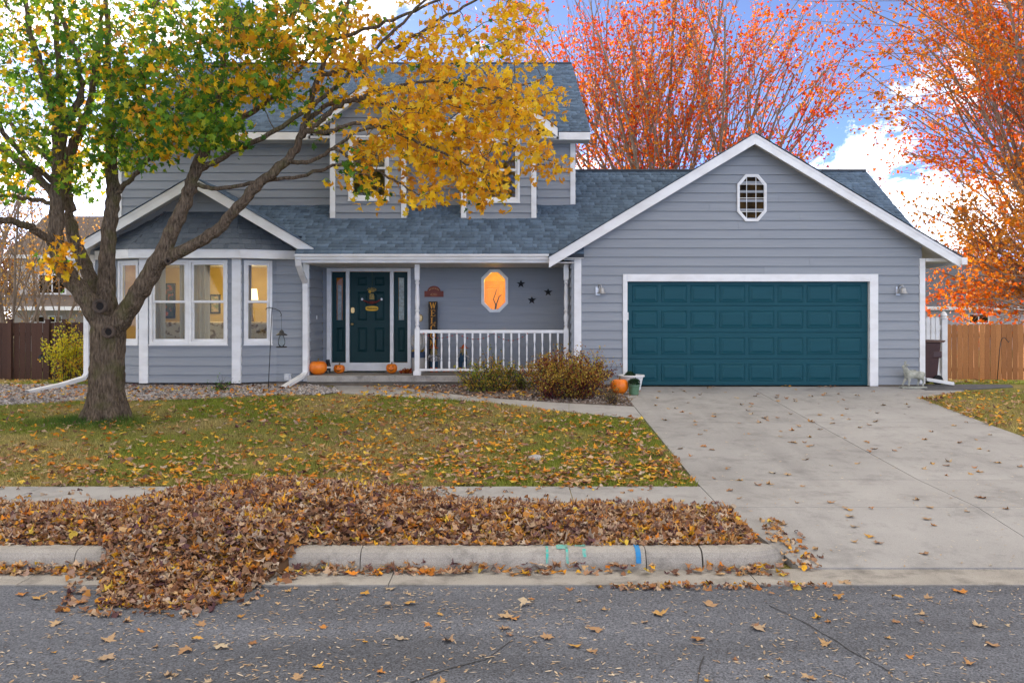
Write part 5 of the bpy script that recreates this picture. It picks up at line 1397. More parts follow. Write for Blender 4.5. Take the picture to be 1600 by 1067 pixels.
# ------------------------------------------------------------------ hooks and lantern
def hook(name, label, base, pts, r=.008):
    t = thing(name, label, 'garden hook', base)
    for i, p in enumerate(pts):
        q = MB(); q.tube(p, r, 8); q.build('pole' if i == 0 else 'hook_arm', M['black'], t, smooth=True)
    return t
hD_ = 18.35; hb = Vector((PX(419, hD_), hD_, g(hD_)))
hp = lambda px, py: (PX(px, hD_), hD_, PZ(py, hD_))
hook('garden_hook', 'black double garden hook pole in front of the bay window', hb, [[tuple(hb), hp(421.5, 560), hp(425, 480)], [hp(425, 482), hp(430, 482.5), hp(437, 486), hp(440, 492), hp(438.5, 494)], [hp(425, 482), hp(421, 480.5), hp(417.5, 481), hp(415, 484)]])
lt = thing('hanging_lantern', 'small black lantern with glass chimney hanging from the garden hook', 'lantern', hp(440, 543))
q = MB(); q.tube([hp(440, 493), hp(440, 515)], .003, 5); q.build('wire', M['black'], lt)
c = hp(440, 543); S = hD_ / F
q = MB(); q.lathe([(.0, 0), (8 * S, 0), (8.5 * S, 1 * S), (8 * S, 2 * S), (0, 2 * S)], c, 18); q.build('tray', M['black'], lt)
q = MB(); q.lathe([(3.5 * S, 2.1 * S), (5.5 * S, 6 * S), (5.6 * S, 10 * S), (4 * S, 16 * S), (3.2 * S, 18.5 * S)], c, 18); q.build('chimney', M['glass'], lt, smooth=True)
q = MB(); q.lathe([(3.3 * S, 18.6 * S), (9 * S, 19 * S), (8.6 * S, 20.3 * S), (4 * S, 23 * S), (3.2 * S, 25.5 * S), (.6 * S, 28 * S)], c, 18); q.build('lantern_cap', M['black'], lt)
hD_ = 23.6; hb = Vector((PX(1558, hD_), hD_, g(hD_)))
hook('garden_hook', 'thin rusty shepherd hook standing in front of the cedar fence', hb, [[tuple(hb), hp(1562, 545), hp(1564, 533)], [hp(1564, 533), hp(1566.5, 528), hp(1570, 527.5), hp(1573, 531), hp(1576, 535), hp(1577, 532)]], .01)
# rock on the lawn
rk = ground_px(836, 720)
me = bpy.data.meshes.new('rock'); bm = bmesh.new(); bmesh.ops.create_icosphere(bm, subdivisions=2, radius=1)
for v in bm.verts:
    k = 1 + 0.18 * (random.random() - .5); v.co = Vector((v.co.x * .10 * k, v.co.y * .08 * k, v.co.z * .055 * k))
bm.to_mesh(me); bm.free(); me.materials.append(mat('pale_rock', (0.42, 0.40, 0.38), (0.3, 0.29, 0.28), rough=0.9, scale=20))
tag(link('rock', me, (rk.x, rk.y, rk.z + .03)), 'single pale rock lying on the leaf strewn lawn', 'rock')

# ------------------------------------------------------------------ neighbouring houses
M['nb_wall'] = mat('cream_neighbour_siding', (0.50, 0.45, 0.40), (0.42, 0.38, 0.34), rough=0.8, scale=2, stretch=(.2, 1, 14))
M['nb_wall2'] = mat('grey_neighbour_siding', (0.42, 0.43, 0.45), (0.34, 0.35, 0.37), rough=0.8, scale=2, stretch=(.2, 1, 14))
M['nb_roof'] = mat('brown_neighbour_shingles', (0.16, 0.12, 0.095), (0.11, 0.085, 0.07), rough=0.9, scale=3, stretch=(1, 1, 8))
M['nb_roof2'] = mat('grey_neighbour_shingles', (0.10, 0.11, 0.13), (0.075, 0.08, 0.095), rough=0.9, scale=3, stretch=(1, 1, 8))
def nb_house(label, x0, x1, D, zb, ze, zt, dep, mw, mr, wins, porch=None, ov=0.4):
    t = thing('neighbour_house', label, 'house', ((x0 + x1) / 2, D, zb))
    q = MB(); q.box(x0, x1, D, D + dep, zb, ze); wl_ = q.build('wall', mw, t)
    for k in range(int((ze - zb) / .2)):
        q = MB(); q.box(x0 - .002, x1 + .002, D - .02, D - .002, zb + k * .2, zb + k * .2 + .19); q.build('siding_board', mw, wl_)
    q = MB(); yr = D + dep / 2
    q.add([(x0 - ov, D - ov, ze - .05), (x1 + ov, D - ov, ze - .05), (x1 + ov, yr, zt), (x0 - ov, yr, zt), (x0 - ov, D + dep + ov, ze - .05), (x1 + ov, D + dep + ov, ze - .05),
           (x0 - ov, D - ov, ze - .2), (x1 + ov, D - ov, ze - .2), (x1 + ov, D + dep + ov, ze - .2), (x0 - ov, D + dep + ov, ze - .2)],
          [(0, 1, 2, 3), (3, 2, 5, 4), (6, 9, 8, 7), (0, 6, 7, 1), (4, 5, 8, 9), (0, 3, 4, 9, 6), (1, 7, 8, 5, 2)])
    q.build('roof', mr, t)
    q = MB(); q.box(x0 - ov, x1 + ov, D - ov - .03, D - ov - .001, ze - .22, ze - .03); q.build('fascia', M['white'], t)
    for (a, c, z0, z1) in wins:
        q = MB(); q.ring(rect(a, c, z0, z1), rect(a + .07, c - .07, z0 + .07, z1 - .07), .0, .07, front(D)); w_ = q.build('window', M['white'], t)
        q = MB(); q.prism(rect(a + .07, c - .07, z0 + .07, z1 - .07), .021, .03, front(D)); q.build('pane', M['glass_painted_reflection'], w_)
        q = MB(); q.prism(rect((a + c) / 2 - .03, (a + c) / 2 + .03, z0 + .07, z1 - .07), .031, .05, front(D)); q.build('muntin', M['white'], w_)
    if porch:
        a, c, z0, z1, dd = porch
        q = MB(); q.add([(a, D - dd, z0), (c, D - dd, z0), (c, D - .03, z1), (a, D - .03, z1), (a, D - dd, z0 - .2), (c, D - dd, z0 - .2), (c, D - .03, z0 - .2), (a, D - .03, z0 - .2)], [(0, 1, 2, 3), (4, 7, 6, 5), (0, 4, 5, 1), (1, 5, 6, 2), (0, 3, 7, 4), (2, 6, 7, 3)]); q.build('lower_roof', mr, t)
        q = MB(); q.box(a, c, D - dd - .03, D - dd - .001, z0 - .22, z0 - .02); q.build('gutter', M['white'], t)
    return t
ND = 48.0
nb_house('cream two storey neighbour house behind the brown fence', PX(22, ND), PX(300, ND), ND, 0.2, PZ(398, ND), PZ(338, ND + 4), 8.0, M['nb_wall'], M['nb_roof'],
         [(PX(60, ND), PX(104, ND), PZ(460, ND), PZ(428, ND)), (PX(46, ND - .1), PX(72, ND), PZ(505, ND), PZ(493, ND)), (PX(76, ND), PX(98, ND), PZ(505, ND), PZ(493, ND))],
         (PX(10, ND), PX(200, ND), PZ(478, ND - 2), PZ(461, ND), 2.0))
RD = 50.0
nb_house('grey neighbour house with dark roof behind the cedar fence', PX(1330, RD), PX(1680, RD), RD, 0.2, PZ(478, RD), PZ(408, RD + 4.5), 9.0, M['nb_wall2'], M['nb_roof2'],
         [(PX(1512, RD), PX(1545, RD), PZ(506, RD), PZ(490, RD))])
# ------------------------------------------------------------------ front maple
def tube_np(branches, n=6):
    Vs, Fs = [], []; base = 0
    ang = np.linspace(0, 2 * np.pi, n, endpoint=False)
    for pts, rad in branches:
        P = np.asarray(pts, float); r = np.asarray(rad, float); k = len(P)
        T = np.gradient(P, axis=0); T /= np.linalg.norm(T, axis=1)[:, None] + 1e-9
        a = np.array([0, 0, 1.0]) if abs(T[0, 2]) < .9 else np.array([1.0, 0, 0])
        U = np.cross(T, a); U /= np.linalg.norm(U, axis=1)[:, None] + 1e-9; W = np.cross(T, U)
        ring = P[:, None, :] + r[:, None, None] * (np.cos(ang)[None, :, None] * U[:, None, :] + np.sin(ang)[None, :, None] * W[:, None, :])
        Vs.append(ring.reshape(-1, 3))
        i = np.arange(k - 1)[:, None] * n; j = np.arange(n)[None]
        q = np.stack([i + j, i + (j + 1) % n, i + n + (j + 1) % n, i + n + j], -1).reshape(-1, 4) + base
        Fs.append(q); base += k * n
    return np.concatenate(Vs), np.concatenate(Fs)
def smooth_path(nodes, sub=6):
    """Catmull-Rom through (x, y, z, r)"""
    P = np.array(nodes, float); out = []
    for i in range(len(P) - 1):
        p0, p1, p2, p3 = P[max(i - 1, 0)], P[i], P[i + 1], P[min(i + 2, len(P) - 1)]
        for t in np.linspace(0, 1, sub, endpoint=False):
            out.append(0.5 * (2 * p1 + (p2 - p0) * t + (2 * p0 - 5 * p1 + 4 * p2 - p3) * t * t + (3 * p1 - p0 - 3 * p2 + p3) * t ** 3))
    out.append(P[-1]); return np.array(out)
m, n, l, b = _mat('maple_bark')
geo = n.new('ShaderNodeNewGeometry'); mp_ = n.new('ShaderNodeMapping'); mp_.inputs['Scale'].default_value = (1, 1, 0.22); l.new(geo.outputs['Position'], mp_.inputs[0])
z1 = n.new('ShaderNodeTexNoise'); z1.inputs['Scale'].default_value = 34; z1.inputs['Detail'].default_value = 8; z1.inputs['Roughness'].default_value = .65; l.new(mp_.outputs[0], z1.inputs['Vector'])
vo = n.new('ShaderNodeTexVoronoi'); vo.feature = 'DISTANCE_TO_EDGE'; vo.inputs['Scale'].default_value = 26; l.new(mp_.outputs[0], vo.inputs['Vector'])
z2 = n.new('ShaderNodeTexNoise'); z2.inputs['Scale'].default_value = 3.5; z2.inputs['Detail'].default_value = 5; l.new(geo.outputs['Position'], z2.inputs['Vector'])
r1 = n.new('ShaderNodeValToRGB'); e = r1.color_ramp.elements; e[0].position = .3; e[0].color = (0.030, 0.021, 0.014, 1); e[1].position = .70; e[1].color = (0.235, 0.178, 0.128, 1); l.new(z1.outputs['Fac'], r1.inputs[0])
r2 = n.new('ShaderNodeValToRGB'); e = r2.color_ramp.elements; e[0].position = .52; e[0].color = (0, 0, 0, 1); e[1].position = .72; e[1].color = (.55, .55, .55, 1); l.new(z2.outputs['Fac'], r2.inputs[0])
mxc = n.new('ShaderNodeMix'); mxc.data_type = 'RGBA'; l.new(r2.outputs[0], mxc.inputs['Factor']); l.new(r1.outputs[0], mxc.inputs['A']); mxc.inputs['B'].default_value = (0.10, 0.105, 0.03, 1)
l.new(mxc.outputs['Result'], b.inputs['Base Color']); b.inputs['Roughness'].default_value = .95; b.inputs['Specular IOR Level'].default_value = .15
ad = n.new('ShaderNodeMath'); ad.operation = 'MULTIPLY_ADD'; ad.inputs[1].default_value = .6; l.new(z1.outputs['Fac'], ad.inputs[0]); 
mn = n.new('ShaderNodeMath'); mn.operation = 'MINIMUM'; mn.inputs[1].default_value = .25; l.new(vo.outputs['Distance'], mn.inputs[0]); l.new(mn.outputs[0], ad.inputs[2])
bp = n.new('ShaderNodeBump'); bp.inputs['Strength'].default_value = 1.0; bp.inputs['Distance'].default_value = .06; l.new(ad.outputs[0], bp.inputs['Height']); l.new(bp.outputs[0], b.inputs['Normal'])
M['bark'] = m
TD = 15.1
limbs = {
 'trunk': [(167, 668, 15.1, .38), (167, 655, 15.1, .33), (167, 638, 15.1, .30), (167, 600, 15.1, .285), (168, 555, 15.1, .285), (169, 520, 15.1, .29), (169, 492, 15.1, .24)],
 'a1': [(162, 520, 15.0, .20), (136, 468, 14.9, .195), (106, 430, 14.85, .18), (90, 402, 14.9, .15), (87, 360, 14.95, .15), (90, 300, 15, .145), (92, 250, 15, .14), (92, 212, 15, .135)],
 'a1a': [(92, 225, 15, .11), (84, 170, 14.9, .085), (64, 110, 14.8, .07), (48, 50, 14.7, .06), (38, -20, 14.6, .05), (30, -130, 14.5, .03)],
 'a1b': [(95, 222, 15, .11), (112, 182, 15.05, .09), (128, 140, 15.1, .075), (118, 80, 15.1, .06), (95, 20, 15.1, .05), (80, -70, 15, .03)],
 'a1c': [(92, 220, 15, .09), (96, 150, 15.2, .07), (90, 80, 15.3, .06), (88, 0, 15.4, .05), (95, -110, 15.4, .03)],
 'a2': [(162, 488, 15.25, .17), (142, 432, 15.4, .15), (119, 380, 15.5, .14), (109, 330, 15.5, .13), (106, 280, 15.5, .12), (113, 230, 15.5, .11), (136, 178, 15.6, .09), (150, 110, 15.7, .07), (160, 30, 15.8, .05), (165, -90, 15.9, .03)],
 'al1': [(88, 385, 14.9, .085), (60, 362, 14.6, .078), (25, 347, 14.2, .068), (-20, 340, 13.8, .055), (-100, 310, 13.5, .035)],
 'al2': [(90, 320, 15, .05), (50, 312, 15.4, .045), (0, 304, 15.8, .04), (-80, 290, 16.2, .025)],
 'al3': [(90, 310, 15, .09), (55, 275, 15.1, .085), (20, 245, 15.2, .078), (-30, 210, 15.4, .06), (-110, 150, 15.6, .035)],
 'al4': [(88, 290, 15, .06), (45, 250, 14.6, .055), (5, 205, 14.3, .05), (-40, 140, 14, .035)],
 'al5': [(90, 262, 15, .05), (50, 225, 15.3, .045), (10, 190, 15.6, .04), (-40, 170, 15.9, .025)],
 'b': [(170, 515, 15.1, .21), (167, 450, 15.2, .19), (167, 400, 15.2, .165), (172, 350, 15.2, .15), (177, 300, 15.25, .145), (174, 250, 15.3, .115), (172, 190, 15.4, .10), (170, 120, 15.5, .08), (168, 40, 15.6, .06), (160, -70, 15.7, .035)],
 'b1': [(180, 306, 15.2, .06), (205, 280, 15.1, .05), (235, 245, 15, .045), (265, 200, 14.9, .038), (290, 140, 14.8, .028)],
 'b2': [(173, 240, 15.3, .07), (200, 190, 15.8, .055), (225, 130, 16.2, .045), (240, 60, 16.5, .035), (250, -30, 16.7, .025)],
 'c': [(178, 520, 15.05, .22), (205, 475, 14.9, .20), (235, 428, 14.75, .19), (254, 396, 14.7, .17)],
 'c1': [(250, 402, 14.7, .165), (272, 355, 14.65, .15), (292, 310, 14.6, .137), (308, 262, 14.55, .127), (322, 222, 14.5, .11), (333, 180, 14.5, .09), (345, 120, 14.5, .07), (352, 50, 14.5, .055), (350, -70, 14.4, .03)],
 'c1a': [(314, 265, 14.55, .06), (360, 240, 14.35, .055), (410, 215, 14.2, .05), (470, 180, 14.1, .045), (520, 140, 14, .04), (575, 85, 13.9, .035), (640, 25, 13.8, .028), (700, -40, 13.7, .018)],
 'c1b': [(306, 290, 14.58, .048), (350, 294, 14.5, .04), (410, 283, 14.4, .037), (480, 273, 14.3, .035), (530, 256, 14.2, .03), (575, 238, 14.1, .022)],
 'c1c': [(322, 220, 14.5, .075), (370, 190, 14.9, .062), (410, 165, 15.2, .052), (450, 130, 15.4, .045), (490, 80, 15.6, .038), (530, 30, 15.7, .03), (565, -50, 15.8, .02)],
 'c2': [(243, 410, 14.7, .15), (290, 390, 14.55, .12), (335, 362, 14.45, .115), (370, 325, 14.35, .11), (400, 292, 14.3, .105), (432, 265, 14.3, .095), (458, 238, 14.3, .085), (472, 205, 14.3, .075), (484, 165, 14.3, .065), (500, 115, 14.3, .055), (525, 60, 14.3, .045), (545, 0, 14.3, .038), (562, -80, 14.3, .025)],
 'c2a': [(448, 252, 14.3, .045), (485, 252, 14.05, .04), (520, 232, 13.9, .035), (560, 205, 13.7, .028), (605, 195, 13.5, .02)],
 'c2b': [(468, 218, 14.3, .052), (495, 195, 14.2, .048), (525, 168, 14.1, .043), (570, 150, 14, .038), (625, 133, 13.9, .032), (700, 128, 13.8, .024), (765, 140, 13.7, .016)],
 'c2c': [(478, 190, 14.3, .05), (520, 160, 14.6, .045), (570, 158, 14.9, .04), (640, 168, 15.1, .035), (700, 152, 15.3, .03), (760, 163, 15.5, .025), (810, 140, 15.7, .018), (852, 120, 15.8, .012)],
 'c2d': [(498, 120, 14.3, .05), (560, 100, 14.8, .042), (620, 72, 15, .036), (690, 30, 15.3, .03), (745, 0, 15.5, .024), (800, -40, 15.6, .016)],
 'c2e': [(524, 62, 14.3, .04), (590, 40, 14.0, .034), (660, 12, 13.8, .028), (730, -20, 13.7, .02)],
 'c2f': [(474, 205, 14.3, .05), (515, 206, 14.0, .042), (560, 192, 13.8, .036), (610, 205, 13.6, .03), (665, 228, 13.5, .025), (720, 252, 13.5, .018), (765, 275, 13.5, .012)],
 'c2g': [(520, 232, 13.9, .03), (570, 258, 13.8, .025), (615, 282, 13.7, .02), (655, 305, 13.7, .012)],
 'c2h': [(700, 152, 15.3, .025), (760, 200, 15.2, .02), (815, 235, 15.1, .016), (865, 255, 15.0, .01)],
}
mtree = thing('maple_tree', 'large maple with green and golden leaves on the front lawn', 'tree', (PX(167, TD), TD, g(TD)))
thick, thin, skel = [], [], []
for k, nd in limbs.items():
    P = smooth_path([(PX(a, d), d, PZ(c, d), r * (.95 if k == 'trunk' else .79)) for a, c, d, r in nd], 6)
    if k != 'trunk': P[1:-1, :3] += rng.normal(0, .012, (len(P) - 2, 3))
    (thick if nd[0][3] >= .1 or k == 'trunk' else thin).append((P[:, :3], P[:, 3]))
    if k not in ('trunk', 'c'): skel.append(P[len(P) // 5:] if nd[0][3] > .1 else P)
# root flare lobes
for a in np.linspace(0, 2 * math.pi, 7, endpoint=False):
    bx0 = np.array((PX(167, TD), TD, g(TD))); d_ = np.array((math.cos(a), math.sin(a), 0))
    P = np.array([bx0 + d_ * .15 + (0, 0, .5), bx0 + d_ * .22 + (0, 0, .2), bx0 + d_ * .31 + (0, 0, .04), bx0 + d_ * .46 + (0, 0, -.08)])
    thick.append((smooth_path(np.c_[P, [.12, .13, .11, .05]], 5)[:, :3], smooth_path(np.c_[P, [.12, .13, .11, .05]], 5)[:, 3]))
V, Fq = tube_np(thick, 14)
cage = link('trunk_cage', np_mesh('trunk_cage', V, Fq, None))
bm = bmesh.new(); bm.from_mesh(cage.data); bmesh.ops.holes_fill(bm, edges=[e_ for e_ in bm.edges if e_.is_boundary], sides=20); bm.to_mesh(cage.data); bm.free()
rm = cage.modifiers.new('remesh', 'REMESH'); rm.mode = 'VOXEL'; rm.voxel_size = .022
sm = cage.modifiers.new('smooth', 'SMOOTH'); sm.factor = .6; sm.iterations = 6
dg_ = bpy.context.evaluated_depsgraph_get(); dg_.update()
tm = bpy.data.meshes.new_from_object(cage.evaluated_get(dg_), depsgraph=dg_); bpy.data.objects.remove(cage)
tm.materials.clear(); tm.materials.append(M['bark'])
co = np.zeros(len(tm.vertices) * 3, np.float32); tm.vertices.foreach_get('co', co); co = co.reshape(-1, 3)
no = np.zeros(len(tm.vertices) * 3, np.float32); tm.vertices.foreach_get('normal', no); no = no.reshape(-1, 3)
th_ = np.arctan2(co[:, 1] - TD, co[:, 0] - PX(167, TD))
low = np.clip((2.4 - co[:, 2]) / 1.2, 0, 1)
dis = (vnoise(th_ * 6 + 40, co[:, 2] * 2.2 + 9, .22, 1) - .5) * .035 * low + (vnoise(co[:, 0] * 1 + co[:, 1], co[:, 2], .1, 4) - .5) * .016
tm.vertices.foreach_set('co', (co + no * dis[:, None]).ravel()); tm.update()
tm.polygons.foreach_set('use_smooth', [True] * len(tm.polygons))
tm.name = 'trunk'; link('trunk', tm, parent=mtree)
# knots
M['knot'] = mat('knot_wood', (0.010, 0.007, 0.006), rough=.9, scale=20); M['knot_rim'] = mat('knot_callus', (0.095, 0.068, 0.05), (0.05, 0.036, 0.028), rough=.9, scale=14)
tr_o = bpy.data.objects['trunk']
for px, py, r_, D_ in ((157, 478.5, .095, 14.745), (170.5, 518.5, .085, 14.735), (264, 408, .045, 14.56)):
    c = Vector((PX(px, D_), D_, PZ(py, D_)))
    q = MB(); q.lathe([(r_, -.02), (r_ * 1.25, .0), (r_ * 1.2, .05), (r_ * .95, .065), (r_ * .75, .05), (r_ * .6, .015), (r_ * .3, .005)], (0, 0, 0), 18); link('knot', q.mesh('knot', M['knot_rim'], True), c, tr_o, rot=(R(90), 0, 0))
    q = MB(); q.lathe([(.001, .024), (r_ * .7, .022), (r_ * .7, -.01), (.001, -.01)], (0, 0, 0), 14); link('knot_core', q.mesh('knot_core', M['knot']), c, tr_o, rot=(R(90), 0, 0))
# leaf clusters attached to the limbs
CL = [  # px, py, rx, ry, n, depth0, depth1, green share
 (55, 55, 95, 80, 55, 13.6, 16.8, .75), (50, 165, 75, 60, 26, 13.6, 16.6, .8), (200, 55, 100, 75, 78, 13.4, 17, .7), (155, 150, 80, 70, 46, 13.6, 17, .8), (270, 145, 95, 60, 80, 13.2, 16.8, .75),
 (295, 200, 75, 34, 48, 13.2, 15.8, .85), (375, 75, 85, 80, 74, 13.2, 16.8, .55), (190, 225, 42, 34, 20, 13.8, 16, .75), (128, 268, 26, 34, 12, 14, 16, .55), (15, 262, 35, 45, 15, 13.8, 16, .75), (60, 225, 40, 30, 10, 14, 16, .8), (455, 45, 65, 55, 46, 13.4, 16.4, .4), (345, 205, 30, 30, 14, 13.3, 14.8, .8), (235, 235, 40, 22, 10, 13.6, 15.4, .75), (410, 130, 50, 30, 18, 13.6, 15.5, .5),
 (560, 55, 75, 60, 50, 13.2, 16, .12), (640, 130, 85, 70, 82, 13.1, 16, .05), (735, 85, 85, 70, 72, 13.2, 16.2, .03), (805, 55, 50, 60, 30, 13.6, 16.4, .03), (690, 205, 95, 60, 118, 13.0, 15.8, .04), (612, 235, 55, 40, 34, 13.0, 14.8, .06), (785, 180, 65, 50, 60, 13.2, 16, .02),
 (555, 285, 34, 26, 14, 13.2, 14.4, .25), (612, 298, 30, 22, 11, 13.2, 14.2, .05), (672, 300, 30, 20, 12, 13.1, 14.2, .03), (755, 290, 30, 30, 18, 13.1, 14.4, .03), (735, 255, 50, 26, 26, 13.1, 14.8, .05), (856, 256, 24, 18, 10, 14.6, 15.3, 0), (848, 150, 26, 34, 13, 15, 16, 0), (500, 150, 45, 50, 20, 13.5, 15.5, .3), (580, 318, 16, 14, 5, 13.4, 14, .8), (820, 225, 30, 25, 12, 14.4, 15.4, .02), (520, 220, 40, 20, 8, 13.4, 14.6, .15),
 (100, -100, 240, 85, 85, 13, 17.5, .6), (450, -110, 200, 85, 62, 13, 17, .3), (700, -60, 130, 50, 36, 13.2, 16, .05), (-120, 130, 90, 190, 60, 12.8, 17.4, .7),
 (160, 40, 300, 150, 60, 17.0, 18.6, .5), (250, -40, 330, 130, 50, 11.5, 13.2, .5),
 (95, 405, 14, 22, 5, 14.3, 14.6, .05), (70, 415, 8, 8, 2, 14.2, 14.5, .05)]
cc = []
for px, py, rx, ry, k, d0, d1, gr in CL:
    k = max(2, int(k * (.62 if px > 470 and py > 20 else 1.3)))
    for _ in range(k):
        a = random.uniform(0, 2 * math.pi); rr = math.sqrt(random.random()); d = random.uniform(d0, d1)
        cc.append((PX(px + rx * rr * math.cos(a), d), d, PZ(py + ry * rr * math.sin(a), d), gr))
cc = np.array(cc)
cc = cc[(vnoise(cc[:, 0] * 1.3, cc[:, 2] * 1.3, .62, 17) > .27) | (rng.random(len(cc)) < .3)]
nodes = np.concatenate([s_[:, :3] for s_ in skel]); 
kd = np.min(np.linalg.norm(cc[:, None, :3] - nodes[None, ::3], axis=2), axis=1); cc = cc[np.argsort(kd)]
twigs = []; nl = list(nodes); buf = np.zeros((len(nodes) + 6 * len(cc), 3)); buf[:len(nodes)] = nodes; cnt = len(nodes)
for c in cc:
    d = np.linalg.norm(buf[:cnt] - c[:3], axis=1); i = int(np.argmin(d)); p = buf[i]; L = d[i]
    if L < .05: continue
    mid = p + (c[:3] - p) * .5 + np.array((0, 0, .10 * L)) + rng.normal(0, .05 * L, 3)
    pts = np.array([p, p + (mid - p) * .5 + rng.normal(0, .03 * L, 3), mid, mid + (c[:3] - mid) * .55 + rng.normal(0, .03 * L, 3), c[:3]])
    twigs.append((pts, np.linspace(min(.018, .006 + .006 * L), .0035, 5)))
    buf[cnt:cnt + 4] = pts[1:]; cnt += 4
Vt, Ft = tube_np([(np.asarray(p), np.asarray(r)) for p, r in thin], 8)
Vw, Fw = tube_np(twigs, 5)
br = link('branches', np_mesh('branches', np.concatenate([Vt, Vw]), np.concatenate([Ft, Fw + len(Vt)]), M['bark'], smooth=True), parent=mtree)
GREEN = np.array([(0.10, 0.235, 0.022), (0.14, 0.29, 0.028), (0.055, 0.15, 0.024), (0.24, 0.36, 0.025), (0.42, 0.43, 0.022)])
GOLD = np.array([(0.84, 0.51, 0.018), (0.87, 0.58, 0.02), (0.84, 0.45, 0.018), (0.76, 0.36, 0.025), (0.87, 0.64, 0.06), (0.58, 0.27, 0.03), (0.86, 0.55, 0.015)])
per = 14
Pn = np.repeat(cc[:, :3], per, 0); Gn = np.repeat(cc[:, 3], per)
Pn = Pn + rng.normal(0, .135, Pn.shape) * np.array((1, 1, .85)) - np.array((0, 0, .03))
N = len(Pn)
isg = rng.random(N) < np.clip(Gn + .22 * (Gn > .3) + (vnoise(Pn[:, 0], Pn[:, 2], .5, 8) - .5) * .9 * (Gn > .1) * (Gn < .95), 0, 1)
col = np.where(isg[:, None], GREEN[rng.integers(0, 5, N)], GOLD[rng.integers(0, 7, N)]) * rng.uniform(.8, 1.15, (N, 1))
V, Fc, C = scatter(MAPLE_V, MAPLE_F, Pn, rand_rot(N), rng.uniform(.07, .155, N), col, np.c_[rng.normal(0, .9, N), rng.normal(-.4, .7, N), rng.normal(0, .6, N)])
link('crown', np_mesh('crown', V, Fc, M['leaf'], C), parent=mtree)
print('maple leaves', N)

# ------------------------------------------------------------------ background trees
M['bark_grey'] = mat('grey_bark', (0.30, 0.23, 0.175), (0.19, 0.14, 0.105), rough=.95, scale=9, stretch=(1, 1, .2), bump=.5)
def grow_tree(name, label, base, stems, seed, levels, leaves, cols, leaf_s, spread=.5, up=.4, r0=.12, group=None, jit=.35, thr=0.0):
    rg = np.random.default_rng(seed); br = []; tips = []
    def grow(p, d, L, r, lev):
        k = 7; pts = [p]; dd = d.copy()
        for i in range(k):
            dd = dd + rg.normal(0, .06, 3) + np.array((0, 0, up * .06)); dd /= np.linalg.norm(dd)
            pts.append(pts[-1] + dd * L / k)
        pts = np.array(pts); rad = np.linspace(r, r * .42, k + 1); br.append((pts, rad))
        if lev >= levels[0] - 1: tips.extend([(q_, L ** 1.3) for q_ in pts[2:]])
        elif lev == 0 and L > 4: tips.extend([(q_, L * .35) for q_ in pts[5:]])
        if lev < levels[0]:
            nb = levels[1][lev]
            for i in range(nb):
                t = rg.uniform(.22, 1.0); j = min(int(t * k), k - 1)
                a = rg.uniform(0, 2 * np.pi); perp = np.cross(dd, (math.cos(a), math.sin(a), .3)); perp /= np.linalg.norm(perp) + 1e-9
                nd = dd * (1 - spread) + perp * spread * rg.uniform(.6, 1.2); nd /= np.linalg.norm(nd)
                grow(pts[j], nd, L * rg.uniform(.38, .6), rad[j] * .55, lev + 1)
    t = thing(name, label, 'tree', base, group)
    for d, L, r, off in stems:
        d = np.array(d, float); d /= np.linalg.norm(d); grow(np.array(base) + np.array(off), d, L, r, 0)
    V, Fq = tube_np(br, 5)
    link('trunk', np_mesh('trunk', V, Fq, M['bark_grey'], smooth=True), parent=t)
    P = np.array([q_ for q_, _ in tips]); wt = np.array([w_ for _, w_ in tips]); idx = rg.choice(len(P), leaves, p=wt / wt.sum()); P = P[idx] + rg.normal(0, jit * .45, (leaves, 3))
    nz = vnoise(P[:, 0] + P[:, 1] * .5, P[:, 2], 1.4, seed)
    P = P[nz > thr]; nz = nz[nz > thr]; leaves = len(P)
    cols = np.array(cols); ci = np.clip((nz * 1.25 + rg.normal(0, .18, leaves) - .1) * len(cols), 0, len(cols) - 1).astype(int)
    C0 = cols[ci] * rg.uniform(.8, 1.2, (leaves, 1))
    V, Fc, C = scatter(MAPLES_V, MAPLES_F, P, rand_rot(leaves, None, rg), rg.uniform(*leaf_s, leaves), C0, np.c_[rg.normal(0, .5, leaves), rg.normal(0, .5, leaves), np.zeros(leaves)])
    link('crown', np_mesh('crown', V, Fc, M['leaf'], C), parent=t)
    return t
REDS = [(0.60, 0.052, 0.012), (0.68, 0.090, 0.010), (0.70, 0.135, 0.010), (0.70, 0.190, 0.012), (0.68, 0.27, 0.014), (0.54, 0.042, 0.014)]
D1 = 36.0; bx1 = PX(1062, D1)
st = []
for i in range(17):
    a = rng.uniform(0, 2 * np.pi); s_ = rng.uniform(.05, .48)
    st.append(((math.cos(a) * s_, math.sin(a) * s_ * .8, 1), rng.uniform(9.5, 13.5) * (1 - .12 * s_), rng.uniform(.07, .12), (math.cos(a) * .35, math.sin(a) * .35, .9)))
st.append(((0, 0, 1), 1.4, .45, (0, 0, -.1)))
for sx, L in ((.5, 11.0), (.66, 8.0), (-.4, 11), (.4, 12), (-.5, 9.5)): st.append(((sx, .1, 1), L, .11, (sx * .4, 0, .9)))
grow_tree('red_maple', 'tall many stemmed red maple behind the garage roof', (bx1, D1, .25), st, 5, (2, [7, 6]), 27000, REDS, (.09, .16), spread=.36, up=.6, jit=.30, thr=.2)
D2 = 30.0; bx2 = PX(1688, D2)
st = [((0, 0, 1), 3.0, .32, (0, 0, -.1)), ((.08, .05, 1), 12, .22, (0, 0, 1.6))]
for i in range(15):
    sx = rng.uniform(-.48, .55); st.append(((sx, rng.uniform(-.5, .5), rng.uniform(.75, 1.2)), rng.uniform(7.5, 11.5), rng.uniform(.07, .13), (0, 0, rng.uniform(1.3, 3.4))))
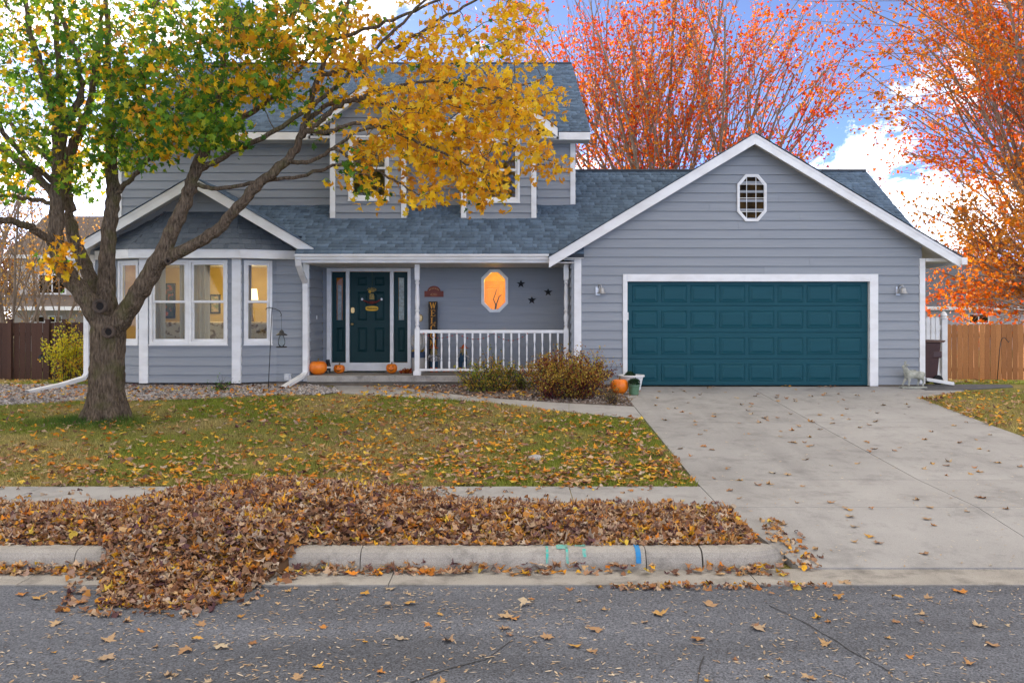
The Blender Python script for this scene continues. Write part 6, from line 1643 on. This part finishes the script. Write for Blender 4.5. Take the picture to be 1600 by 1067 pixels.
for sx in (-.42, -.34, -.28, -.2, -.12, -.05, .05): st.append(((sx, rng.uniform(-.3, .3), 1), rng.uniform(10.5, 13), .10, (0, 0, rng.uniform(1.2, 2.6))))
for z_ in (1.9, 2.4, 2.9): st.append(((-1, -.15, rng.uniform(.25, .5)), rng.uniform(4.2, 5.6), .08, (0, 0, z_)))
for z_ in (1.5, 1.8, 2.1, 2.3, 2.6): st.append(((-1, rng.uniform(-.6, .1), rng.uniform(.08, .3)), rng.uniform(3.0, 5.2), .06, (0, 0, z_)))
for z_ in (2.2, 2.7, 3.2): st.append(((-.7, -.7, rng.uniform(.1, .35)), rng.uniform(3.5, 5), .07, (0, 0, z_)))
grow_tree('red_maple', 'orange red maple rising over the cedar fence at the right edge', (bx2, D2, .35), st, 9, (2, [7, 6]), 47000, REDS[1:5] + [(0.52, 0.22, 0.03)], (.09, .15), spread=.45, up=.3, jit=.30, thr=.16)
TANS = [(0.55, 0.30, 0.06), (0.62, 0.36, 0.08), (0.50, 0.22, 0.05), (0.42, 0.26, 0.10)]
for px, D3, sd, lb, H in ((18, 27, 21, 'thin half bare tree with tan leaves above the brown fence, far left', 6.5), (78, 33, 22, 'sparse tan leaved tree between the brown fence and cream house', 6.0), (-60, 30, 23, 'tan leaved tree partly cut by the left edge of the picture', 8)):
    st = [((rng.uniform(-.25, .3), rng.uniform(-.2, .2), 1), H * rng.uniform(.7, 1), .05, (rng.uniform(-.2, .2), 0, 0)) for _ in range(6)]
    grow_tree('young_tree', lb, (PX(px, D3), D3, g(D3)), st, sd, (2, [6, 5]), 1500, TANS, (.06, .10), spread=.4, up=.3, group='half bare young trees at the left', jit=.4)
# distant trees closing the view behind the fences
for px, D3, sd, lb in ((1500, 70, 31, 'distant rust coloured tree behind the grey neighbour roof'), (1390, 80, 32, 'distant brown tree beside the garage roof edge'), (-40, 75, 33, 'distant golden tree at the far left horizon'), (30, 62, 34, 'distant brown tree showing between the maple stems at the left')):
    st = [((rng.uniform(-.5, .5), rng.uniform(-.4, .4), 1), rng.uniform(3.5, 5.5), .09, (0, 0, 1)) for _ in range(7)] + [((0, 0, 1), 1.5, .25, (0, 0, -.1))]
    grow_tree('distant_tree', lb, (PX(px, D3), D3, .25), st, sd, (1, [9]), 4000, [(0.20, 0.07, 0.025), (0.26, 0.10, 0.03), (0.18, 0.10, 0.03)], (.16, .28), spread=.55, group='distant trees on the horizon', jit=1.2)

# ------------------------------------------------------------------ shrubs
M['twig'] = mat('dark_twig', (0.055, 0.035, 0.028), rough=.9)
def shrub(name, label, c, rx, ry, h, nst, nleaf, cols, ls, seed, dense=.55, low=.0):
    rg = np.random.default_rng(seed); br = []; tips = []
    for i in range(nst):
        a = rg.uniform(0, 2 * np.pi); q_ = math.sqrt(rg.uniform(0, 1)); hh = h * (1 - .5 * q_ ** 2) * rg.uniform(.5, 1.1)
        e0 = np.array(c) + np.array((math.cos(a) * .5 * q_ * rx, math.sin(a) * .5 * q_ * ry, 0)); e1 = np.array(c) + np.array((math.cos(a) * rx * q_, math.sin(a) * ry * q_, hh))
        mid = (e0 + e1) / 2 + np.array((0, 0, h * .08)) + rg.normal(0, .04, 3)
        P = smooth_path(np.c_[np.array([e0, mid, e1]), [.008, .006, .003]], 4); br.append((P[:, :3], P[:, 3]))
        for j in range(3):
            k = rg.integers(3, len(P)); e2 = P[k, :3] + rg.normal(0, .11, 3) + (0, 0, .06); br.append((np.array([P[k, :3], (P[k, :3] + e2) / 2 + rg.normal(0, .01, 3), e2]), np.array([.004, .003, .002]))); tips.append(e2); tips.append((P[k, :3] + e2) / 2)
        tips.extend(P[int(len(P) * dense):, :3])
    t = thing(name, label, 'shrub', c)
    V, Fq = tube_np(br, 4); link('stems', np_mesh('stems', V, Fq, M['twig']), parent=t)
    T = np.array(tips); P = T[rg.integers(0, len(T), nleaf)] + rg.normal(0, .045, (nleaf, 3)); P[:, 2] = np.maximum(P[:, 2], c[2] + .02)
    cl = np.array(cols); nz = vnoise(P[:, 0] + P[:, 1], P[:, 2], .22, seed); ci = np.clip((nz * 1.3 + rg.normal(0, .25, nleaf) - .15) * len(cl), 0, len(cl) - 1).astype(int)
    V, Fc, C = scatter(OVAL_V, OVAL_F, P, rand_rot(nleaf, None, rg), rg.uniform(*ls, nleaf), cl[ci] * rg.uniform(.75, 1.2, (nleaf, 1)))
    link('foliage', np_mesh('foliage', V, Fc, M['leaf'], C), parent=t)
    return t
sp_ = ground_px(765, 612)
shrub('spirea_shrub', 'thin airy yellow green shrub in front of the porch railing', (sp_.x, sp_.y, g(sp_.y)), .66, .5, .66, 60, 2300, [(0.20, 0.28, 0.035), (0.32, 0.36, 0.045), (0.50, 0.42, 0.05), (0.13, 0.19, 0.03), (0.45, 0.26, 0.04)], (.03, .06), 41, .2)
sp_ = ground_px(888, 622)
shrub('bronze_shrub', 'large bronze and gold rounded shrub at the garage corner', (sp_.x, sp_.y, g(sp_.y)), .9, .6, .88, 150, 10500, [(0.15, 0.03, 0.035), (0.20, 0.04, 0.04), (0.42, 0.20, 0.03), (0.56, 0.34, 0.05), (0.40, 0.36, 0.05), (0.34, 0.10, 0.04), (0.58, 0.40, 0.08)], (.028, .055), 42, .15)
sp_ = ground_px(820, 610)
shrub('spirea_shrub', 'small low green shrub between the airy shrub and the bronze one', (sp_.x, sp_.y, g(sp_.y)), .3, .25, .45, 20, 620, [(0.09, 0.14, 0.025), (0.15, 0.20, 0.03), (0.26, 0.22, 0.04)], (.025, .045), 43, .3)
yb = Vector((PX(104, 20.6), 20.6, g(20.6)))
shrub('golden_shrub', 'bright yellow leaved shrub beside the brown fence gate', tuple(yb), .62, .5, 1.35, 42, 2600, [(0.66, 0.56, 0.03), (0.78, 0.66, 0.04), (0.52, 0.54, 0.05), (0.72, 0.44, 0.04)], (.04, .08), 44, .2)
sp_ = ground_px(960, 632)
shrub('grass_tuft', 'small tuft of drying plants at the walk edge near the pumpkin', (sp_.x, sp_.y, g(sp_.y)), .2, .16, .22, 18, 320, [(0.16, 0.17, 0.05), (0.28, 0.17, 0.06)], (.02, .045), 45, .2)
sp_ = ground_px(347, 612)
shrub('weed_plant', 'small bright green weed growing under the bay window', (sp_.x, sp_.y, g(sp_.y)), .14, .1, .14, 14, 150, [(0.10, 0.24, 0.03), (0.16, 0.32, 0.04)], (.03, .05), 46, .3)

# ------------------------------------------------------------------ gravel bed
def inpoly(px, py, poly):
    ins = np.zeros(len(px), bool); k = len(poly)
    for i in range(k):
        x0, y0 = poly[i]; x1, y1 = poly[(i + 1) % k]
        c_ = ((y0 > py) != (y1 > py)) & (px < (x1 - x0) * (py - y0) / (y1 - y0 + 1e-12) + x0); ins ^= c_
    return ins
gpoly = [tuple(ground_px(a, c)[:2]) for a, c in ((0, 634), (60, 632), (150, 626), (230, 627), (330, 624), (430, 619), (500, 617), (536, 614))] + [(PX(521, 18.5), 18.55), (-4.2, 19.2), (-9.5, 19.2), (-13, 19.0)]
gpoly2 = [(p.x, p.y + .01) for p in fp[1:]] + [(2.12, 18.3), (2.1, 18.85), (1.2, 19.0), (-2.2, 19.1), (fp[1].x, 18.95)]
def g_np(D): return np.interp(D, GD, GZ)
ico_v = np.array([(0, 0, 1), (.89, 0, .45), (.28, .85, .45), (-.72, .53, .45), (-.72, -.53, .45), (.28, -.85, .45), (.72, .53, -.45), (-.28, .85, -.45), (-.89, 0, -.45), (-.28, -.85, -.45), (.72, -.53, -.45), (0, 0, -1)])
ico_f = np.array([(0, 1, 2), (0, 2, 3), (0, 3, 4), (0, 4, 5), (0, 5, 1), (1, 6, 2), (2, 7, 3), (3, 8, 4), (4, 9, 5), (5, 10, 1), (2, 6, 7), (3, 7, 8), (4, 8, 9), (5, 9, 10), (1, 10, 6)])
def gravel(name, label, poly, n_, size, cols):
    a = np.array(poly); P = np.c_[rng.uniform(a[:, 0].min(), a[:, 0].max(), n_), rng.uniform(a[:, 1].min(), a[:, 1].max(), n_)]
    P = P[inpoly(P[:, 0], P[:, 1], poly)]; n_ = len(P); cols = np.array(cols)
    pos = np.c_[P, g_np(P[:, 1]) + rng.uniform(.0, .03, n_)]
    s_ = rng.uniform(*size, n_)[:, None] * rng.uniform(.6, 1.2, (n_, 3)) * np.array((1, 1, .65))
    V, Fc, C = scatter(ico_v, ico_f, pos, rand_rot(n_, .5), s_, cols[rng.integers(0, len(cols), n_)] * rng.uniform(.7, 1.2, (n_, 1)))
    tag(link(name, np_mesh(name, V, Fc, attr_mat(name + '_stone', .85), C)), label, 'gravel', kind='stuff')
    q = MB(); q.add([(x_, y_, g(y_) + .006) for x_, y_ in poly], [tuple(range(len(poly)))]); o = q.build('gravel_soil', mat(name + '_soil', (.10, .075, .055), rough=1, scale=9))
    tag(o, 'brown soil under the ' + ('pebbles in front of the bay' if n_ > 4000 else 'shrub bed by the porch'), 'soil', kind='structure')
ST = [(.40, .37, .35), (.30, .28, .27), (.46, .42, .39), (.22, .20, .20), (.36, .28, .23)]
gravel('pebble_bed', 'grey and tan pebbles covering the bed in front of the bay window', gpoly, 16000, (.018, .036), ST)
gravel('shrub_bed_gravel', 'brown gravel and bark around the porch shrubs', gpoly2, 6000, (.015, .03), [(.22, .17, .14), (.14, .10, .08), (.30, .26, .23)])

# ------------------------------------------------------------------ grass
def on_lawn(x, y):
    m1 = (y > 10.63) & (y < 17.6) & (x < 2.12)
    fx, fy = [p.x for p in npt], [p.y for p in npt]
    ln = [ground_px(a, c) for a, c in ((-300, 636), (0, 634), (60, 632), (150, 626), (230, 627), (330, 624), (430, 619), (500, 617), (536, 614))]
    lim = np.interp(x, [p.x for p in ln] + fx[1:], [p.y for p in ln] + fy[1:])
    m1 &= y < lim - .02
    return m1
N = 210000
X = rng.uniform(-13, 2.12, N); Y = 10.63 + (18.0 - 10.63) * rng.random(N) ** 1.0
k = on_lawn(X, Y); X, Y = X[k], Y[k]
vis = np.abs(X) * F / Y < 860; X, Y = X[vis], Y[vis]
X2 = rng.uniform(7.5, 12.5, 26000); Y2 = rng.uniform(13, 24.4, 26000); k = ((Y2 < 18.2) & (X2 > 7.52 + np.clip(Y2 - 17.2, 0, 2) * 1.5)) | ((Y2 > 19.4) & (X2 > 8.9)) ; X2, Y2 = X2[k], Y2[k]
X3 = rng.uniform(-15, -8.8, 22000); Y3 = rng.uniform(18.4, 23.9, 22000); k = ~((Y3 < 19.1) & (X3 > -10.6)); X3, Y3 = X3[k], Y3[k]
X4 = rng.uniform(-9, 2.0, 16000); Y4 = rng.uniform(8.2, 9.58, 16000)
X, Y = np.concatenate([X, X2, X3, X4]), np.concatenate([Y, Y2, Y3, Y4]); N = len(X)
Z = g_np(Y)
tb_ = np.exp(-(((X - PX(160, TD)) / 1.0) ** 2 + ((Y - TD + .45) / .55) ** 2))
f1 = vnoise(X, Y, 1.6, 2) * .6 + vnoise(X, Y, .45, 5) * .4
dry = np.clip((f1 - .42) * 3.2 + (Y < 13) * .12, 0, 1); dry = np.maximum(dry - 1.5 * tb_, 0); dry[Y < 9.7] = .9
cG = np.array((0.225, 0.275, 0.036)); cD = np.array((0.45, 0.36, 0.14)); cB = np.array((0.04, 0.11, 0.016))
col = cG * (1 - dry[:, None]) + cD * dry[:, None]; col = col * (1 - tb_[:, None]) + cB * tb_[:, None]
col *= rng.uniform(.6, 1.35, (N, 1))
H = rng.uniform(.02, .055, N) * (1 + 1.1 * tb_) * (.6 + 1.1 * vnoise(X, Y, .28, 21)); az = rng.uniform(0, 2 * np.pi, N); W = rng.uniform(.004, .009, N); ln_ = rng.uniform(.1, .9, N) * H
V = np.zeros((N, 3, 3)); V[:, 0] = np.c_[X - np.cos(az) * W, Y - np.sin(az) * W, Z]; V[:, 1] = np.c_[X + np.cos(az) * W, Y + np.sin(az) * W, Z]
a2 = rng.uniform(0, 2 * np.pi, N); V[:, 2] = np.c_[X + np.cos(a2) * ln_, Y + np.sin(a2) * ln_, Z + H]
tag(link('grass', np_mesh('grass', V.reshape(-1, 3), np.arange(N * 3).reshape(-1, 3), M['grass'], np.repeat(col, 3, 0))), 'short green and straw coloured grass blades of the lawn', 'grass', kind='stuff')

# ------------------------------------------------------------------ leaf litter
BROWN = np.array([(0.34, 0.19, 0.105), (0.44, 0.28, 0.17), (0.26, 0.125, 0.065), (0.50, 0.35, 0.23), (0.18, 0.085, 0.055), (0.36, 0.16, 0.06), (0.48, 0.22, 0.05), (0.13, 0.06, 0.065), (0.48, 0.38, 0.29), (0.33, 0.21, 0.155)])
BRIGHT = np.array([(0.66, 0.28, 0.02), (0.72, 0.38, 0.025), (0.60, 0.20, 0.02), (0.64, 0.44, 0.06), (0.52, 0.33, 0.16)])
def pile_h(x, y):
    """height of the raked heap over the boulevard strip, curb and gutter"""
    px = CX + x * F / 9.2
    top = np.interp(px, [-400, 0, 120, 250, 400, 560, 660, 760, 900, 1050, 1150, 1205], [.10, .10, .11, .19, .24, .21, .13, .11, .10, .07, .04, .0])
    back = np.interp(px, [-400, 0, 180, 230, 400, 600, 680, 900, 1210], [9.62, 9.62, 9.75, 10.2, 10.75, 10.55, 9.9, 9.68, 9.55])
    fr = np.full_like(x, 8.16)
    pxf = CX + x * F / 7.7
    spill = np.interp(pxf, [120, 160, 220, 375, 425, 455], [0, .35, 1, 1, .4, 0])
    fr = fr - spill * (8.16 - 6.92)
    mid = np.where(spill > .05, 9.2, 8.9)
    u = np.where(y > mid, (back - y) / (back - mid), (y - fr) / (mid - fr))
    u = np.clip(u, 0, 1)
    h = top * (1 - (1 - u) ** 2.2) * np.interp(y, [7.0, 7.6, 8.1], [.5, .6, 1.0])
    h = h + (vnoise(x, y, .5, 6) - .5) * .05 * (u > .1) + (vnoise(x, y, .17, 9) - .5) * .035 * (u > .1)
    ok = (u > 0) & (top > 0) & ~((x > 1.7) & (y < 8.12)) & ~((x > 1.9) & (y < 8.47) & ((x - 1.95) ** 2 + (y - 8.47) ** 2 > .28 ** 2)) & ~(x > 2.2)
    return np.where(ok, np.maximum(h, .008), -1)
def base_z(x, y):
    return np.where(y < 7.55, np.interp(y, [-30, 3, 7.55], [-.02, .03, 0]), np.where(y < 7.96, .012, np.where(y < 8.19, np.interp(y, [7.96, 8.03, 8.19], [.05, .16, .172]), np.where(y > 9.6, g_np(y) + .006, g_np(y)))))
def pile_z(x, y):
    sm_ = np.interp(y, [6.0, 7.3, 7.7, 8.05, 8.2], [.0, .012, .07, .165, .172])
    return np.where(y < 8.2, np.maximum(sm_, np.where(y < 7.9, base_z(x, y), 0)), base_z(x, y))
# heap body (hidden core) as one mesh
gx_ = np.arange(-9.5, 2.6, .09); gy_ = np.arange(6.8, 10.9, .07); GX, GY = np.meshgrid(gx_, gy_)
HH = pile_h(GX.ravel(), GY.ravel()).reshape(GX.shape); BZ = pile_z(GX.ravel(), GY.ravel()).reshape(GX.shape)
ZZ = np.where(HH > 0, BZ + HH - .03, -.12); nxg = len(gx_)
Fq = [(j * nxg + i, j * nxg + i + 1, (j + 1) * nxg + i + 1, (j + 1) * nxg + i) for j in range(len(gy_) - 1) for i in range(nxg - 1) if max(HH[j, i], HH[j, i + 1], HH[j + 1, i], HH[j + 1, i + 1]) > 0]
N = 56000
X = rng.uniform(-7.6, 2.45, N); Y = rng.uniform(6.85, 10.8, N); h = pile_h(X, Y); k = h > 0; k &= ~((X > 2.2) & (Y < 8.6)); X, Y, h = X[k], Y[k], h[k]; N = len(X)
ridge = pile_h(X, Y); cm = rng.random(N) < .13
col = np.where(cm[:, None], BRIGHT[rng.integers(0, 5, N)], BROWN[rng.integers(0, 10, N)]) * rng.uniform(.7, 1.2, (N, 1))
pos = np.c_[X, Y, pile_z(X, Y) + h + rng.uniform(-.025, .015, N)]
_cr = np.random.default_rng(77); _k = 9
CRUM_V = np.array([(0, 0, .06)] + [(math.cos(t) * rr, math.sin(t) * rr, zz) for t, rr, zz in zip(np.linspace(0, 2 * np.pi, _k, endpoint=False), _cr.uniform(.28, .56, _k), _cr.normal(0, .13, _k))])
CRUM_F = np.array([(0, 1 + i, 1 + (i + 1) % _k) for i in range(_k)])
crl = lambda N: np.c_[rng.normal(.2, 1.1, N), rng.normal(.2, 1.0, N), rng.normal(0, .8, N)]
nA = int(N * .42)
V1, F1, C1 = scatter(MAPLE_V, MAPLE_F, pos[:nA], rand_rot(nA, .42), rng.uniform(.05, .11, nA), col[:nA], crl(nA))
# loose leaves thinning out round the heap
Ne = 9000; Xe = rng.uniform(-7.6, 2.2, Ne); Ye = rng.uniform(6.6, 10.95, Ne); near_ = np.zeros(Ne, bool)
for ddx, ddy in ((.12, 0), (-.12, 0), (0, .12), (0, -.12), (.25, .1), (-.25, -.1), (0, .22), (0, -.22)): near_ |= pile_h(Xe + ddx, Ye + ddy) > 0
ke = near_ & (pile_h(Xe, Ye) <= 0) & (rng.random(Ne) < .75) & ~((Ye > 7.9) & (Ye < 8.2)); Xe, Ye = Xe[ke], Ye[ke]
posB = np.concatenate([pos[nA:], np.c_[Xe, Ye, base_z(Xe, Ye) + rng.uniform(.006, .02, len(Xe))]]); nB = len(posB); colB = np.concatenate([col[nA:], (BROWN[rng.integers(0, 10, len(Xe))])])
V2, F2, C2 = scatter(CRUM_V, CRUM_F, posB, rand_rot(nB, .5), rng.uniform(.03, .10, nB), colB, crl(nB))
V1, F1, C1 = np.concatenate([V1, V2]), np.concatenate([F1, F2 + len(V1)]), np.concatenate([C1, C2])
core_v = np.c_[GX.ravel(), GY.ravel(), ZZ.ravel()]; Fq = np.array(Fq); core_f = np.concatenate([Fq[:, [0, 1, 2]], Fq[:, [0, 2, 3]]])
V = np.concatenate([V1, core_v]); Fa = np.concatenate([F1, core_f + len(V1)]); C = np.concatenate([C1, np.tile((.14, .075, .035), (len(core_v), 1))])
tag(link('leaf_pile', np_mesh('leaf_pile', V, Fa, M['litter'], C)), 'long raked heap of brown maple leaves spilling over the curb', 'leaves', kind='stuff')
print('pile leaves', N)
# leaves gathered in the gutter, on curb toe and street edge
def strip_leaves(n_, x0, x1, y0, y1, zf, dens=None):
    X = rng.uniform(x0, x1, n_); Y = rng.uniform(y0, y1, n_)
    if dens is not None: k = rng.random(n_) < dens(X, Y); X, Y = X[k], Y[k]
    return X, Y, zf(X, Y)
parts_ = []
parts_.append(strip_leaves(2300, -6, 2.3, 7.78, 7.97, lambda x, y: np.full(len(x), .02) + rng.uniform(0, .06, len(x)) * np.clip((y - 7.76) / .2, 0, 1), lambda x, y: np.clip(.12 + .8 * vnoise(x, y * 0, .7, 3) , 0, 1) * np.where(x > -3.2, 1, .7)))
parts_.append(strip_leaves(300, .7, 2.9, 7.40, 7.56, lambda x, y: np.full(len(x), .01) + rng.uniform(0, .02, len(x)), lambda x, y: np.clip(vnoise(x, y * 0, .3, 5) * 1.5 - .3, 0, 1)))
parts_.append(strip_leaves(260, 2.2, 2.75, 7.9, 9.2, lambda x, y: np.interp(y, [a for a, _ in DRP], [b_ for _, b_ in DRP]) + .012 + rng.uniform(0, .015, len(x)), lambda x, y: np.exp(-((x - 2.53) / .12) ** 2)))
parts_.append(strip_leaves(900, -8, 2.15, 9.62, 10.62, lambda x, y: g_np(y) + .012 + rng.uniform(0, .01, len(x)), lambda x, y: np.clip(.1 + .9 * np.clip((y - 10.35) / .27, 0, 1) ** 2 + .5 * vnoise(x, y, .4, 3) ** 3, 0, 1)))
parts_.append(strip_leaves(260, 4.0, 8.4, 18.72, 18.83, lambda x, y: np.interp(y, [a for a, _ in DRP], [b_ for _, b_ in DRP]) + .012 + rng.uniform(0, .02, len(x)), lambda x, y: np.clip(vnoise(x, y * 0, .5, 5) * 2 - .9, 0, 1)))
X, Y, Zz = [np.concatenate(a) for a in zip(*parts_)]; N = len(X)
col = np.where((rng.random(N) < .24)[:, None], BRIGHT[rng.integers(0, 5, N)], BROWN[rng.integers(0, 10, N)]) * rng.uniform(.75, 1.2, (N, 1))
nA = N // 2
V, Fc, C = scatter(MAPLE_V, MAPLE_F, np.c_[X, Y, Zz][:nA], rand_rot(nA, .4), rng.uniform(.05, .10, nA), col[:nA], crl(nA) * .8)
V2, F2, C2 = scatter(CRUM_V, CRUM_F, np.c_[X, Y, Zz][nA:], rand_rot(N - nA, .4), rng.uniform(.03, .08, N - nA), col[nA:], crl(N - nA))
V, Fc, C = np.concatenate([V, V2]), np.concatenate([Fc, F2 + len(V)]), np.concatenate([C, C2])
tag(link('gutter_leaves', np_mesh('gutter_leaves', V, Fc, M['litter'], C)), 'drift of orange brown leaves lying along the gutter and curb foot', 'leaves', kind='stuff')
# lawn leaves
N = 28000
X = rng.uniform(-12, 2.2, N); Y = rng.uniform(10.6, 18.2, N)
dn = np.clip(.16 + .55 * np.clip((13.2 - Y) / 2.4, 0, 1) + .30 * np.clip((X + 5) / 5, 0, 1), 0, .8) * np.clip(.25 + 1.4 * vnoise(X, Y, .5, 12) * vnoise(X, Y, 1.5, 13) * 1.6, 0, 1)
k = (rng.random(N) < dn) & on_lawn(X, Y); X, Y = X[k], Y[k]
X2 = rng.uniform(7.45, 12, 5200); Y2 = rng.uniform(13, 24.3, 5200)
d2 = np.exp(-np.clip(X2 - (7.5 + np.clip(Y2 - 17.2, 0, 2) * 1.5), 0, 9) / .5) * .8 + .28; d2[(Y2 > 18.2) & (Y2 < 23.3)] *= .15
k = (rng.random(5200) < d2) & ((Y2 < 18.15) & (X2 > 7.42 + np.clip(Y2 - 17.2, 0, 2) * 1.5) | (Y2 > 19.4) & (X2 > 8.9)); X2, Y2 = X2[k], Y2[k]
X3 = np.concatenate([rng.uniform(-13, -4.2, 900), rng.uniform(-3, 2.1, 420), rng.uniform(-14, -9, 500)]); Y3 = np.concatenate([rng.uniform(17, 19, 900), rng.uniform(17.2, 18.9, 420), rng.uniform(18.5, 23.9, 500)])
X, Y = np.concatenate([X, X2, X3]), np.concatenate([Y, Y2, Y3]); N = len(X)
col = np.where((rng.random(N) < .48)[:, None], BRIGHT[rng.integers(0, 5, N)], BROWN[rng.integers(0, 10, N)]) * rng.uniform(.8, 1.2, (N, 1))
V, Fc, C = scatter(MAPLES_V, MAPLES_F, np.c_[X, Y, g_np(Y) + rng.uniform(.025, .05, N)], rand_rot(N, .32), rng.uniform(.055, .115, N), col, crl(N) * .6)
tag(link('lawn_leaves', np_mesh('lawn_leaves', V, Fc, M['litter'], C)), 'yellow and brown leaves scattered over the grass', 'leaves', kind='stuff')
print('lawn leaves', N)
# pale slivers on the street and drive
N = 4200
u = rng.random(N); D_ = 1 / (1 / 7.45 + (1 / 4.9 - 1 / 7.45) * u ** 1.15); X = rng.uniform(-.62, .62, N) * D_
k = rng.random(N) < np.clip(.15 + 1.1 * vnoise(X, D_, .8, 4) * np.interp(D_, [4.9, 7.4], [.55, 1]), 0, 1); X, Y = X[k], D_[k]; Zr = np.interp(Y, [-30, 3, 7.55], [-.02, .03, 0]) + .005
X2 = rng.uniform(2.2, 8, 1500); Y2 = 8 + (18.5 - 8) * rng.random(1500) ** 1.6; k = rng.random(1500) < vnoise(X2, Y2, .9, 6); X2, Y2 = X2[k], Y2[k]
Z2 = np.interp(Y2, [a for a, _ in DRP], [b_ for _, b_ in DRP]) + .011
X, Y, Zr = np.concatenate([X, X2]), np.concatenate([Y, Y2]), np.concatenate([Zr, Z2]); N = len(X)
col = np.array([(.60, .47, .32), (.66, .54, .40), (.50, .36, .22), (.44, .29, .16)])[rng.integers(0, 4, N)] * rng.uniform(.8, 1.15, (N, 1))
s_ = np.c_[rng.uniform(.010, .028, N), rng.uniform(.016, .062, N), np.full(N, .03)]
V, Fc, C = scatter(OVAL_V, OVAL_F, np.c_[X, Y, Zr], rand_rot(N, .12), s_, col)
tag(link('leaf_fragments', np_mesh('leaf_fragments', V, Fc, M['litter'], C)), 'pale leaf fragments strewn over the asphalt and the driveway', 'leaf litter', kind='stuff')
# single leaves: the largest ones, on the street and on the driveway
M['leaf_one'] = ramp_obj_mat('single_dry_leaf', [(.36, .20, .09), (.48, .33, .18), (.24, .10, .04), (.58, .30, .03), (.42, .26, .12), (.52, .20, .025), (.30, .16, .08), (.50, .40, .26)], rough=.75)
var = []
for i in range(8):
    vv = MAPLE_V.copy(); k1, k2, k3 = rng.normal(.15, .5), rng.normal(.2, .5), rng.normal(0, .5)
    vv[:, 2] += k1 * vv[:, 0] ** 2 + k2 * vv[:, 1] ** 2 + k3 * vv[:, 0] * vv[:, 1] + rng.normal(0, .035, len(vv)); vv[:, 2] -= vv[:, 2].min()
    stem = np.array([(-.012, -.32, vv[1, 2]), (.012, -.32, vv[1, 2]), (.06, -.62, vv[1, 2] + .02)])
    vv = np.concatenate([vv, stem]); var.append(np_mesh('fallen_leaf', vv, np.concatenate([MAPLE_F, [[len(vv) - 3, len(vv) - 2, len(vv) - 1]]]), M['leaf_one']))
def put_leaf(p, s, label, grp):
    o = link('fallen_leaf', random.choice(var), p, rot=(random.gauss(0, .12), random.gauss(0, .12), random.uniform(0, 6.28)), scale=(s, s, s)); tag(o, label, 'leaf', grp)
fixed = [(88, 975), (165, 1030), (290, 1018), (170, 860 + 140), (345, 1012), (498, 1043), (855, 997), (790, 965), (625, 998), (1185, 983), (1290, 1007), (1550, 1008), (1400, 935), (700, 1002), (820, 945), (605, 948), (640, 944), (1310, 935), (1500, 925), (35, 930), (60, 935), (930, 985), (1530, 978), (1320, 912), (1110, 945), (1030, 960), (465, 1058), (1090, 1000)]
for a, c in fixed:
    p = ground_px(a, c, rz); put_leaf((p.x, p.y, p.z + .004), random.uniform(.085, .13), 'dry maple leaf lying on the dark asphalt street', 'single leaves on the street')
for _ in range(62):
    p = ground_px(random.uniform(0, 1600), 918 + 149 * random.random() ** 1.6, rz); put_leaf((p.x, p.y, p.z + .004), random.uniform(.04, .09), 'dry maple leaf lying on the dark asphalt street', 'single leaves on the street')
nd_ = 0
while nd_ < 150:
    x_, y_ = random.uniform(2.3, 7.4), 8.1 + 10.5 * random.random() ** .9
    if abs(x_) * F / y_ > 830: continue
    put_leaf((x_, y_, gd(y_) + .009), random.uniform(.06, .11), 'single dry leaf lying on the pale concrete driveway', 'single leaves on the driveway'); nd_ += 1
for _ in range(26):
    a = random.uniform(120, 1000); p = ground_px(a, random.uniform(757, 778)); put_leaf((p.x, p.y, p.z + .012 + max(0, float(pile_h(np.array([p.x]), np.array([p.y]))[0]))), random.uniform(.06, .1), 'dry leaf lying on the concrete sidewalk', 'single leaves on the sidewalk')
